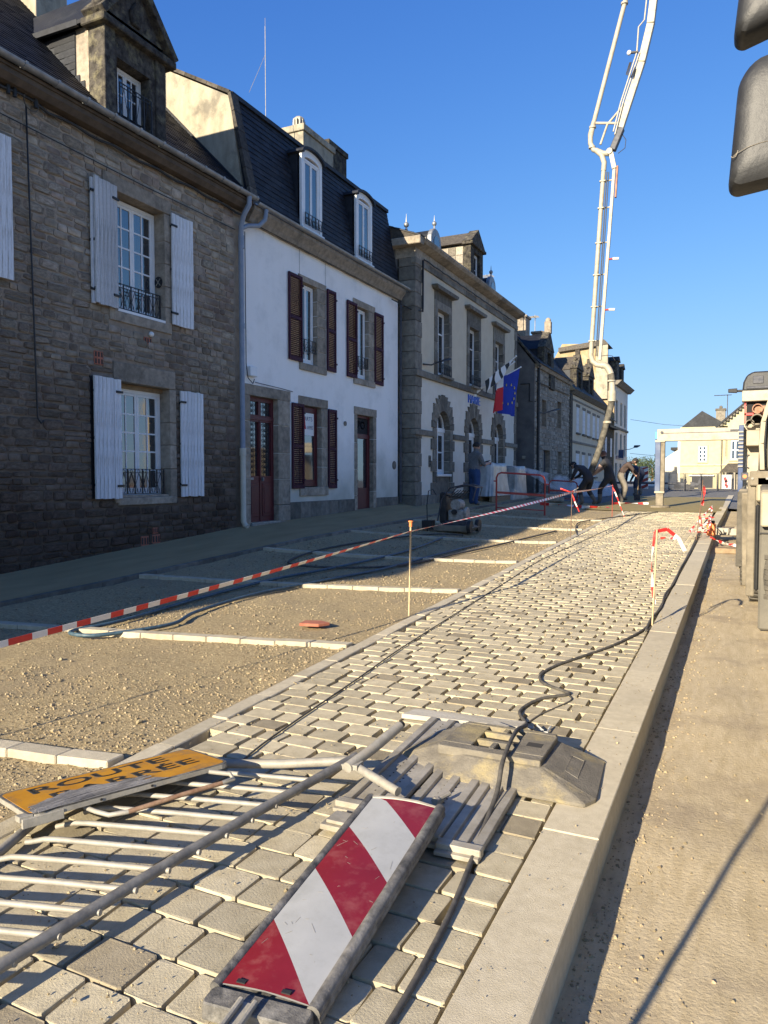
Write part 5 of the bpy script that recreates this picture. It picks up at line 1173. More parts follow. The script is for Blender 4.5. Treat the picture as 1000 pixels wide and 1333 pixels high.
for (a, c, zt) in ((14.33, 15.22, 8.98), (16.93, 17.83, 8.94)):
    X1 = WX+.07; cy = (a+c)/2; hw = (c-a)/2
    arch = [(cy+hw*math.cos(math.pi*i/10), zt-.14+.15*math.sin(math.pi*i/10)) for i in range(11)]
    b = MB(); b.prism([(c, 7.2)]+arch+[(a, 7.2)], 'x', X1-.5, X1-.06); dm = part('dormer', b.mesh('dormer', M['slate']), W)
    b = MB()
    b.box(X1-.1, X1, a, a+.1, 7.2, zt-.13); b.box(X1-.1, X1, c-.1, c, 7.2, zt-.13)
    inn = [(cy+(hw-.1)*math.cos(math.pi*i/10), zt-.24+.1*math.sin(math.pi*i/10)) for i in range(11)]
    for i in range(10): b.prism([arch[i], arch[i+1], inn[i+1], inn[i]], 'x', X1-.1, X1+.005)
    b.box(X1-.12, X1+.05, a-.03, c+.03, 7.16, 7.23)
    part('dormer_frame', b.mesh('dormer_frame', M['paint_white']), dm)
    b = MB(); lip = [(cy+(hw+.07)*math.cos(math.pi*i/10), zt-.12+.19*math.sin(math.pi*i/10)) for i in range(11)]; lp2 = [(cy+(hw+.0)*math.cos(math.pi*i/10), zt-.14+.155*math.sin(math.pi*i/10)) for i in range(11)]
    for i in range(10): b.prism([lip[i], lip[i+1], lp2[i+1], lp2[i]], 'x', X1-.6, X1+.08)
    part('dormer_hood', b.mesh('dormer_hood', M['slate']), dm)
    wv = window_unit(W, X1-.02, a+.1, c-.1, 7.23, zt-.2, 2, 1, 1, fr=.05, back=None, name='dormer_window', seed=int(a))
    rail_unit(W, X1+.04, a+.08, c-.08, 7.32, 7.56, 'scroll')
# chimneys
b = MB(); b.box(-11.42, -10.54, 17, 18.6, 9.4, 10.75); b.box(-11.47, -10.49, 16.95, 18.65, 10.75, 10.92); ch = part('chimney', b.mesh('chimney', M['render_gable'], bevel=.01), W, label='broad rendered chimney with a striped cowl')
b = MB()
for k in range(9):
    a = math.pi*2*k/9; b.obox((-10.92+.13*math.cos(a), 17.4+.13*math.sin(a), 11.1), (.02, 0, 0), (0, .05, 0), (0, 0, .14))
b.cyl((-10.92, 17.4), .1, 10.92, 11.2, axis='z', n=10); b.sphere((-10.92, 17.4, 11.25), .16, 8, sc=(1, 1, .6)); part('cowl', b.mesh('cowl', M['galv']), ch)
b = MB(); b.box(-11.66, -11.2, 19.5, 20.6, 9.8, 11.5); b.box(-11.7, -11.16, 19.45, 20.65, 11.5, 11.66); part('chimney', b.mesh('chimney', M['granite_dark'], bevel=.01), W, label='lichened stone chimney behind the broad one')
b = MB(); b.tube([(-11.03, 16, 9.8), (-11.03, 16, 13.0)], .009, 6); b.tube([(-11.03, 16, 12.3), (-11.5, 15.95, 11.45)], .006, 4); b.tube([(-11.03, 16, 13.0), (-11.03, 16, 13.2)], .006, 4); tag(part('aerial', b.mesh('aerial', M['galv'])), 'thin tall aerial rod on the roof of the white house', 'aerial')
# narrow pipe at the right corner
b = MB(); b.tube([(WX+.05, 19.72, 6.9), (WX+.05, 19.72, .9)], .035, 8); part('downpipe', b.mesh('downpipe', M['darksteel'], smooth='auto'), W)

# ================================================================== 3. town hall
T = thing('town_hall', 'cream and grey granite town hall with arched ground floor openings', 'town hall', (-8.6, 25, .8))
TX = -8.6; TY0, TY1 = 19.9, 30.7
cents = [22.18, 25.18, 28.2]
ups = [(c_-.5, c_+.5, 4.82, 6.88) for c_ in cents]; r_i = .57; zsp = 3.17
los = [(c_-r_i, c_+r_i, 1.7 if i == 0 else .9, zsp+r_i) for i, c_ in enumerate(cents)]
b = MB(); wall_grid(b, TX-.5, TX, TY0+.4, TY1, 4.7, 8.0, ups, g=.006); part('upper_wall', b.mesh('upper_wall', M['render_cream']), T)
b = MB(); wall_grid(b, TX-.5, TX, TY0+.4, TY1, 1.1, 4.7, los, g=.006); part('lower_wall', b.mesh('lower_wall', M['render_pale']), T)
b = MB(); b.box(TX-7, TX-.5, TY0, TY0+.3, .3, 8.3); b.box(TX-7, TX-.5, TY1-.3, TY1, .3, 8.3); b.box(TX-7.3, TX-7, TY0, TY1, .3, 8.3); part('side_wall', b.mesh('side_wall', M['render_dark']), T)
# corner pier in big blocks, alternately wide
zj = [.6, 1.1, 1.5, 1.95, 2.35, 2.78, 3.06, 3.5, 3.9, 4.3, 4.6, 4.8, 5.3, 5.75, 6.2, 6.6, 7.0, 7.35, 7.75, 8.0]
for i in range(len(zj)-1):
    e = .05 if i % 2 else 0; b = MB(); b.box(TX-.55, TX+.03+(.03 if i < 1 else 0), TY0, TY0+.46+e, zj[i]+.006, zj[i+1]-.006); part('quoin', b.mesh('quoin', M['granite_grey'], bevel=.008), T)
    b = MB(); b.box(TX-.3, TX+.03, TY1-.25-e, TY1+.02, zj[i]+.006, zj[i+1]-.006); part('quoin', b.mesh('quoin', M['granite_grey'], bevel=.008), T)
for (d, e, p) in ((4.6, 4.79, .09), (2.88, 3.05, .08)):
    segs = [(TY0-.02, TY1+.05)] if d > 4 else [(TY0-.02, 21.32), (23.04, 24.32), (26.04, 27.34), (29.06, TY1+.05)]
    for (a, c) in segs:
        n = max(1, int((c-a)/1.1))
        for i in range(n):
            b = MB(); b.box(TX-.1, TX+p, a+(c-a)*i/n+.004, a+(c-a)*(i+1)/n-.004, d, e); part('string_course', b.mesh('string_course', M['granite_grey'], bevel=.012), T)
n = 9
for i in range(n):
    a, c = TY0+.46+(TY1-TY0-.7)*i/n, TY0+.46+(TY1-TY0-.7)*(i+1)/n
    if any(c_-.86 < (a+c)/2 < c_+.86 for c_ in cents[1:]): continue
    b = MB(); b.box(TX-.1, TX+.05, a+.005, c-.005, .5, 1.1); part('plinth_stone', b.mesh('plinth_stone', M['granite_grey'], bevel=.008), T)
for c_, op in zip(cents, ups):
    fr_ = T
    zz = split(4.79, 6.9, 6, int(c_)); quoins(T, TX, c_-.74, c_-.5, zz, M['granite_grey'], proud=.035, depth=.3, name='jamb_stone'); quoins(T, TX, c_+.5, c_+.74, zz, M['granite_grey'], proud=.035, depth=.3, name='jamb_stone')
    b = MB(); b.box(TX-.3, TX+.035, c_-.74, c_+.74, 6.88, 7.12); b.box(TX-.02, TX+.03, c_-.74, c_+.74, 7.12, 7.4); part('lintel', b.mesh('lintel', M['granite_grey'], bevel=.006), T)
    b = MB(); b.prism([(c_-.86, 7.4), (c_+.86, 7.4), (c_+.96, 7.47), (c_+.96, 7.53), (c_-.96, 7.53), (c_-.96, 7.47)], 'x', TX-.02, TX+.2); part('hood_mould', b.mesh('hood_mould', M['granite_grey'], bevel=.012), T)
    window_unit(T, TX-.16, c_-.5, c_+.5, 4.85, 6.88, 2, 1, 1, fr=.06, back='curtain', seed=int(c_), midrail=.68)
    b = MB(); b.box(TX-.1, TX+.2, c_-.52, c_+.52, 4.76, 4.83); part('balcony_sill', b.mesh('balcony_sill', M['granite_grey']), T)
    rail_unit(T, TX+.12, c_-.46, c_+.46, 4.84, 5.2, 'lattice')
for i, (c_, op) in enumerate(zip(cents, los)):
    # stepped voussoir surround as separate blocks
    nb = 13; prev = None
    def outer(th):
        steps = [(.0, 1.05, .02), (.34, 1.02, .35)]
        return 0
    hw0 = 1.0
    angs = [math.pi*k/nb for k in range(nb+1)]
    for k in range(nb):
        a0, a1 = angs[k]+.008, angs[k+1]-.008; am = (a0+a1)/2
        # stepped outline: each block ends on a horizontal/vertical step
        Rm = .96+.12*abs(math.sin(am))**3
        oy, oz = Rm*math.cos(am), Rm*math.sin(am)
        p0 = (c_+r_i*math.cos(a0), zsp+r_i*math.sin(a0)); p1 = (c_+r_i*math.cos(a1), zsp+r_i*math.sin(a1))
        if abs(math.cos(am)) > .72:      # side blocks end in a vertical face
            s_ = 1 if math.cos(am) > 0 else -1; yy = c_+oy*1.0
            q0 = (yy, zsp+abs(oy)*math.tan(min(a0, math.pi-a0) if s_ > 0 else (math.pi-a0))*1.0) ; q1 = (yy, zsp+abs(oy)*math.tan(a1 if s_ > 0 else (math.pi-a1)))
        elif abs(math.cos(am)) < .1:
            q0 = (c_+.13, zsp+1.08); q1 = (c_-.13, zsp+1.08)
        else:
            s_ = 1 if math.cos(am) > 0 else -1
            zt_ = zsp+oz; q0 = (c_+(zt_-zsp)/math.tan(a0), zt_); q1 = (c_+(zt_-zsp)/math.tan(a1), zt_)
        b = MB(); b.prism([p0, q0, q1, p1], 'x', TX-.34, TX+.045); part('voussoir', b.mesh('voussoir', M['granite_grey'], bevel=.006), T)
    zfoot = 1.1 if i == 0 else .6
    zj2 = [zsp]; 
    while zj2[-1] > zfoot+.2: zj2.append(zj2[-1]-.34)
    zj2[-1] = zfoot
    for k in range(len(zj2)-1):
        e = .26 if k % 2 == 1 else .06
        for s_ in (-1, 1):
            y_in, y_out = c_+s_*r_i, c_+s_*(.8+e*.8)
            b = MB(); b.box(TX-.34, TX+.045, y_in, y_out, zj2[k+1]+.005, zj2[k]-.005); part('jamb_stone', b.mesh('jamb_stone', M['granite_grey'], bevel=.006), T)
    if i == 0:
        b = MB(); b.box(TX-.3, TX+.02, c_-.57, c_+.57, .6, 1.68); part('apron', b.mesh('apron', M['granite_grey'], bevel=.01), T)
        b = MB(); b.box(TX-.3, TX+.09, c_-.6, c_+.62, 1.66, 1.74); part('sill', b.mesh('sill', M['paint_white'], bevel=.01), T)
        window_unit(T, TX-.17, c_-.56, c_+.56, 1.74, 3.1, 2, 1, 1, fr=.07, back='curtain', seed=31, midrail=.5, name='ground_window')
    else:
        window_unit(T, TX-.17, c_-.56, c_+.56, .95, 3.1, 2, 1, 1, fr=.07, back='curtain', seed=31+i, midrail=.4, name='glazed_door')
    # arched fanlight
    ar = [(c_+(r_i-.01)*math.cos(math.pi*k/12), zsp-.02+(r_i-.01)*math.sin(math.pi*k/12)) for k in range(13)]; ai = [(c_+(r_i-.08)*math.cos(math.pi*k/12), zsp+.04+(r_i-.12)*math.sin(math.pi*k/12)) for k in range(13)]
    b = MB()
    for k in range(12): b.prism([ar[k], ar[k+1], ai[k+1], ai[k]], 'x', TX-.22, TX-.16)
    b.box(TX-.22, TX-.14, c_-r_i, c_+r_i, 3.08, 3.22); b.box(TX-.215, TX-.165, c_-.03, c_+.03, 3.2, zsp+r_i-.06); fl = part('fanlight', b.mesh('fanlight', M['paint_white']), T)
    b = MB(); b.prism(ai, 'x', TX-.21, TX-.2); part('pane', b.mesh('pane', M['glass']), fl)
    bk = MB(); bk.box(TX-.6, TX-.55, c_-.6, c_+.6, .8, 3.8); part('room', bk.mesh('room', M['dark_room']), fl)
# frieze, architrave, cornice
n = 10
for i in range(n):
    a, c = TY0-.02+(TY1-TY0+.1)*i/n, TY0-.02+(TY1-TY0+.1)*(i+1)/n
    b = MB(); b.box(TX-.1, TX+.05, a+.003, c-.003, 7.82, 8.0); part('architrave', b.mesh('architrave', M['granite_grey'], bevel=.01), T)
    b = MB(); b.prism([(TX-.3, 8.28), (TX+.08, 8.28), (TX+.3, 8.36), (TX+.36, 8.44), (TX+.36, 8.5), (TX-.3, 8.5)], 'y', a, c-.004); part('cornice', b.mesh('cornice', M['granite'], bevel=.01), T)
b = MB(); b.box(TX-.6, TX+.03, TY0-.01, TY1+.05, 8.0, 8.28); part('frieze', b.mesh('frieze', M['granite']), T)
b = MB(); b.prism([(TY0-.3, 8.28), (TY0-.3, 8.5), (TY0, 8.5), (TY0, 8.28)], 'x', TX-.9, TX+.3); part('cornice_return', b.mesh('cornice_return', M['granite'], bevel=.02), T)
b = MB(); b.tube([(TX+.09, TY0+.5+k*.4, 8.03+(.02 if k % 2 else 0)) for k in range(26)], .02, 5); b.tube([(TX+.07, TY0+.47, 8.0), (TX+.07, TY0+.47, 6.65), (TX+.09, TY0+.4, 6.5)], .03, 6); part('wall_cable', b.mesh('wall_cable', M['black'], smooth=True), T)
b = MB(); b.tube([(WX+.1, 19.0, 6.62), (WX+.3, 19.9, 6.5), (TX+.09, TY0+.35, 6.5)], .018, 6); part('wall_cable', b.mesh('wall_cable', M['black'], smooth=True), T)
slope_roof(T, TY0-.25, TY1+.05, TX+.3, 8.52, TX-3.6, 10.0, .22, M['slate'], seed=12)
slope_roof(T, TY0-.25, TY1+.05, TX-7.4, 8.4, TX-3.6, 10.0, .4, M['slate'], seed=13, name='rear_roof')
b = MB(); b.prism([(TX+.3, 8.52), (TX-3.6, 10.0), (TX-7.4, 8.4)], 'y', TY0-.22, TY0-.1); part('roof_end', b.mesh('roof_end', M['slate_brown']), T)
text_obj('sign_letters', 'MAIRIE', M['blue_letters'], lambda x, y, z: V3(TX+.02+z, 25.22+x*.43, 4.365+y*.42), 1.0, T, thick=.02)
b = MB(); b.box(TX+.002, TX+.03, 21.0, 21.14, 1.95, 2.3); nb_ = part('notice_plate', b.mesh('notice_plate', M['granite_grey']), T)
for k in range(3): piece('notice_line', M['hole'], TX+.03, TX+.033, 21.02, 21.12, 2.0+.1*k, 2.05+.1*k, nb_)
# big stone dormer
XD = -8.85
b = MB(); wall_grid(b, XD-.3, XD, 25.55, 26.95, 8.55, 10.0, [(25.95, 26.6, 8.7, 9.8)]); dm = part('dormer', b.mesh('dormer', M['granite_dark'], bevel=.01), T, label='tall granite dormer with a lit side wall')
b = MB(); b.box(XD-1.25, XD-.3, 25.6, 26.9, 8.6, 9.98); part('dormer_cheek', b.mesh('dormer_cheek', M['render_gable']), dm)
b = MB(); b.box(XD-.32, XD+.1, 25.45, 27.05, 9.98, 10.08); b.prism([(25.42, 10.08), (27.08, 10.08), (26.25, 10.68)], 'x', XD-.3, XD+.06); part('pediment', b.mesh('pediment', M['granite_dark'], bevel=.01), dm)
b = MB(); b.prism([(25.42, 10.02), (27.08, 10.02), (26.25, 10.62)], 'x', XD-2.3, XD-.3); part('dormer_roof', b.mesh('dormer_roof', M['slate_brown']), dm)
window_unit(T, XD-.12, 25.95, 26.6, 8.7, 9.8, 2, 1, 2, fr=.05, back=None, name='dormer_window', seed=3)
rr2 = random.Random(8)
for k in range(12): piece('cheek_stone', M['granite_far'], XD-.3-.28*(k % 3)-.27, XD-.3-.28*(k % 3)-.01, 25.575, 25.6, 8.75+.3*(k//3)+.01, 8.75+.3*(k//3)+.29, dm)
for c_, zb_ in ((22.1, 8.6), (28.0, 8.55)):
    b = MB(); ar = [(c_+.42*math.cos(math.pi*k/10), zb_+.45+.42*math.sin(math.pi*k/10)) for k in range(11)]
    b.prism([(c_+.42, zb_)]+ar+[(c_-.42, zb_)], 'x', XD-.1, XD+.05); dm = part('dormer', b.mesh('dormer', M['zinc'], bevel=.02), T, label='small round-headed zinc dormer')
    b = MB(); b.prism([(c_+.36, zb_)]+[(c_+(p[0]-c_)*.86, p[1]-.03) for p in ar]+[(c_-.36, zb_)], 'x', XD-1.5, XD-.1); part('dormer_roof', b.mesh('dormer_roof', M['slate']), dm)
    b = MB(); b.cyl((c_, zb_+.42), .22, XD+.05, XD+.065, axis='x', n=16); part('pane', b.mesh('pane', M['glass']), dm)
    b = MB(); b.cyl((XD-.02, c_), .03, zb_+.85, zb_+1.0, axis='z', n=8); b.sphere((XD-.02, c_, zb_+1.04), .075, 10); b.cyl((XD-.02, c_), .02, zb_+1.12, zb_+1.3, axis='z', n=6, r2=.004); part('finial', b.mesh('finial', M['zinc'], smooth='auto'), dm)
for (xx, yy, zz) in ((-9.66, 21.7, 9.5), (-10.75, 20.6, 9.75)):
    b = MB(); b.cyl((xx, yy), .14, zz-.35, zz, axis='z', n=10, r2=.03); b.sphere((xx, yy, zz+.1), .085, 10); b.cyl((xx, yy), .03, zz+.15, zz+.45, axis='z', n=6, r2=.003); part('roof_finial', b.mesh('roof_finial', M['zinc'], smooth='auto'), T)
# street lamps on the walls
def wall_lamp(x, y, z, L, label, dirx=.35, gx=1.0):
    t = thing('street_lamp', label, 'street lamp', (x, y, z), group='lamps bracketed off the house fronts')
    b = MB(); b.tube([(x, y, z), (x+.1*gx, y+L*.3, z+.02), (x+.25*gx, y+L*.55, z+.16)], .022, 7); part('bracket', b.mesh('bracket', M['iron'], smooth='auto'), t)
    b = MB(); b.loft([(x+.22*gx, y+L*.5, z+.13), (x+.34*gx, y+L*.5, z+.13), (x+.34*gx, y+L*.55, z+.18), (x+.22*gx, y+L*.55, z+.18)], [(x+.2*gx, y+L, z+.28), (x+.42*gx, y+L, z+.28), (x+.40*gx, y+L, z+.34), (x+.22*gx, y+L, z+.34)])
    part('lamp_head', b.mesh('lamp_head', M['iron'], bevel=.015), t)
    return t
wall_lamp(TX+.03, 20.5, 5.0, 1.3, 'dark bracket lamp on the corner of the town hall')

# ---- flags
FB = Vector((TX+.02, 25.32, 4.66))
fh = thing('flag_holder', 'white bracket holding the three flagpoles on the town hall front', 'bracket', tuple(FB))
b = MB(); b.tube([FB, FB+V3(.12, .12, .12)], .07, 8); b.box(TX, TX+.04, 25.2, 25.45, 4.5, 4.75); part('socket', b.mesh('socket', M['paint_white']), fh)
def flag(label, tip, cloth_pts, mats, mfun, group='flags on the town hall front'):
    t = thing('flag', label, 'flag', tuple(FB), group=group)
    b = MB(); b.tube([FB+V3(.08, .08, .08), tip], .02, 7); b.sphere(tip, .035, 7); part('pole', b.mesh('pole', M['paint_white'], smooth='auto'), t)
    rows = cloth_pts; nu = len(rows[0]); b = MB(); vv = []
    for rw in rows: vv += [Vector(p) for p in rw]
    ff = []; n0 = len(vv)
    vv2 = vv+[p+Vector((-.012, 0, 0)) for p in vv]
    base = len(b.v); b.v += [tuple(p) for p in vv2]
    for j in range(len(rows)-1):
        for i in range(nu-1):
            q = (j*nu+i, j*nu+i+1, (j+1)*nu+i+1, (j+1)*nu+i); mi = mfun(i/(nu-1), j/(len(rows)-1))
            b.f.append(q); b.m.append(mi); b.f.append(tuple(k+n0 for k in reversed(q))); b.m.append(mi)
    part('cloth', b.mesh('cloth', mats, smooth=True), t); return t
def hang(p0, p1, drop, nu, nv, taper=.0, wave=.05, shift=(0,0,0), dropf=None):
    rows = []
    for j in range(nv+1):
        q = j/nv; rw = []
        for i in range(nu+1):
            a = i/nu; p = Vector(p0).lerp(Vector(p1), a); dd = drop*(dropf(a) if dropf else 1)
            s_ = (1-taper*q)
            c = Vector(p0).lerp(Vector(p1), .5); 
            pt_ = Vector((c.x+(p.x-c.x)*s_, c.y+(p.y-c.y)*s_, p.z-dd*q))
            pt_.x += wave*math.sin(a*9+q*3)*(0.3+q); pt_.y += wave*.5*math.cos(a*7+q*2)
            pt_ += Vector(shift)*q; rw.append(pt_)
        rows.append(rw)
    return rows
tipE = Vector((-7.2, 26.31, 5.6)); k0 = FB.lerp(tipE, .42)
eu_rows = hang(k0, FB.lerp(tipE, .97), 1.45, 14, 12, taper=.25, wave=.06, dropf=lambda a: .75+.45*a)
eu = flag('blue flag with a ring of yellow stars hanging off the lowest pole', tipE, eu_rows, [M['flag_blue']], lambda a, q: 0)
def grid_at(rows, a, q):
    nu = len(rows[0])-1; nv = len(rows)-1; x = min(nu-1e-6, a*nu); y = min(nv-1e-6, q*nv); i, j = int(x), int(y); fx, fy = x-i, y-j
    return rows[j][i].lerp(rows[j][i+1], fx).lerp(rows[j+1][i].lerp(rows[j+1][i+1], fx), fy)
for k in range(12):
    an = 2*math.pi*k/12; b = MB(); c0 = grid_at(eu_rows, .5+.3*math.cos(an), .5+.24*math.sin(an)); P = []
    for j in range(10):
        rr_ = .05 if j % 2 == 0 else .022; P.append((c0.y+rr_*math.sin(j*math.pi/5), c0.z+rr_*math.cos(j*math.pi/5)))
    b.prism(P, 'x', c0.x+.012, c0.x+.03); part('star', b.mesh('star', M['flag_yellow']), eu)
tipF = Vector((-7.35, 26.0, 5.75)); a0 = FB.lerp(tipF, .5)
flag('blue white and red flag hanging in folds between the other two', tipF, hang(FB.lerp(tipF, .52), FB.lerp(tipF, .72), 1.3, 10, 10, taper=-.3, wave=.07), [M['flag_blue'], M['flag_white'], M['flag_red']], lambda a, q: 2 if q > .38 else (1 if q > .05 else 0))
tipB = Vector((-7.2, 25.69, 5.9))
flag('black and white striped flag wrapped round the highest pole', tipB, hang(FB.lerp(tipB, .3)+V3(0, -.25, 0), FB.lerp(tipB, .95), .34, 16, 6, taper=.0, wave=.05, dropf=lambda a: 1.6-1.2*a), [M['flag_white'], M['black']], lambda a, q: 1 if int(a*9) % 2 == 0 else 0)
# ================================================================== 4. pale rubble house further up
G_ = thing('granite_house', 'grey rubble granite house with a tall stone dormer beyond the town hall', 'house', (-8, 35, 1))
GX, GY0, GY1 = -8.0, 31.5, 38.6
gzb = lambda y: gz(-8, y)-.1
gw = [(32.7, 33.5, 3.95, 5.1), (35.75, 36.6, 4.05, 5.3), (33.05, 34.35, .8, 2.88), (36.0, 36.85, 1.9, 2.9)]
b = MB(); wall_grid(b, GX-.4, GX, GY0, GY1, .4, 6.4, gw, g=.006); part('wall', b.mesh('wall', M['mortar']), G_)
rubble(G_, GX, GY0+.0, GY1, gzb, 6.4, [(a-.12, c+.12, d-.1, e+.2) for a, c, d, e in gw]+[(34.0, 34.9, 5.6, 6.4)], M['granite_far'], ch=(.16, .26), ln=(.25, .6), nmax=290, seed=12, depth=.03, label='remaining rubble stones of the granite front')
for a, c, d, e in gw:
    b = MB(); b.box(GX-.3, GX+.03, a-.12, c+.12, e, e+.2); part('lintel', b.mesh('lintel', M['granite'], bevel=.01), G_)
    for q in (a-.12, c): b = MB(); b.box(GX-.3, GX+.03, q, q+.12, d, e-.004); part('jamb_stone', b.mesh('jamb_stone', M['granite'], bevel=.01), G_)
    if d > 1: window_unit(G_, GX-.2, a, c, d, e, 2, 1, 2, fr=.04, mf='granite_dark', back=None, seed=int(a))
b = MB(); b.box(GX-.25, GX-.2, 33.05, 34.35, .8, 2.88); part('door', b.mesh('door', M['darksteel']), G_)
b = MB(); b.prism([(GX, .4), (GX, 6.4), (GX+.02, 6.45), (-9.9, 8.9), (-12.5, 8.9+.2), (-16, 6.4), (-16, .4)], 'y', GY0-.06, GY0-.01)
part('end_wall', b.mesh('end_wall', M['render_dark']), G_)
b = MB(); b.bar((GX+.25, GY0-.05, 6.35), (-9.9, GY0-.05, 9.0), .16, .09, up=(1, 0, 1)); b.bar((-9.9, GY0-.05, 9.0), (-12.3, GY0-.05, 11.0), .16, .09, up=(1, 0, 1)); part('gable_coping', b.mesh('gable_coping', M['granite_dark'], bevel=.01), G_)
b = MB(); b.prism([(-9.7, 8.6), (-12.4, 11.0), (-15.6, 6.4), (-9.7, 6.4)], 'y', GY0-.04, GY0+.3); part('upper_gable', b.mesh('upper_gable', M['render_gable']), G_)
b = MB(); b.prism([(GX-.1, 6.36), (GX+.12, 6.36), (GX+.22, 6.5), (GX-.1, 6.5)], 'y', GY0, GY1); part('eaves_moulding', b.mesh('eaves_moulding', M['granite']), G_)
slope_roof(G_, GY0, GY1, GX+.25, 6.5, -12.3, 10.9, .22, M['slate'], seed=21)
b = MB(); 
wall_grid(b, GX-.28, GX+.04, 33.0, 34.85, 6.45, 7.45, [(33.6, 34.3, 6.5, 7.3)]); b.prism([(32.95, 7.45), (34.9, 7.45), (34.0, 8.35)], 'x', GX-.28, GX+.06); dm = part('dormer', b.mesh('dormer', M['granite_dark'], bevel=.02), G_, label='tall weathered granite dormer with finial')
b = MB(); b.box(GX-.2, GX+.1, 33.9, 34.15, 8.2, 8.75); b.sphere((GX-.05, 34.02, 8.8), .14, 8); part('finial', b.mesh('finial', M['granite'], bevel=.02), dm)
b = MB(); b.box(GX-.1, GX+.1, 34.0, 34.9, 5.7, 6.4); part('pier', b.mesh('pier', M['granite_dark'], bevel=.02), dm)
b = MB(); b.prism([(33.0, 7.4), (34.85, 7.4), (34.0, 8.2)], 'x', GX-2.2, GX-.28); b.box(GX-1.9, GX-.28, 33.05, 34.8, 6.6, 7.4); part('dormer_roof', b.mesh('dormer_roof', M['slate']), dm)
b = MB(); b.box(GX-.15, GX-.1, 33.6, 34.3, 6.5, 7.3); part('dormer_window', b.mesh('dormer_window', M['glass']), dm)
for (x0, x1, y0, y1, z0, z1, m) in ((-11.1, -10.4, 32.6, 33.5, 8.5, 9.95, 'render_gable'), (-10.35, -9.75, 36.5, 37.3, 8.0, 9.6, 'granite'), (-9.9, -9.4, 38.3, 38.9, 7.6, 9.1, 'granite')):
    b = MB(); b.box(x0, x1, y0, y1, z0, z1); b.box(x0-.06, x1+.06, y0-.06, y1+.06, z1, z1+.12); part('chimney', b.mesh('chimney', M[m], bevel=.02), G_)
for (x, y, z) in ((-10.6, 33.2, 10.1), (-9.9, 38.9, 9.3)):
    b = MB(); b.tube([(x, y, z-.4), (x, y, z+.9)], .02, 5)
    for k in range(5): b.tube([(x-.25, y-.1*k, z+.75), (x+.25, y-.1*k, z+.75)], .01, 4)
    b.tube([(x, y-.5, z+.75), (x, y+.3, z+.75)], .012, 4); part('aerial', b.mesh('aerial', M['galv']), G_)
b = MB(); b.tube([(GX+.08, 31.85, 6.4), (GX+.08, 31.85, 1.0)], .06, 8); part('downpipe', b.mesh('downpipe', M['black'], smooth='auto'), G_)
b = MB(); b.tube([(GX+.06, 31.6, 5.75), (GX+.06, 38.3, 5.84)], .03, 5); part('wall_cable', b.mesh('wall_cable', M['black']), G_)
b = MB(); b.tube([(GX-.6, 31.4, 5.65), (GX-.2, 31.4, 5.65), (GX-.2, 31.4, 4.9), (GX+.06, 31.5, 4.9)], .025, 5); part('wall_cable', b.mesh('wall_cable', M['black']), G_)
b = MB(); b.box(-8.5, -8.36, 31.37, 31.43, 2.45, 2.57); part('notice', b.mesh('notice', M['alu']), G_, label='small pale notice')
b = MB(); b.box(-8.42, -8.2, 31.36, 31.42, 1.8, 2.0); part('notice', b.mesh('notice', M['truck_blue']), G_, label='blue notice below the pale one')
wall_lamp(GX+.05, 31.9, 4.45, 2.2, 'bracket lamp on the granite house beside its black downpipe', gx=1.2)

# ================================================================== 5. cream house
K_ = thing('cream_house', 'cream rendered house with tall white shutters and twin slate dormers', 'house', (-8.1, 44, 1.1))
KX, KY0, KY1 = -8.1, 39.2, 50.2
kw = [(41.0, 41.7, 4.1, 5.5), (42.72, 43.45, 4.1, 5.46), (44.15, 44.95, 4.08, 5.42), (45.9, 46.7, 4.05, 5.4), (41.0, 41.8, 1.7, 2.98), (42.7, 43.45, 1.7, 2.95), (44.6, 45.3, 1.7, 2.95), (47.4, 48.1, 4.05, 5.4), (46.4, 47.2, 1.7, 2.95)]
b = MB(); wall_grid(b, KX-.4, KX, KY0, KY1, .3, 6.05, kw, g=.006); b.box(KX-7, KX-.4, KY0, KY0+.3, .3, 6.0); part('wall', b.mesh('wall', M['render_cream']), K_)
for i, (a, c, d, e) in enumerate(kw):
    b = MB(); b.box(KX-.2, KX+.03, a-.12, c+.12, e, e+.14); part('lintel', b.mesh('lintel', M['granite_grey'], bevel=.01), K_)
    b = MB(); b.box(KX-.2, KX+.1, a-.14, c+.14, d-.1, d); part('sill', b.mesh('sill', M['granite_grey'], bevel=.01), K_)
    for s_ in range(2):
        w2_ = (c-a)/2; o = piece('shutter', M['plank_white'], KX-.04, KX+.0, a+s_*w2_+.01, a+(s_+1)*w2_-.01, d+.01, e-.01, K_)
b = MB(); b.box(KX-.1, KX+.06, KY0, KY1, 3.5, 3.62); b.box(KX-.1, KX+.04, KY0, KY1, 5.75, 5.85); part('string_course', b.mesh('string_course', M['granite_grey'], bevel=.01), K_)
b = MB(); b.prism([(KX-.1, 6.05), (KX+.1, 6.05), (KX+.3, 6.25), (KX-.1, 6.25)], 'y', KY0-.05, KY1); part('cornice', b.mesh('cornice', M['granite_grey']), K_)
slope_roof(K_, KY0, KY1, KX+.25, 6.27, -9.6, 8.4, .22, M['slate'], seed=31); slope_roof(K_, KY0, KY1, -9.6, 8.4, -13, 9.4, .35, M['slate_brown'], seed=32, name='upper_roof')
b = MB(); b.prism([(KX+.3, 6.2), (-9.6, 8.42), (-11.2, 10.2), (-13.5, 8.6), (-16, 6)], 'y', KY0-.1, KY0+.15); part('gable_wall', b.mesh('gable_wall', M['render_ochre']), K_)
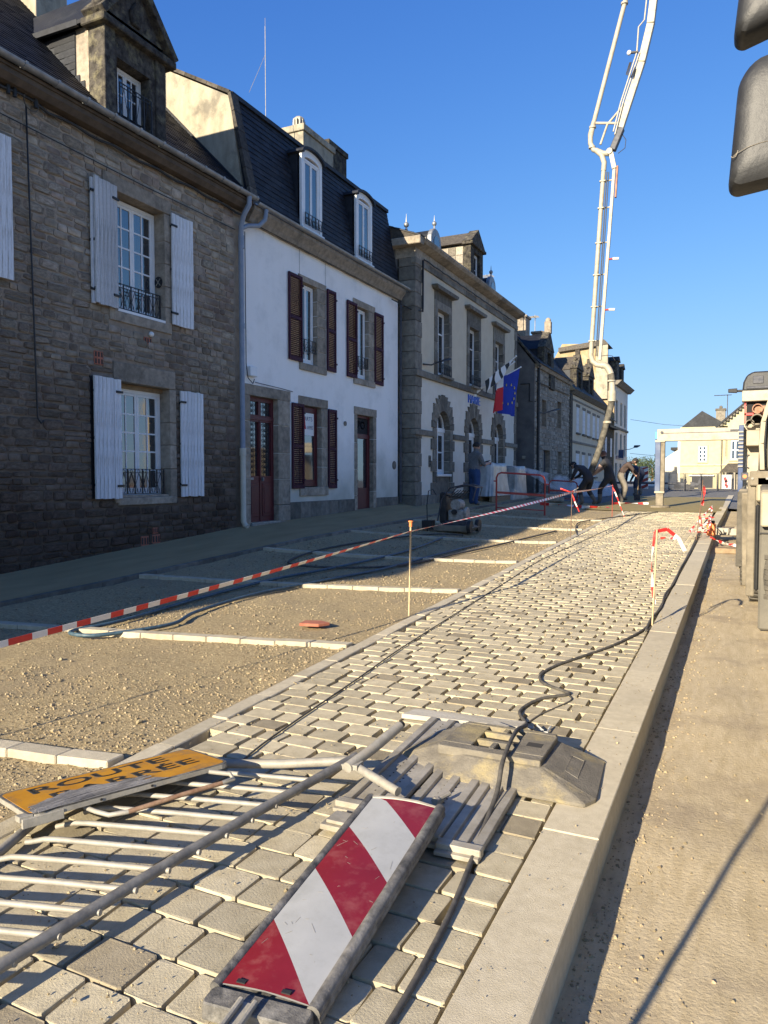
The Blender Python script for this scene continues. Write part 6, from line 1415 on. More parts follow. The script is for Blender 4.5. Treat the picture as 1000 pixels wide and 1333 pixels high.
for yc in (41.5, 45.0):
    b = MB(); wall_grid(b, KX-.3, KX+.05, yc-.85, yc+.85, 6.2, 7.55, [(yc-.4, yc+.4, 6.4, 7.4)]); dm = part('dormer', b.mesh('dormer', M['granite_dark'], bevel=.02), K_, label='granite dormer with stepped pediment and finial')
    b = MB(); b.prism([(yc-.95, 7.55), (yc+.95, 7.55), (yc, 8.4)], 'x', KX-.32, KX+.1); b.box(KX-.2, KX+.05, yc-.1, yc+.1, 8.2, 8.65)
    for s_ in (-1, 1): b.sphere((KX-.1, yc+s_*.85, 7.68), .13, 7); b.sphere((KX-.1, yc+s_*.45, 8.1), .1, 7)
    part('pediment', b.mesh('pediment', M['granite_dark'], bevel=.02), dm)
    b = MB(); b.prism([(yc-.85, 7.5), (yc+.85, 7.5), (yc, 8.3)], 'x', KX-2.6, KX-.32); part('dormer_roof', b.mesh('dormer_roof', M['slate_brown']), dm)
    b = MB(); b.box(KX-2.2, KX-.3, yc-.8, yc+.8, 6.3, 7.5); part('cheek', b.mesh('cheek', M['slate']), dm)
    b = MB(); b.box(KX-.15, KX-.1, yc-.4, yc+.4, 6.4, 7.4); part('dormer_window', b.mesh('dormer_window', M['glass']), dm)
b = MB(); b.box(KX, KX+.14, KY0-.5, KY0+.1, .8, 6.0); part('end_pilaster', b.mesh('end_pilaster', M['granite_dark']), K_)
# ================================================================== 6. small dark house
N_ = thing('dark_house', 'narrow dark house with white shutters in front of the corner building', 'house', (-8.2, 52, 1))
NX = -8.15; nw = [(50.8, 51.6, 3.15, 4.38), (53.05, 53.8, 3.1, 4.38), (51.6, 52.4, 1.3, 2.4), (53.2, 53.9, 1.3, 2.4)]
b = MB(); wall_grid(b, NX-.4, NX, 50.3, 54.4, .3, 5.6, nw); b.box(NX-6, NX-.4, 50.3, 50.6, .3, 5.6); part('wall', b.mesh('wall', M['granite_dark']), N_)
for (a, c, d, e) in nw:
    for s_ in range(2): w2_ = (c-a)/2; piece('shutter', M['plank_white'], NX-.04, NX, a+s_*w2_+.02, a+(s_+1)*w2_-.02, d, e, N_)
b = MB(); b.box(NX-.1, NX+.4, 50.3, 54.4, 5.0, 5.1); part('canopy', b.mesh('canopy', M['slate']), N_)
slope_roof(N_, 50.3, 54.4, NX+.2, 5.6, -12, 9.0, .3, M['slate'], seed=41)
# ================================================================== 7. corner building
B_ = thing('corner_building', 'tall corner building with a lit ochre gable and rows of shutters', 'building', (-8.1, 60, .9))
BX = -8.1
bw = [(y, y+.95, z, z+h_) for y in (55.0, 57.2, 59.2) for z, h_ in ((5.5, 1.7), (3.3, 1.6), (1.3, 1.4))]
b = MB(); wall_grid(b, BX-.4, BX, 54.4, 61.0, .3, 8.2, bw); part('wall', b.mesh('wall', M['render_pale']), B_)
for i, (a, c, d, e) in enumerate(bw): window_unit(B_, BX-.1, a, c, d, e, 2, 1, 3, fr=.05, mf='granite_grey', back=None, seed=i)
b = MB(); b.prism([(BX, .3), (BX, 8.2), (-8.75, 9.0), (-8.9, 11.1), (-11.8, 11.3), (-13.5, 8.2), (-14, .3)], 'y', 54.2, 54.45); part('gable_wall', b.mesh('gable_wall', M['render_ochre']), B_)
b = MB(); b.box(-9.35, -8.55, 53.95, 54.2, 7.2, 11.0); part('chimney_breast', b.mesh('chimney_breast', M['render_gable'], bevel=.01), B_)
b = MB(); b.prism([(-8.5, 11.0), (-8.8, 11.35), (-12.0, 11.0), (-12, 10.7)], 'y', 53.9, 56.0); part('gable_coping', b.mesh('gable_coping', M['slate_brown']), B_)
b = MB(); b.prism([(BX-.1, 8.2), (BX+.2, 8.2), (BX+.5, 8.5), (BX-.1, 8.5)], 'y', 54.2, 61.2); b.box(BX-.1, BX+.1, 54.4, 61, 5.15, 5.3); part('cornice', b.mesh('cornice', M['granite_grey']), B_)
b = MB(); b.box(BX-6, BX-.7, 54.5, 61, 8.5, 10.4); part('mansard', b.mesh('mansard', M['slate']), B_)
for (y, z) in ((56.5, 10.6), (59.0, 10.4)):
    b = MB(); b.box(BX-.9, BX-.2, y, y+1.2, 8.5, z-.4); b.prism([(y-.1, z-.4), (y+1.3, z-.4), (y+.6, z)], 'x', BX-1.2, BX-.1); part('dormer', b.mesh('dormer', M['granite_dark'], bevel=.02), B_)
b = MB(); b.box(BX+.01, BX+.35, 56.6, 56.7, 3.1, 3.7); b.box(BX+.0, BX+.06, 55.2, 58.8, 3.0, 3.25); sg = part('shop_sign', b.mesh('shop_sign', M['truck_blue']), B_, label='blue shop board on the corner building')
wall_lamp(-7.4, 55, 3.65, .9, 'distant lamp sticking out past the corner building', gx=2.2)
# ================================================================== distant right-hand houses
Y_ = thing('yellow_house', 'pale yellow house with a steep gable and a dark opening below', 'house', (-1.8, 61, .8))
ym = M['render_yellow']
b = MB(); b.prism([(-4.15, .3), (-.9, .3), (-.9, 5.45), (-4.15, 5.45)], 'y', 60.4, 60.9); wl = part('wall', b.mesh('wall', ym), Y_)
b = MB(); b.prism([(-.9, .3), (5.6, .3), (5.6, 5.4), (3.0, 9.4), (.6, 7.55), (-1.4, 5.5), (-.9, 5.45)], 'y', 60.0, 60.5); part('gable_wall', b.mesh('gable_wall', ym), Y_)
b = MB(); b.prism([(-4.15, .3), (-4.15, 5.0), (-4.15, 5.0), (-4.15, .3)], 'y', 60.9, 75)
b = MB(); b.box(-4.35, -4.15, 60.9, 80, .3, 5.2); part('side_wall', b.mesh('side_wall', M['render_pale']), Y_)
b = MB(); b.bar((-1.7, 60.1, 5.35), (3.0, 60.1, 9.6), .9, .12, up=(-1, 0, 1)); part('verge', b.mesh('verge', M['slate']), Y_)
k = 0
while k < 22:
    q = k/22; piece('verge_tooth', M['granite_grey'], -1.6+4.5*q, -1.45+4.5*q, 59.7, 59.78, 5.25+4.1*q, 5.42+4.1*q, Y_); k += 1
b = MB(); b.prism([(-4.2, 5.45), (-2.7, 6.7), (-1.2, 5.75), (-1.2, 5.45)], 'y', 61, 72); part('hip_roof', b.mesh('hip_roof', M['slate']), Y_)
b = MB(); b.box(-1.75, -1.1, 61.2, 62, 5.4, 6.7); b.box(-1.8, -1.05, 61.15, 62.05, 6.7, 6.85); b.sphere((-1.42, 61.5, 6.95), .14, 7); part('chimney', b.mesh('chimney', M['granite_grey'], bevel=.02), Y_)
b = MB(); b.tube([(-.98, 61.5, 5.8), (-.98, 61.5, 7.9)], .03, 5); b.tube([(-1.9, 61.5, 7.85), (-.7, 61.5, 7.85)], .03, 5)
for q in range(6): b.tube([(-1.8+.2*q, 61.3, 7.85), (-1.8+.2*q, 61.7, 7.85)], .015, 4)
part('aerial', b.mesh('aerial', M['darksteel']), Y_)
def face_win(parent, x0, x1, z0, z1, y, mf='paint_white', rows=4):
    b = MB(); b.box(x0-.12, x1+.12, y-.03, y+.02, z0-.14, z1+.14); fr = part('window', b.mesh('window', M['border'], bevel=.01), parent)
    b = MB(); b.box(x0, x1, y-.05, y-.03, z0, z1); part('window_frame', b.mesh('window_frame', M[mf]), fr)
    for i in range(2):
        for j in range(rows):
            w_ = (x1-x0)/2; h_ = (z1-z0)/rows; piece('pane', M['glass'], x0+i*w_+.06, x0+(i+1)*w_-.06, y-.055, y-.05, z0+j*h_+.04, z0+(j+1)*h_-.04, fr)
face_win(Y_, -2.85, -2.33, 2.87, 3.99, 60.35); face_win(Y_, -.65, -.1, 3.0, 4.35, 59.95, rows=2); face_win(Y_, .3, .62, 5.3, 6.2, 59.95, rows=1)
b = MB(); b.box(-4.15, -.5, 60.3, 60.42, 2.55, 2.66); part('string_course', b.mesh('string_course', M['border']), Y_)
b = MB(); b.box(-3.3, -1.85, 60.36, 60.4, .9, 1.9); part('garage_opening', b.mesh('garage_opening', M['dark_room']), Y_)
b = MB(); b.box(-3.5, -1.75, 60.2, 60.4, 1.78, 1.86); part('awning_bar', b.mesh('awning_bar', M['paint_white']), Y_)
b = MB(); b.tube([(-1.3, 60.3, 5), (-1.3, 60.3, .9)], .05, 5); b.tube([(-1.0, 59.9, 5.2), (-1.0, 59.9, 3.2)], .04, 5); part('downpipe', b.mesh('downpipe', M['granite_grey']), Y_)
L_ = thing('lean_to', 'small slate roofed porch in front of the yellow house', 'porch', (-.3, 58, .8))
b = MB(); b.prism([(-1.35, 2.0), (1.6, 2.0), (1.4, 2.65), (-.8, 2.65)], 'y', 57, 58.6); part('roof', b.mesh('roof', M['slate_brown']), L_)
b = MB(); b.box(-1.1, 1.4, 57.3, 58.4, .5, 2.0); part('wall', b.mesh('wall', M['granite_grey']), L_)
for q in (-1.0, -.45, .1): piece('post', M['border'], q, q+.12, 57.0, 57.12, .6, 2.0, L_)
b = MB(); b.box(-1.15, -.55, 56.5, 56.6, .85, 1.85); wb = part('striped_board', b.mesh('striped_board', M['paint_white']), None); tag(wb, 'white board with red streaks standing before the porch', 'board')
r = random.Random(3)
for k in range(5): q = MB(); q.obox((-.85+r.uniform(-.1, .1), 56.48, 1.35+r.uniform(-.35, .35)), (.08, 0, .02), (0, .004, 0), (-.02, 0, .09)); part('red_mark', q.mesh('red_mark', M['tape_red']), wb)
Z_ = thing('white_house', 'sunlit white row of houses receding behind the outrigger leg', 'house', (-5, 75, .8))
b = MB(); b.prism([(-4.4, .5), (-4.4, 3.8), (-5.4, 3.1), (-5.6, .5)], 'y', 61.5, 80); part('wall', b.mesh('wall', M['render_pale']), Z_)
for k in range(4):
    b = MB(); b.box(-4.5, -4.36, 62+4*k, 63.2+4*k, 1.6, 2.6); part('window', b.mesh('window', M['glass']), Z_)
b = MB(); b.box(-4.9, -4.2, 61.4, 80, 3.8, 4.0); part('roof_edge', b.mesh('roof_edge', M['slate']), Z_)
b = MB(); b.prism([(-8.3, .6), (-4.9, .6), (-4.9, 1.75), (-6.2, 1.9), (-8.3, 1.2)], 'y', 78, 80); tag(part('garden_wall', b.mesh('garden_wall', M['paint_white'])), 'low bright white wall at the end of the street', 'wall')
# distant trees
def tree(x, y, h, w_, seed, label):
    r = random.Random(seed); t = thing('tree', label, 'tree', (x, y, .85), group='trees at the end of the street')
    b = MB(); b.tube([(x, y, .6), (x+.1, y, .85+h*.35), (x, y, .85+h*.7)], [.22, .15, .06], 7)
    for k in range(5): a = r.uniform(0, 6.28); b.tube([(x, y, .85+h*.35), (x+w_*.35*math.cos(a), y+w_*.35*math.sin(a), .85+h*r.uniform(.55, .85))], [.08, .03], 5)
    part('trunk', b.mesh('trunk', M['wood']), t)
    b = MB(); cl = [(r.uniform(-.38, .38)*w_, r.uniform(-.38, .38)*w_, r.uniform(.35, .95)*h, r.uniform(.16, .3)*w_) for _ in range(16)]
    for k in range(2600):
        c = r.choice(cl); a, q, d = r.uniform(0, 6.28), r.uniform(-1, 1), c[3]*r.random()**.4
        s_ = math.sqrt(1-q*q); p = Vector((x+c[0]+d*s_*math.cos(a), y+c[1]+d*s_*math.sin(a), .85+c[2]+d*q*.8))
        u_ = Vector((r.gauss(0, 1), r.gauss(0, 1), r.gauss(0, 1))).normalized(); v_ = u_.cross(Vector((r.gauss(0, 1), r.gauss(0, 1), 1))).normalized(); z_ = r.uniform(.06, .15)
        b.add([p-u_*z_, p+v_*z_*.6, p+u_*z_, p-v_*z_*.6], [(0,1,2,3)])
    me = bpy.data.meshes.new('crown'); me.from_pydata(b.v, [], b.f); me.materials.append(M['leaf']); part('crown', me, t)
tree(-11.2, 110, 3.2, 5, 1, 'bushy green tree between the corner building and the outrigger leg'); tree(-8.0, 116, 3.6, 5, 2, 'taller green tree just left of the outrigger leg'); tree(-14.5, 122, 3.6, 5, 3, 'low green tree behind the bending worker in navy')
# overhead wires far away
for (za, zb_) in ((6.3, 5.7), (3.6, 3.3)):
    b = MB(); b.tube([(-8.0, 62, za), (-5.5, 63, (za+zb_)/2-.12), (-3, 64, zb_)], .014, 4); tag(part('overhead_wire', b.mesh('overhead_wire', M['darksteel'])), ('upper' if za > 5 else 'lower')+' thin wire crossing the sky at the end of the street', 'wire')
# site fences far away
def fence_panel(x0, x1, y, z, h, label, m='darksteel', n=14, grp='mesh fence panels across the far end of the street'):
    t = thing('fence_panel', label, 'fence', ((x0+x1)/2, y, z), group=grp)
    b = MB(); b.tube([(x0, y, z), (x0, y, z+h), (x1, y, z+h), (x1, y, z)], .03, 6); b.tube([(x0, y, z+.1), (x1, y, z+.1)], .025, 6); part('frame', b.mesh('frame', M[m]), t)
    for k in range(1, n): q = x0+(x1-x0)*k/n; piece('bar', M[m], q-.012, q+.012, y-.012, y+.012, z+.1, z+h, t)
fl_ = ['left mesh fence panel, just right of the outrigger leg', 'mesh fence panel below the small white window', 'mesh fence panel in front of the dark garage opening', 'right mesh fence panel, ending at the yellow house pipe']
for k in range(4): fence_panel(-3.9+.9*k, -3.05+.9*k, 48+.3*k, .84, 1.05, fl_[k])
fence_panel(-10.6, -8.9, 31.2, .95, 1.2, 'grey fence panel standing against the shaded end wall', n=16)
for (x, y, lb) in ((-3.3, 50, 'motor scooter parked before the fence panels'), (-2.5, 50.4, 'second dark scooter parked beside the first')):
    t = thing('scooter', lb, 'scooter', (x, y, .86))
    for d in (-.28, .3):
        b = MB(); b.cyl((x+d, 1.05), .2, y-.05, y+.05, axis='y', n=14); part('wheel', b.mesh('wheel', M['black']), t)
    b = MB(); b.prism([(x-.3, 1.1), (x+.1, 1.1), (x+.3, 1.35), (x+.25, 1.6), (x+.18, 1.6), (x+.1, 1.3), (x-.1, 1.35), (x-.35, 1.4)], 'y', y-.1, y+.1); part('body', b.mesh('body', M['darksteel'], bevel=.02), t)
    b = MB(); b.tube([(x+.2, y-.3, 1.68), (x+.24, y, 1.66), (x+.2, y+.3, 1.68)], .02, 6); part('handlebar', b.mesh('handlebar', M['black']), t)
# striped pillar sign
t = thing('striped_pillar', 'red and white striped marker board left of the outrigger leg', 'marker board', (-6.6, 56, .85))
b = MB(); x0, x1 = -6.55, -5.95
b.box(x0, x1, 56, 56.1, .7, 2.45); part('board', b.mesh('board', M['tape_white']), t)
for k in range(4):
    z0 = .75+.45*k; q = MB(); q.prism([(x0, z0), (x1, z0+.28), (x1, min(2.45, z0+.5)), (x0, z0+.22)], 'y', 55.985, 56.0); part('red_stripe', q.mesh('red_stripe', M['red_paint']), t)
# dark horizontal rail
b = MB(); b.tube([(-8.2, 47, 1.35), (-3.5, 48, 1.3)], .06, 6); tag(part('barrier_rail', b.mesh('barrier_rail', M['darksteel'])), 'long dark rail crossing behind the bending workers', 'rail')
# ================================================================== vehicles and machines
def wheel(t, x0, x1, y, r_, z, name='wheel', tread=True):
    b = MB(); b.cyl((y, z), r_, x0+.03, x1-.03, axis='x', n=40)
    b.cyl((y, z), r_*.93, x0, x0+.03, axis='x', n=40, r2=r_); b.cyl((y, z), r_, x1-.03, x1, axis='x', n=40, r2=r_*.93)
    w_ = part(name, b.mesh(name, M['tyre'], smooth='auto'), t)
    b = MB(); b.cyl((y, z), r_*.58, x0-.012, x0+.02, axis='x', n=30); b.cyl((y, z), r_*.25, x0-.05, x0-.01, axis='x', n=16)
    for k in range(8): a = k*math.pi/4; b.cyl((y+r_*.4*math.cos(a), z+r_*.4*math.sin(a)), .018, x0-.03, x0-.01, axis='x', n=6)
    part('hub', b.mesh('hub', M['dusty'], smooth='auto'), w_)
    if tread:
        b = MB(); n = 34
        for k in range(n):
            a = 2*math.pi*k/n
            for s_ in (0, 1):
                xa, xb = (x0+.01, x0+(x1-x0)*.46) if s_ == 0 else (x0+(x1-x0)*.54, x1-.01)
                aa = a+(.5*2*math.pi/n if s_ else 0); c = (math.cos(aa), math.sin(aa)); tt = (-c[1], c[0])
                b.obox(((xa+xb)/2, y+c[0]*(r_+.003), z+c[1]*(r_+.003)), ((xb-xa)/2, tt[0]*.012, tt[1]*.012), (0, tt[0]*.024, tt[1]*.024), (0, c[0]*.014, c[1]*.014))
        part('tread', b.mesh('tread', M['tyre']), w_, kind='stuff')
    return w_
# ---- near truck: cab with the big mirrors, wheels, dusty mudguards
T1 = thing('mixer_truck', 'dusty truck at the right edge with big black mirrors and caked wheels', 'truck', (1.5, 7, 0))
zr = lambda y: base_z(y)-.18
wheel(T1, .235, .52, 9.25, .57, zr(9.25)+.56); 
wheel(T1, .42, .7, 4.6, .57, zr(4.6)+.56)
# dusty vertical guard plates of the rear unit
b = MB(); b.loft([(.045, 10.55, .22), (.30, 10.55, .22), (.30, 10.62, .22), (.045, 10.62, .22)], [(.02, 10.3, 1.42), (.30, 10.3, 1.42), (.30, 10.38, 1.42), (.02, 10.38, 1.42)]); part('mud_guard', b.mesh('mud_guard', M['dusty'], bevel=.01), T1)
b = MB(); b.loft([(-.04, 11.6, .35), (.1, 11.6, .35), (.1, 11.8, .35), (-.04, 11.8, .35)], [(-.03, 11.3, 1.42), (.1, 11.3, 1.42), (.1, 11.5, 1.42), (-.03, 11.5, 1.42)]); part('mud_guard', b.mesh('mud_guard', M['tyre'], bevel=.01), T1)
wheel(T1, .12, .42, 10.75, .55, zr(10.75)+.54)
wheel(T1, .02, .3, 12.1, .56, zr(12.1)+.55)
b = MB(); b.box(.16, 1.4, 9.0, 13.2, 1.35, 1.62); b.prism([(8.6, 1.1), (8.75, 1.45), (9.3, 1.62), (9.9, 1.45), (10.0, 1.1), (9.92, 1.1), (9.8, 1.38), (9.3, 1.52), (8.82, 1.38), (8.68, 1.1)], 'x', .2, .62); part('fender', b.mesh('fender', M['truck_cream'], bevel=.015), T1)
b = MB(); b.box(.4, 1.9, 2.2, 13.2, .55, .85); part('chassis', b.mesh('chassis', M['darksteel']), T1)
b = MB(); b.prism([(2.4, .7), (5.9, .7), (5.9, 3.9), (2.7, 3.9), (2.4, 2.4)], 'x', .46, 2.9); cab = part('cab', b.mesh('cab', M['truck_cream'], bevel=.05), T1)
b = MB(); b.prism([(2.6, 2.1), (4.6, 2.1), (4.6, 3.2), (2.8, 3.2)], 'x', .45, .465); part('side_window', b.mesh('side_window', M['glass']), cab)
b = MB(); b.box(.7, 2.6, 2.41, 2.45, 2.2, 3.2); part('windscreen', b.mesh('windscreen', M['glass']), cab)
# big grey hopper/drum end seen above the fender
b = MB(); P = []
b.loft([(.26, 9.6, 1.7), (1.6, 9.6, 1.7), (1.6, 9.6, 2.6), (.9, 9.6, 2.75), (.42, 9.6, 2.62), (.27, 9.6, 2.3)], [(.24, 12.6, 1.7), (1.6, 12.6, 1.7), (1.6, 12.6, 2.9), (.9, 12.6, 3.05), (.40, 12.6, 2.85), (.25, 12.6, 2.4)])
part('hopper', b.mesh('hopper', M['flap'], bevel=.03), T1)
b = MB(); b.cyl((2.0, 2.6), .95, 6.4, 9.4, axis='y', n=28, r2=.7); part('drum', b.mesh('drum', M['truck_cream'], smooth='auto'), T1)
for k in range(3):
    b = MB(); b.prism([(9.58, 1.75), (9.6, 1.75), (9.6, 2.45), (9.58, 2.45)], 'x', .3+.1*k, .33+.1*k); part('hopper_rib', b.mesh('hopper_rib', M['dusty']), T1)
b = MB(); b.prism([(8.7, .0), (8.76, .0), (8.80, 1.3), (8.9, 1.46), (9.1, 1.52), (9.1, 1.56), (8.86, 1.5), (8.74, 1.36)], 'x', .195, .7); fp = part('mud_flap', b.mesh('mud_flap', M['flap'], bevel=.02), T1, label='smooth grey mudguard nearest the view')
piece('seam', M['black'], .19, .7, 8.705, 8.715, 1.02, 1.032, fp)
b = MB(); b.box(.155, .2, 8.92, 9.0, .38, 1.32); part('wheel_gap', b.mesh('wheel_gap', M['black'], bevel=.02), T1)
b = MB(); b.box(.075, .16, 9.05, 9.2, .3, 1.62); b.box(.09, .9, 9.0, 9.06, 1.52, 1.68); part('guard_post', b.mesh('guard_post', M['dusty'], bevel=.012), T1)
for k in range(4):
    b = MB(); b.cyl((.12+.14*k, 1.6), .014, 8.985, 9.0, axis='y', n=8); part('bolt', b.mesh('bolt', M['engine']), T1)
b = MB(); C_ = [(.20, 1.7), (.185, 2.0), (.2, 2.25), (.26, 2.48), (.36, 2.66), (.5, 2.78)]
for i in range(5): b.prism([C_[i], C_[i+1], (C_[i+1][0]+.045, C_[i+1][1]-.01), (C_[i][0]+.045, C_[i][1])], 'y', 9.45, 9.7)
part('hopper_lip', b.mesh('hopper_lip', M['truck_cream'], smooth='auto'), T1)
b = MB(); b.box(.29, .42, 9.56, 9.6, 1.72, 1.8); part('hopper_latch', b.mesh('hopper_latch', M['black'], bevel=.005), T1)
# mirrors: rounded plastic housings
def mirror(x0, x1, z0, z1, y, d, label, top_slant=.0, low_cut=.03):
    # outline in x-z with a rounded left side, extruded with a bulging front
    rr = .035
    O = []
    def arc(cx, cz, a0, a1, r_, k=6):
        for i in range(k+1): a = R(a0+(a1-a0)*i/k); O.append((cx+r_*math.cos(a), cz+r_*math.sin(a)))
    arc(x0+rr, z0+rr, 270, 180, rr); arc(x0+.022+.11, z1-.135, 180, 112, .11); O.append((x1-.02, z1+.012)); O.append((x1, z1)); O.append((x1, z0+low_cut+.02)); O.append((x1-.02, z0+low_cut))
    cx, cz = (x0+x1)/2+.02, (z0+z1)/2
    layers = [(y+d*.5, 1.0), (y+d*.15, 1.0), (y-d*.12, .985), (y-d*.34, .94), (y-d*.47, .84), (y-d*.52, .6)]
    b = MB(); n = len(O); vv = []; ff = []
    for (yy, s_) in layers: vv += [(cx+(p[0]-cx)*s_, yy, cz+(p[1]-cz)*(s_*.5+.5 if s_ > .9 else s_+.02)) for p in O]
    for l in range(len(layers)-1): ff += [(l*n+i, l*n+(i+1) % n, (l+1)*n+(i+1) % n, (l+1)*n+i) for i in range(n)]
    ff += [tuple(range(n))[::-1], tuple(range((len(layers)-1)*n, len(layers)*n))]
    b.add(vv, ff); mo = part('mirror', b.mesh('mirror', M['plastic_grey'], smooth='auto'), T1, label=label)
    b = MB(); b.prism([(cx+(p[0]-cx)*.9, cz+(p[1]-cz)*.92) for p in O], 'y', y+d*.5, y+d*.5+.004); part('mirror_glass', b.mesh('mirror_glass', M['glass']), mo)
    return mo
mm = mirror(-.060, .26, 2.635, 3.105, 3.0, .13, 'large lower mirror housing, scratched')
b = MB(); b.tube([(-.045, 2.936, 2.735), (-.035, 2.932, 2.742), (0.0, 2.93, 2.757), (.04, 2.931, 2.765), (.08, 2.932, 2.768)], .0013, 4); b.tube([(-.052, 2.94, 2.737), (-.046, 2.936, 2.731), (-.038, 2.934, 2.733), (-.034, 2.932, 2.741), (-.03, 2.93, 2.752)], .0013, 4); part('scratch', b.mesh('scratch', M['granite_far']), mm)
mirror(-.052, .26, 3.16, 3.55, 3.0, .14, 'upper smaller mirror housing', low_cut=.07)
b = MB(); b.tube([(.2, 3.03, 2.75), (.2, 3.05, 3.6)], .02, 10); b.tube([(.2, 3.04, 2.8), (.5, 3.1, 2.8)], .02, 10); b.tube([(.2, 3.04, 3.6), (.5, 3.1, 3.6)], .02, 10); part('mirror_arm', b.mesh('mirror_arm', M['black'], smooth='auto'), T1)

# ---- pump truck beyond with outrigger and boom
T2 = thing('pump_truck', 'cream concrete pump truck with its outrigger set on the pavement and its boom raised', 'truck', (1.5, 22, .2))
b = MB(); b.box(.0, 2.6, 14.5, 30, .95, 1.25); part('chassis', b.mesh('chassis', M['dusty']), T2)
for yy in (16.6, 18.2, 25.5, 27.0): wheel(T2, .12, .45, yy, .6, zr(yy)+.58, tread=False)
b = MB(); b.box(.12, .7, 21.6, 23.0, 2.45, 2.86); part('side_locker', b.mesh('side_locker', M['truck_cream'], bevel=.02), T2)
b = MB(); b.box(.02, .75, 21.9, 22.0, 2.88, 3.05); b.box(.05, .75, 21.95, 22.05, 2.55, 2.66); part('deck_edge', b.mesh('deck_edge', M['truck_cream'], bevel=.01), T2)
b = MB(); b.box(.05, .75, 22.05, 30, 1.3, 2.9); part('deck_body', b.mesh('deck_body', M['truck_cream'], bevel=.02), T2)
b = MB(); b.box(.0, .75, 21.9, 22.3, 3.64, 3.92); part('top_beam', b.mesh('top_beam', M['truck_white'], bevel=.015), T2)
b = MB(); b.box(.11, .75, 22.1, 22.25, 3.12, 3.64); part('dark_opening', b.mesh('dark_opening', M['dark_room']), T2)
b = MB(); b.box(.06, .75, 22.05, 22.1, 3.28, 3.34); b.box(.06, .1, 22.05, 22.1, 2.9, 3.64); part('red_frame', b.mesh('red_frame', M['tape_red']), T2)
# silencer-like dark dome and arm with lamp head
b = MB(); P = [(-.0, 3.92), (.02, 4.15), (.1, 4.33), (.25, 4.42), (.75, 4.42), (.75, 3.92)]; b.prism(P, 'y', 21.95, 22.9); part('dark_cover', b.mesh('dark_cover', M['plastic_grey'], bevel=.04), T2)
b = MB(); b.box(.25, .5, 21.93, 21.95, 4.1, 4.3); b.box(.1, .7, 21.93, 21.95, 3.97, 4.03); part('cover_panel', b.mesh('cover_panel', M['darksteel'], bevel=.01), T2)
b = MB(); b.tube([(.1, 22, 3.93), (-.12, 22, 3.93)], .035, 8); b.loft([(-.12, 21.94, 3.88), (-.12, 22.06, 3.88), (-.12, 22.06, 4.0), (-.12, 21.94, 4.0)], [(-.34, 21.92, 3.9), (-.34, 22.08, 3.9), (-.34, 22.08, 3.99), (-.34, 21.92, 3.99)]); part('arm_mirror', b.mesh('arm_mirror', M['black'], bevel=.01), T2)
for (x, z, r_, m) in ((.2, 3.03, .115, 'dusty'), (.36, 3.14, .15, 'dusty'), (.58, 3.1, .1, 'dusty'), (.37, 3.42, .13, 'rustpipe')):
    b = MB(); n = 20
    O = [(x+r_*math.cos(2*math.pi*i/n), z+r_*math.sin(2*math.pi*i/n)) for i in range(n)]; I = [(x+r_*.8*math.cos(2*math.pi*i/n), z+r_*.8*math.sin(2*math.pi*i/n)) for i in range(n)]
    for i in range(n): b.prism([O[i], O[(i+1) % n], I[(i+1) % n], I[i]], 'y', 21.7, 23.6)
    pi_ = part('delivery_pipe', b.mesh('delivery_pipe', M[m], smooth='auto'), T2); q = MB(); q.prism(I, 'y', 22.2, 22.22); part('pipe_bore', q.mesh('pipe_bore', M['dark_room']), pi_)
b = MB(); b.box(.3, .75, 21.8, 21.9, 3.3, 3.5); part('rusty_bracket', b.mesh('rusty_bracket', M['rustpipe']), T2)
# control post, lamp and pipes
b = MB(); b.box(-.06, .06, 21.6, 21.8, .45, 3.0); part('blue_post', b.mesh('blue_post', M['truck_blue'], bevel=.01), T2)
for k in range(10): piece('lever_bracket', M['engine'], -.07, .05, 21.55, 21.6, 1.9+.1*k, 1.94+.1*k, T2)
b = MB(); b.box(.02, .18, 20.5, 20.6, 1.55, 1.75); lb = part('side_lamp', b.mesh('side_lamp', M['darksteel'], bevel=.01), T2); q = MB(); q.cyl((.1, 1.65), .05, 20.48, 20.5, axis='y', n=12); part('lamp_lens', q.mesh('lamp_lens', M['orange']), lb)
b = MB(); b.tube([(.2, 21, 2.2), (.14, 21, 2.15), (.12, 21, 1.9), (.2, 21, 1.85)], .02, 6); b.tube([(.05, 20, 1.35), (.15, 20, 1.5), (.25, 20, 1.2), (.1, 20, .9)], .03, 6); part('loop_hose', b.mesh('loop_hose', M['black'], smooth='auto'), T2)
b = MB(); b.box(-.02, .3, 19.2, 20.4, .35, 1.35); b.box(-.05, .05, 17.6, 18.9, .3, .9); part('tool_box', b.mesh('tool_box', M['dusty'], bevel=.03), T2)
# outrigger
OY = 28.4
b = MB(); b.box(-2.72, .3, OY-.16, OY+.16, 2.93, 3.36); ob = part('outrigger_beam', b.mesh('outrigger_beam', M['truck_white'], bevel=.015), T2)
b = MB(); b.box(-2.6, -.1, OY-.17, OY-.16, 3.2, 3.22); b.cyl((-2.56, 3.24), .05, OY-.2, OY-.16, axis='y', n=10); b.box(-.35, -.05, OY-.19, OY-.16, 3.24, 3.29); part('beam_trim', b.mesh('beam_trim', M['darksteel']), ob)
b = MB(); b.box(-2.78, -2.60, OY-.14, OY+.14, 1.12, 2.93); b.box(-2.78, -2.72, OY-.14, OY+.14, 2.93, 3.3)
part('outrigger_leg', b.mesh('outrigger_leg', M['truck_blue'], bevel=.01), T2)
b = MB(); b.box(-2.6, -2.46, OY-.1, OY+.14, 1.12, 2.92); part('leg_guide', b.mesh('leg_guide', M['dusty'], bevel=.01), T2)
b = MB(); b.box(-2.785, -2.6, OY-.145, OY+.145, 3.02, 3.28); part('bright_band', b.mesh('bright_band', M['lightblue']), T2)
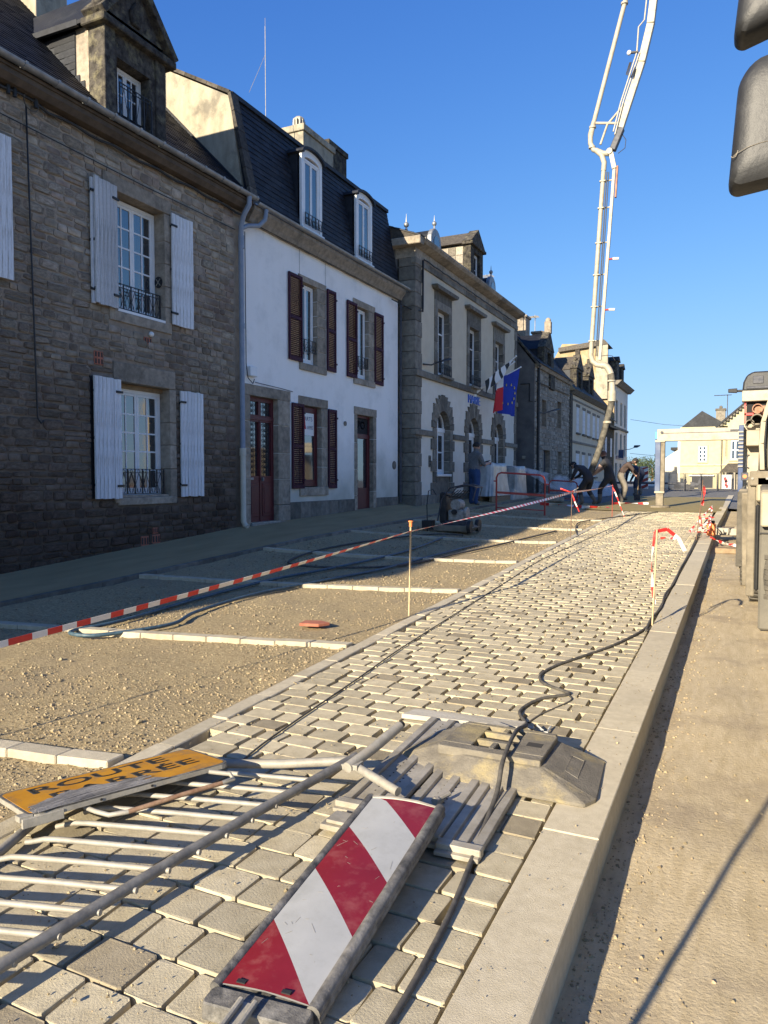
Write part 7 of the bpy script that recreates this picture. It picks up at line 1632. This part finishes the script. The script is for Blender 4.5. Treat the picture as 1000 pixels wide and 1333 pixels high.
b = MB(); b.box(-2.79, -2.45, OY-.15, OY+.15, 1.07, 1.14); b.box(-2.79, -2.45, OY-.15, OY+.15, 2.9, 2.97); part('collar', b.mesh('collar', M['truck_white'], bevel=.008), T2)
text_obj('leg_lettering', 'CIFA', M['lightblue'], lambda x, y, z: V3(-2.69+y*.12, OY-.1415, 2.2+x*.24), 1.0, T2) if False else None
b = MB(); b.box(-2.74, -2.49, OY-.12, OY+.12, .62, 1.07); part('inner_leg', b.mesh('inner_leg', M['dusty'], bevel=.01), T2)
b = MB(); b.cyl((-2.61, OY), .34, .545, .62, axis='z', n=20); part('foot_pad', b.mesh('foot_pad', M['dusty'], bevel=.01), T2)
b = MB(); b.box(-.9, .15, 18.6, 18.9, .3, .46); b.tube([(-.1, 18.75, .38), (.2, 18.75, .38)], .12, 8); part('rear_outrigger', b.mesh('rear_outrigger', M['truck_white'], bevel=.01), T2)
# boom
def P3(x, z, y=29.5): return Vector((x, y, z))
tipj = P3(-5.15, 6.0); top1 = P3(-4.6, 14.0); tube_l = 0
b = MB(); b.tube([P3(-5.30, 6.55), P3(-4.92, 13.3)], .085, 12); dp = part('delivery_line', b.mesh('delivery_line', M['truck_white'], smooth='auto'), T2)
b = MB(); b.tube([P3(-5.30, 6.6), P3(-5.31, 6.35), P3(-5.24, 6.12), P3(-5.08, 5.98), P3(-4.92, 5.95)], .098, 12); part('line_bend', b.mesh('line_bend', M['truck_white'], smooth='auto'), T2); b = MB(); b.tube([P3(-4.92, 13.3), P3(-4.9, 13.6), P3(-5.0, 13.9), P3(-5.22, 14.12)], .098, 12); part('line_bend', b.mesh('line_bend', M['truck_white'], smooth='auto'), T2)
b = MB(); b.bar(P3(-4.97, 6.15), P3(-4.52, 13.4), .11, .13, up=(0, 1, 0)); ba = part('boom_section', b.mesh('boom_section', M['truck_white'], bevel=.01), T2, label='lowest boom section hanging over the workers')
b = MB(); b.bar(P3(-4.455, 12.2, 29.42), P3(-4.40, 13.35, 29.42), .06, .12, up=(0, 1, 0)); part('rust_patch', b.mesh('rust_patch', M['rustpipe']), ba)
b = MB(); b.tube([P3(-5.1, 6.3, 29.4), P3(-4.78, 13.2, 29.4)], .022, 6); b.tube([P3(-5.05, 6.3, 29.45), P3(-4.72, 13.2, 29.45)], .018, 6); part('hydraulic_line', b.mesh('hydraulic_line', M['black'], smooth='auto'), ba)
for z in (6.9, 8.2, 9.4, 10.6, 11.9, 12.9):
    q = (z-6.55)/6.75; xl, xr = -5.30+.38*q, -4.95+.43*q
    b = MB(); b.box(xl-.115, xl+.115, 29.4, 29.6, z-.025, z+.025); b.box(xl, xr, 29.47, 29.53, z-.02, z+.02); part('clamp', b.mesh('clamp', M['truck_white'], bevel=.01), ba)
for z in (8.05, 9.95):
    q = (z-6.15)/7.25; xr = -4.97+.45*q
    b = MB(); b.tube([P3(xr, z), P3(xr+.2, z)], .035, 8); b.tube([P3(xr+.2, z), P3(xr+.42, z-.02)], .05, 8, mi=1); part('marker_light', b.mesh('marker_light', [M['red_paint'], M['paint_white']], smooth='auto'), ba)
b = MB(); b.bar(P3(-4.52, 13.3), P3(-4.65, 13.9), .16, .2, up=(0, 1, 0)); b.cyl((-4.7, 13.95), .11, 29.35, 29.65, axis='y', n=14); b.tube([P3(-5.22, 14.12), P3(-4.95, 13.95), P3(-4.7, 13.9)], .10, 10); part('joint', b.mesh('joint', M['truck_white'], smooth='auto'), T2)
b = MB(); b.bar(P3(-4.6, 14.0), P3(-4.28, 14.75), .22, .26, up=(0, 1, 0)); part('knuckle', b.mesh('knuckle', M['darksteel'], bevel=.02), T2)
# upper section: beam + pipe, rising
b = MB(); pts = [P3(-4.42, 14.5), P3(-3.60, 17.0), P3(-3.30, 18.3), P3(-2.95, 21.6), P3(-2.0, 27.0, 28.0)]
for i in range(4): b.bar(pts[i], pts[i+1], .26, .2+.04*i, up=(0, 1, 0))
bb = part('boom_section', b.mesh('boom_section', M['truck_white'], bevel=.015), T2, label='upper boom section leaving the top of the view')
b = MB(); b.tube([P3(-5.42, 14.6), P3(-5.3, 15.2), P3(-3.92, 20.5), P3(-3.2, 23.5), P3(-2.3, 27, 28)], .085, 12); b.tube([P3(-5.1, 14.05), P3(-5.3, 14.15), P3(-5.42, 14.4), P3(-5.43, 14.75), P3(-5.3, 15.2)], .095, 12); part('delivery_line', b.mesh('delivery_line', M['truck_white'], smooth='auto'), T2)
for z, xl in ((15.0, -5.35), (14.25, -5.36), (19.3, -4.24), (19.6, -4.16)):
    b = MB(); b.cyl((xl, 29.5), .13, z-.035, z+.035, axis='z', n=12); part('clamp', b.mesh('clamp', M['truck_white'], smooth='auto'), bb)
b = MB(); b.tube([P3(-5.3, 15.15), P3(-4.35, 14.95)], .05, 8); b.tube([P3(-5.05, 14.3), P3(-4.8, 15.0), P3(-4.15, 15.65)], .045, 8); b.tube([P3(-4.1, 19.45), P3(-3.45, 19.35)], .06, 8); part('strut', b.mesh('strut', M['truck_white'], smooth='auto'), bb)
b = MB(); b.tube([P3(-4.55, 14.6, 29.3), P3(-4.3, 15.6, 29.3), P3(-3.75, 17.3, 29.3), P3(-3.7, 18.2, 29.3), P3(-3.5, 18.4, 29.3), P3(-3.35, 20, 29.3)], .03, 6); b.tube([P3(-4.5, 14.5, 29.35), P3(-4.2, 15.7, 29.35), P3(-3.66, 17.3, 29.35)], .03, 6); part('hydraulic_line', b.mesh('hydraulic_line', M['galv'], smooth='auto'), bb)
b = MB(); b.sphere(P3(-4.02, 17.35, 29.3), .09, 8); b.tube([P3(-4.0, 17.35, 29.3), P3(-3.7, 17.3, 29.3)], .05, 6, mi=1); 
for k in range(3): b.tube([P3(-4.0+.03*k, 17.0, 29.3), P3(-4.12+.04*k, 16.6, 29.3), P3(-3.95+.04*k, 16.45, 29.3), P3(-3.8, 16.8, 29.3)], .016, 5, mi=1)
part('beacon', b.mesh('beacon', [M['paint_white'], M['black']], smooth='auto'), bb)
b = MB(); b.tube([P3(-4.3, 14.6), P3(-4.12, 14.3), P3(-4.15, 14.0), P3(-4.4, 13.85)], .014, 5); b.tube([P3(-5.0, 6.3), P3(-4.7, 6.32), P3(-4.5, 6.28), P3(-4.4, 6.1)], .012, 5); part('thin_hose', b.mesh('thin_hose', M['black'], smooth='auto'), bb)
# arms out of view back to the turret
b = MB(); b.bar((-2.0, 28.0, 27.0), (1.4, 22, 31), .4, .5); b.bar((1.4, 22, 31), (1.6, 22, 4), .5, .6); part('main_arm', b.mesh('main_arm', M['truck_white'], bevel=.02), T2)
b = MB(); b.cyl((1.6, 22), .6, 1.2, 4.2, axis='z', n=20); part('turret', b.mesh('turret', M['truck_cream'], smooth='auto'), T2)
# end hose
b = MB(); pe = [P3(-4.92, 5.95), P3(-4.72, 5.9), P3(-4.55, 5.6, 29.5), P3(-4.5, 5.15, 29.5), P3(-4.5, 4.6, 29.5), P3(-4.6, 4.1), P3(-4.72, 3.6), P3(-4.95, 2.7), P3(-5.2, 2.0), P3(-5.45, 1.45), P3(-5.55, 1.1)]
pe = smooth_path(pe, 4); b.tube(pe, [.12]*len(pe), 12, mfun=lambda i: 1 if i < 8 or 11 <= i < 15 else (2 if 15 <= i < 22 else 0)); part('end_hose', b.mesh('end_hose', [M['hose_black'], M['truck_white'], M['hose_black']], smooth='auto'), T2)
b = MB(); b.cyl((-4.5, 29.5), .16, 4.55, 4.95, axis='z', n=14); b.cyl((-4.53, 29.5), .16, 5.3, 5.36, axis='z', n=12); b.cyl((-4.66, 29.5), .16, 3.72, 3.8, axis='z', n=12); part('hose_sleeve', b.mesh('hose_sleeve', M['truck_white'], smooth='auto'), T2)

# ---- plate compactor / screed machine in the shade
CM = thing('compactor', 'grimy petrol compactor with a folding blue handle standing in the shade', 'compactor', (-5.4, 15, .4))
z0 = gz(-5.78, 15.85); cx, cy = -5.78, 15.85
def cmp_(x, y, z): return (cx+x, cy+y, z0+z)
b = MB(); b.prism([(cx-.42, z0+.02), (cx+.36, z0+.02), (cx+.46, z0+.12), (cx+.4, z0+.16), (cx-.44, z0+.16), (cx-.52, z0+.1)], 'y', cy-.26, cy+.26); part('base_plate', b.mesh('base_plate', M['dusty'], bevel=.012), CM)
b = MB(); b.box(cx-.3, cx+.28, cy-.2, cy+.2, z0+.16, z0+.26); part('motor_bed', b.mesh('motor_bed', M['darksteel'], bevel=.01), CM)
b = MB(); b.box(cx-.16, cx+.2, cy-.17, cy+.15, z0+.26, z0+.5); b.cyl((cy-.02, z0+.42), .15, cx+.2, cx+.27, axis='x', n=18); part('engine', b.mesh('engine', M['engine'], bevel=.02), CM)
b = MB(); b.cyl((cx+.02, z0+.62), .12, cy-.18, cy+.14, axis='y', n=18); b.box(cx-.05, cx+.09, cy-.1, cy+.06, z0+.5, z0+.55); part('fuel_tank', b.mesh('fuel_tank', M['engine'], smooth='auto'), CM)
b = MB(); b.cyl((cx+.0, z0+.46), .06, cy-.24, cy-.17, axis='y', n=12); part('recoil_starter', b.mesh('recoil_starter', M['black'], smooth='auto'), CM)
b = MB(); b.box(cx-.36, cx-.2, cy-.2, cy+.2, z0+.2, z0+.9); part('water_tank', b.mesh('water_tank', M['black'], bevel=.03), CM)
b = MB(); b.cyl((cy-.28, z0+.14), .14, cx+.36, cx+.44, axis='x', n=20); part('wheel', b.mesh('wheel', M['black'], smooth='auto'), CM)
b = MB(); b.cyl((cy+.28, z0+.14), .14, cx+.36, cx+.44, axis='x', n=20); part('wheel', b.mesh('wheel', M['black'], smooth='auto'), CM)
b = MB()
for s_ in (-.2, .2):
    b.tube([cmp_(-.4, s_, .25), cmp_(-.3, s_, .75), cmp_(-.1, s_, 1.0), cmp_(.3, s_, 1.08), cmp_(.52, s_, 1.02)], .018, 8); b.tube([cmp_(.52, s_, 1.02), cmp_(.44, s_, .72)], .012, 6)
b.tube([cmp_(.52, -.2, 1.02), cmp_(.52, .2, 1.02)], .018, 8); b.tube([cmp_(-.3, -.2, .78), cmp_(-.3, .2, .78)], .014, 6); part('handle', b.mesh('handle', M['darksteel'], smooth='auto'), CM)
b = MB(); b.tube([cmp_(-.62, -.26, .0), cmp_(-.64, -.26, .6), cmp_(-.6, -.26, .93), cmp_(-.5, -.26, .97), cmp_(-.42, -.26, .85)], .012, 6); b.box(cx-.75, cx-.5, cy-.3, cy-.1, z0+.05, z0+.26); part('lifting_hook', b.mesh('lifting_hook', M['black'], smooth='auto'), CM)
for k in range(5):
    b = MB(); b.tube([cmp_(-.3+.05*k, -.18, .9-.04*k), cmp_(-.1+.08*k, -.22, .8), cmp_(.1+.06*k, -.2, .95)], .01, 5); part('control_cable', b.mesh('control_cable', M['black'], smooth='auto'), CM)
# ---- red site barrier
def site_barrier(xa, ya, xb, yb, h, label, grp=None):
    t = thing('site_barrier', label, 'barrier', (xa, ya, gz(xa, ya)), group=grp) ; A = Vector((xa, ya, gz(xa, ya)-.02)); B = Vector((xb, yb, gz(xb, yb)-.02)); u_ = (B-A)
    Z = Vector((0, 0, 1))
    b = MB(); q = .1; pts = [A, A+Z*(h-.16), A+Z*(h-.05)+u_*.03, A+Z*h+u_*.1, B+Z*h-u_*.1, B+Z*(h-.05)-u_*.03, B+Z*(h-.16), B]
    b.tube(pts, .028, 8); part('frame', b.mesh('frame', M['red_paint'], smooth='auto'), t)
    for z_ in (h*.5, h*.12): b = MB(); b.bar(A+Z*z_, B+Z*z_, .03, .07 if z_ > .3 else .03); part('crossbar', b.mesh('crossbar', M['red_paint']), t)
    for P_, s_ in ((A, -1), (B, 1)):
        b = MB(); b.tube([P_+Z*(h*.78), P_+Z*(h*.78)+u_.normalized()*s_*.09], .02, 6); part('hook', b.mesh('hook', M['red_paint']), t)
    return t
site_barrier(-6.72, 21.9, -5.35, 22.4, 1.22, 'red tubular site barrier with rounded corners standing before the mist')
t = site_barrier(-6.9, 29.6, -5.9, 30.2, .8, 'lower red barrier behind, half hidden in the mist')
b = MB(); b.box(-7.2, -6.2, 28.6, 29.2, .7, .86); b.box(-7.0, -6.3, 28.7, 29.0, .86, 1.0); tag(part('rubble_heap', b.mesh('rubble_heap', M['granite_far'], bevel=.03)), 'low pile of pale blocks behind the red barrier', 'blocks')
# ---- pallets and sheeting by the town hall
t = thing('pallet', 'wooden pallet in front of the town hall under the sheeted load', 'pallet', (-8.1, 26, .9))
for k in range(7): piece('slat', M['wood'], -8.5, -7.7, 24.6+.35*k, 24.85+.35*k, gz(-8, 25)+.16, gz(-8, 25)+.19, t)
for xx in (-8.45, -8.1, -7.75): piece('block', M['wood'], xx-.05, xx+.05, 24.6, 27.0, gz(-8, 25)+.0, gz(-8, 25)+.16, t)
def sheeted(x0, x1, y0, y1, z0, z1, label, seed, taper=.1, spread=.2):
    r = random.Random(seed); n = 44; k = 9; vv = []; ff = []
    cx_, cy_ = (x0+x1)/2, (y0+y1)/2
    for j in range(k+1):
        q = j/k; s_ = 1+spread*(1-q)**2-taper*q
        for i in range(n):
            a = 2*math.pi*i/n; ca, sa = math.cos(a), math.sin(a); e = .35
            px = abs(ca)**e*(1 if ca > 0 else -1); py = abs(sa)**e*(1 if sa > 0 else -1)
            w_ = 1+(.035*math.sin(a*13+seed)+.03*math.sin(a*29+q*3))*(1-.5*q)
            vv.append((cx_+px*(x1-x0)/2*s_*w_, cy_+py*(y1-y0)/2*s_*w_, z0+(z1-z0)*q-(.04*math.sin(a*5+seed) if j == k else 0)))
    for j in range(k): ff += [(j*n+i, j*n+(i+1) % n, (j+1)*n+(i+1) % n, (j+1)*n+i) for i in range(n)]
    vv.append((cx_, cy_, z1+.03)); ff += [(k*n+i, k*n+(i+1) % n, len(vv)-1) for i in range(n)]
    b = MB(); b.add(vv, ff); return tag(part('sheeted_load', b.mesh('sheeted_load', M['tarp'], smooth=True)), label, 'sheeted load', 'loads under plastic sheeting by the town hall')
sheeted(-8.45, -7.75, 24.6, 26.9, gz(-8, 25)+.2, 2.12, 'wide load draped in creased plastic sheeting beside the operator', 1)
sheeted(-8.3, -7.75, 27.9, 29.5, gz(-8, 28), 2.05, 'narrow upright sheeted load right of the wide one', 4, spread=.05)
b = MB(); b.prism([(26.8, gz(-7.8, 27)), (29.3, gz(-7.8, 29)), (27.0, 1.2)], 'x', -7.7, -7.6); tag(part('ramp_board', b.mesh('ramp_board', M['tarp'])), 'low slanting board leaning against the pallet', 'board')
# boards on the road under the pump truck
for (x0, y0, x1, y1, z, lb) in ((-.42, 15.9, .35, 16.25, .13, 'thick timber mat lying across the road by the truck wheel'), (-.4, 20.5, .2, 21.2, .25, 'second timber mat further up beside the kerb')):
    b = MB(); b.box(x0, x1, y0, y1, z, z+.1); tag(part('timber_mat', b.mesh('timber_mat', M['wood'], bevel=.01)), lb, 'timber')

# ================================================================== people
def human(name, label, loc, rotz, J, S, mats, hair='hair', props=None, bald=False):
    """J: joint positions in metres (x right, y forward, z up) relative to the feet; one skinned body"""
    t = thing('person', label, 'person', loc)
    def K(p): 
        x, y, z = p; x, y, z = x*S, y*S, z*S
        return Vector((loc[0]+x*math.cos(rotz)-y*math.sin(rotz), loc[1]+x*math.sin(rotz)+y*math.cos(rotz), loc[2]+z))
    names = list(J); idx = {n: i for i, n in enumerate(names)}
    edges = [('pelvis','waist'),('waist','chest'),('chest','neck'),('neck','head0'),('head0','head1')]
    for s in 'LR': edges += [('chest','sh'+s),('sh'+s,'el'+s),('el'+s,'wr'+s),('wr'+s,'palm'+s),('pelvis','hip'+s),('hip'+s,'kn'+s),('kn'+s,'an'+s),('an'+s,'toe'+s)]
    rad = dict(pelvis=.185, waist=.17, chest=.205, neck=.07, head0=.085, head1=.1)
    for s in 'LR': rad.update({'sh'+s: .092, 'el'+s: .06, 'wr'+s: .04, 'palm'+s: .042, 'hip'+s: .125, 'kn'+s: .088, 'an'+s: .07, 'toe'+s: .06})
    me = bpy.data.meshes.new('body'); me.from_pydata([K(J[n]) for n in names], [(idx[a], idx[b_]) for a, b_ in edges], [])
    o = bpy.data.objects.new('body', me); C.objects.link(o)
    md = o.modifiers.new('skin', 'SKIN'); sk = me.skin_vertices[0].data
    for n in names: sk[idx[n]].radius = (rad[n]*S, rad[n]*S*(.8 if n in ('pelvis', 'waist', 'chest') else 1)); sk[idx[n]].use_root = (n == 'pelvis')
    ss = o.modifiers.new('sub', 'SUBSURF'); ss.levels = 2; ss.render_levels = 2
    dg = bpy.context.evaluated_depsgraph_get(); m2 = bpy.data.meshes.new_from_object(o.evaluated_get(dg)); bpy.data.objects.remove(o)
    m2.materials.clear()
    for m in mats['list']: m2.materials.append(M[m])
    segs = [(a, b_, K(J[a]), K(J[b_])) for a, b_ in edges]
    for p in m2.polygons:
        c = p.center; best = None
        for a, b_, A, B in segs:
            d = B-A; q = max(0, min(1, (c-A).dot(d)/max(1e-6, d.length_squared))); dist = (c-(A+d*q)).length/(.5*(rad[a]+rad[b_])*S)
            if best is None or dist < best[0]: best = (dist, a, b_, q)
        p.material_index = mats['f'](best[1], best[2], best[3]); p.use_smooth = True
    part('body', m2, t)
    # head details
    h0, h1 = K(J['head0']), K(J['head1']); up = (h1-h0).normalized(); fwd = Vector((-math.sin(rotz), math.cos(rotz), 0)); fwd = (fwd-up*fwd.dot(up)).normalized(); sd = up.cross(fwd)
    hc = h0.lerp(h1, .62)
    b = MB(); 
    if not bald:
        vv = []; ff = []; n = 14; k = 7
        for i in range(k+1):
            th = math.pi*.62*i/k
            for j in range(n):
                a = 2*math.pi*j/n; d = (sd*math.cos(a)+fwd*math.sin(a))*math.sin(th)+up*math.cos(th); rr_ = .118*S*(1+.04*math.sin(5*a+i)); 
                if math.sin(a) > .3 and th > 1.0: rr_ *= .8
                vv.append(hc+d*rr_-fwd*.012*S)
        for i in range(k): ff += [(i*n+j, i*n+(j+1) % n, (i+1)*n+(j+1) % n, (i+1)*n+j) for j in range(n)]
        b.add(vv, ff); part('hair', b.mesh('hair', M[hair], smooth=True), t)
    b = MB(); b.obox(hc+fwd*.105*S-up*.03*S, sd*.012*S, fwd*.02*S, up*.028*S); part('nose', b.mesh('nose', M['skin'], bevel=.004), t)
    for s_ in (-1, 1):
        b = MB(); b.sphere(hc+fwd*.092*S+sd*s_*.034*S-up*.0*S, .011*S, 6); part('eye', b.mesh('eye', M['black']), t)
        b = MB(); b.sphere(hc+sd*s_*.1*S-up*.02*S, .026*S, 6); part('ear', b.mesh('ear', M['skin'], smooth=True), t)
    # fingers
    for s in 'LR':
        w_, pm = K(J['wr'+s]), K(J['palm'+s]); d = (pm-w_).normalized(); pv = d.cross(Vector((0, 0, 1))); 
        if pv.length < .2: pv = d.cross(Vector((1, 0, 0)))
        pv.normalize(); dn = d.cross(pv).normalized(); dn = dn if dn.z < 0 else -dn
        for k, ln in enumerate((.07, .08, .075, .06)):
            b = MB(); o_ = pm+pv*(k-1.5)*.021*S; b.tube([o_, o_+d*ln*.55*S, o_+d*ln*.85*S+dn*ln*.5*S, o_+d*ln*.7*S+dn*ln*.95*S], [.0105*S, .010*S, .009*S, .007*S], 6); part('finger', b.mesh('finger', M[mats.get('hand', 'skin')], smooth=True), t)
        b = MB(); o_ = w_.lerp(pm, .6)-pv*.03*S; b.tube([o_, o_-pv*.025*S+d*.03*S, o_-pv*.015*S+d*.06*S+dn*.02*S], [.012*S, .011*S, .008*S], 6); part('thumb', b.mesh('thumb', M[mats.get('hand', 'skin')], smooth=True), t)
    return t
SC = 1.17
# operator with remote control by the sheeted load: faces right (+Y of the street)
J = dict(pelvis=(0,0,.95), waist=(0,0,1.1), chest=(0,.02,1.36), neck=(0,.05,1.52), head0=(0,.07,1.6), head1=(0,.1,1.75),
 shL=(-.19,.02,1.42), elL=(-.24,.1,1.14), wrL=(-.14,.34,1.14), palmL=(-.1,.42,1.16), shR=(.19,.02,1.42), elR=(.24,.12,1.15), wrR=(.16,.38,1.2), palmR=(.12,.47,1.22),
 hipL=(-.1,0,.88), knL=(-.12,.05,.5), anL=(-.13,-.02,.08), toeL=(-.14,.13,.04), hipR=(.1,0,.88), knR=(.12,-.02,.5), anR=(.12,-.08,.08), toeR=(.13,.08,.04))
def cloth_op(a, b_, q):
    if 'head' in b_ or a == 'neck': return 0
    if a[:2] in ('el', 'wr') : return 0
    if a == 'pelvis' and b_ == 'waist' and q < .5: return 2
    if a[:3] == 'hip' or b_[:3] == 'hip' : return 2
    if a[:2] == 'kn': return 2
    if a[:2] == 'an': return 3
    return 1
op = human('person', 'man in grey checked shirt and blue jeans holding a remote control', (-7.8, 23.0, gz(-7.8, 23)+.01), R(-28), J, SC*.97, dict(list=['skin', 'cloth_grey', 'jeans', 'boots'], f=cloth_op))
b = MB(); b.obox(Vector((-7.56, 23.42, gz(-7.8, 23)+1.4)), (.1, .02, .03), (-.03, .09, 0), (0, 0, .04)); b.tube([(-7.52, 23.42, 2.16), (-7.42, 23.5, 2.2)], .015, 5)
tag(part('remote_control', b.mesh('remote_control', M['black'], bevel=.01)), 'black remote control box in the hands of the man in jeans', 'remote control')
# workers at the hose
def cloth_w(shirt, pants, bare=True):
    def f(a, b_, q):
        if 'head' in b_ or a == 'neck': return 0
        if a[:2] == 'wr': return 0
        if a[:2] == 'el': return 4 if bare else 1
        if a[:2] == 'sh' and bare: return 4 if q > .45 else 1
        if a == 'pelvis' and b_ == 'waist' and q < .4: return 2
        if a[:3] == 'hip' or b_[:3] == 'hip': return 2
        if a[:2] == 'kn': return 2 if q < .45 else 3
        if a[:2] == 'an': return 3
        return 1
    return f
J1 = dict(pelvis=(0,-.1,.93), waist=(0,-.05,1.08), chest=(0,.05,1.34), neck=(0,.12,1.5), head0=(0,.15,1.57), head1=(0,.19,1.72),
 shL=(-.2,.06,1.4), elL=(-.26,.24,1.16), wrL=(-.16,.44,1.0), palmL=(-.1,.5,.95), shR=(.2,.06,1.4), elR=(.24,.26,1.2), wrR=(.12,.46,1.02), palmR=(.06,.52,.97),
 hipL=(-.1,-.08,.88), knL=(-.14,.2,.52), anL=(-.16,.2,.09), toeL=(-.16,.34,.04), hipR=(.1,-.1,.88), knR=(.13,-.24,.5), anR=(.14,-.46,.1), toeR=(.15,-.32,.04))
human('person', 'man in a black vest, bare forearms, gripping the pump hose', (-4.68, 29.9, gz(-4.68, 29.9)), R(78), J1, SC, dict(list=['skin', 'cloth_dark', 'cloth_dark', 'boots', 'skin_light'], f=cloth_w(1, 2), hand='skin_light'), hair='hair_red')
J2 = dict(pelvis=(0,-.12,.9), waist=(0,-.02,1.02), chest=(0,.2,1.2), neck=(0,.36,1.26), head0=(0,.43,1.27), head1=(0,.55,1.33),
 shL=(-.18,.24,1.24), elL=(-.24,.34,.98), wrL=(-.12,.48,.86), palmL=(-.06,.54,.82), shR=(.18,.24,1.24), elR=(.24,.36,1.0), wrR=(.12,.5,.88), palmR=(.06,.56,.84),
 hipL=(-.1,-.1,.85), knL=(-.14,.18,.5), anL=(-.16,.04,.09), toeL=(-.16,.18,.04), hipR=(.1,-.12,.85), knR=(.14,.02,.48), anR=(.16,-.26,.1), toeR=(.17,-.12,.04))
human('person', 'worker in dark clothes crouching behind the end of the pump hose', (-5.25, 28.6, gz(-5.25, 28.6)), R(70), J2, SC*.98, dict(list=['skin', 'cloth_dark', 'cloth_dark', 'boots', 'cloth_dark'], f=cloth_w(1, 2)), bald=False)
J3 = dict(pelvis=(0,-.15,.92), waist=(0,-.08,1.05), chest=(0,.12,1.26), neck=(0,.27,1.36), head0=(0,.33,1.37), head1=(0,.43,1.42),
 shL=(-.19,.16,1.31), elL=(-.24,.3,1.05), wrL=(-.12,.42,.9), palmL=(-.06,.46,.86), shR=(.19,.16,1.31), elR=(.24,.32,1.08), wrR=(.12,.44,.98), palmR=(.06,.49,.94),
 hipL=(-.1,-.12,.87), knL=(-.13,.02,.48), anL=(-.14,-.06,.09), toeL=(-.14,.08,.04), hipR=(.1,-.12,.87), knR=(.13,.08,.48), anR=(.15,.0,.09), toeR=(.15,.14,.04))
human('person', 'man in a brown jacket and khaki trousers leaning over a shovel', (-4.55, 33.4, gz(-4.5, 33.4)), R(-80), J3, SC*1.02, dict(list=['skin', 'cloth_brown', 'cloth_khaki', 'boots', 'cloth_brown'], f=cloth_w(1, 2, False)))
t = thing('shovel', 'long handled shovel held upright by the man in khaki trousers', 'shovel', (-3.95, 33.4, .7))
b = MB(); b.tube([(-3.92, 33.45, 2.1), (-3.98, 33.42, .85)], .025, 7); part('shaft', b.mesh('shaft', M['wood'], smooth='auto'), t)
b = MB(); b.obox((-3.99, 33.42, .75), (.13, 0, 0), (0, .01, .02), (0, -.02, .15)); part('blade', b.mesh('blade', M['darksteel'], bevel=.01), t)
J4 = dict(pelvis=(0,-.2,.9), waist=(0,-.1,1.0), chest=(0,.16,1.08), neck=(0,.32,1.06), head0=(0,.39,1.05), head1=(0,.5,1.0),
 shL=(-.19,.2,1.1), elL=(-.24,.26,.8), wrL=(-.16,.34,.58), palmL=(-.14,.36,.5), shR=(.19,.2,1.1), elR=(.24,.28,.82), wrR=(.16,.36,.6), palmR=(.14,.38,.52),
 hipL=(-.1,-.2,.85), knL=(-.14,-.04,.46), anL=(-.15,-.1,.09), toeL=(-.15,.04,.04), hipR=(.1,-.2,.85), knR=(.14,.0,.46), anR=(.16,-.1,.09), toeR=(.16,.04,.04))
human('person', 'worker in navy bending right down beside the outrigger leg', (-4.6, 38.2, gz(-4.6, 38.2)), R(62), J4, SC*1.1, dict(list=['skin', 'cloth_navy', 'cloth_navy', 'boots', 'cloth_navy'], f=cloth_w(1, 2, False)))
# tape lying on the ground by the workers
tape([(-6.5, 26.5, gz(-6.5, 26.5)+.03), (-5.6, 26.8, gz(-5.6, 26.8)+.05), (-4.9, 26.6, gz(-4.9, 26.6)+.03), (-4.2, 27.2, gz(-4.2, 27.2)+.04)], .12, .3, 'twisted tape lying on the shaded ground below the workers', twist=.1)
tape([(-4.4, 29.6, gz(-4.4, 29.6)+.04), (-4.0, 30, gz(-4, 30)+.06), (-3.2, 30.4, gz(-3.2, 30.4)+.04)], .1, .25, 'tape scrap on the sand beside the shovel', twist=.1)

# ================================================================== spray
vm = bpy.data.materials.new('spray'); vm.use_nodes = True; n = vm.node_tree; N = n.nodes; N.clear(); L = n.links
o = N.new('ShaderNodeOutputMaterial'); pv = N.new('ShaderNodeVolumePrincipled'); L.new(pv.outputs[0], o.inputs['Volume'])
pv.inputs['Color'].default_value = (.97, .98, 1, 1); pv.inputs['Anisotropy'].default_value = 0.0; scene.cycles.volume_bounces = 4
tc = N.new('ShaderNodeTexCoord'); nz = N.new('ShaderNodeTexNoise'); nz.inputs['Scale'].default_value = 1.6; nz.inputs['Detail'].default_value = 4; L.new(tc.outputs['Object'], nz.inputs['Vector'])
mr = N.new('ShaderNodeMapRange'); mr.inputs['From Min'].default_value = .44; mr.inputs['From Max'].default_value = .68; mr.inputs['To Max'].default_value = 5.5; L.new(nz.outputs['Fac'], mr.inputs[0]); L.new(mr.outputs[0], pv.inputs['Density'])
A_, B2 = [], []
path = [((-7.5, 26.5, 2.05), .03), ((-7.35, 27.6, 1.93), .09), ((-7.1, 29.2, 1.68), .2), ((-6.8, 31.0, 1.38), .34), ((-6.4, 33.0, 1.2), .42), ((-6.0, 34.8, 1.12), .4), ((-5.6, 36.4, 1.05), .28), ((-5.4, 37, 1.0), .06)]
b = MB(); b.tube([p for p, _ in path], [r_ for _, r_ in path], 16); me = b.mesh('spray', vm, smooth=True); so_ = part('spray', me, kind='stuff'); so_['label'] = 'pale spray of water mist blowing across the street behind the red barrier'
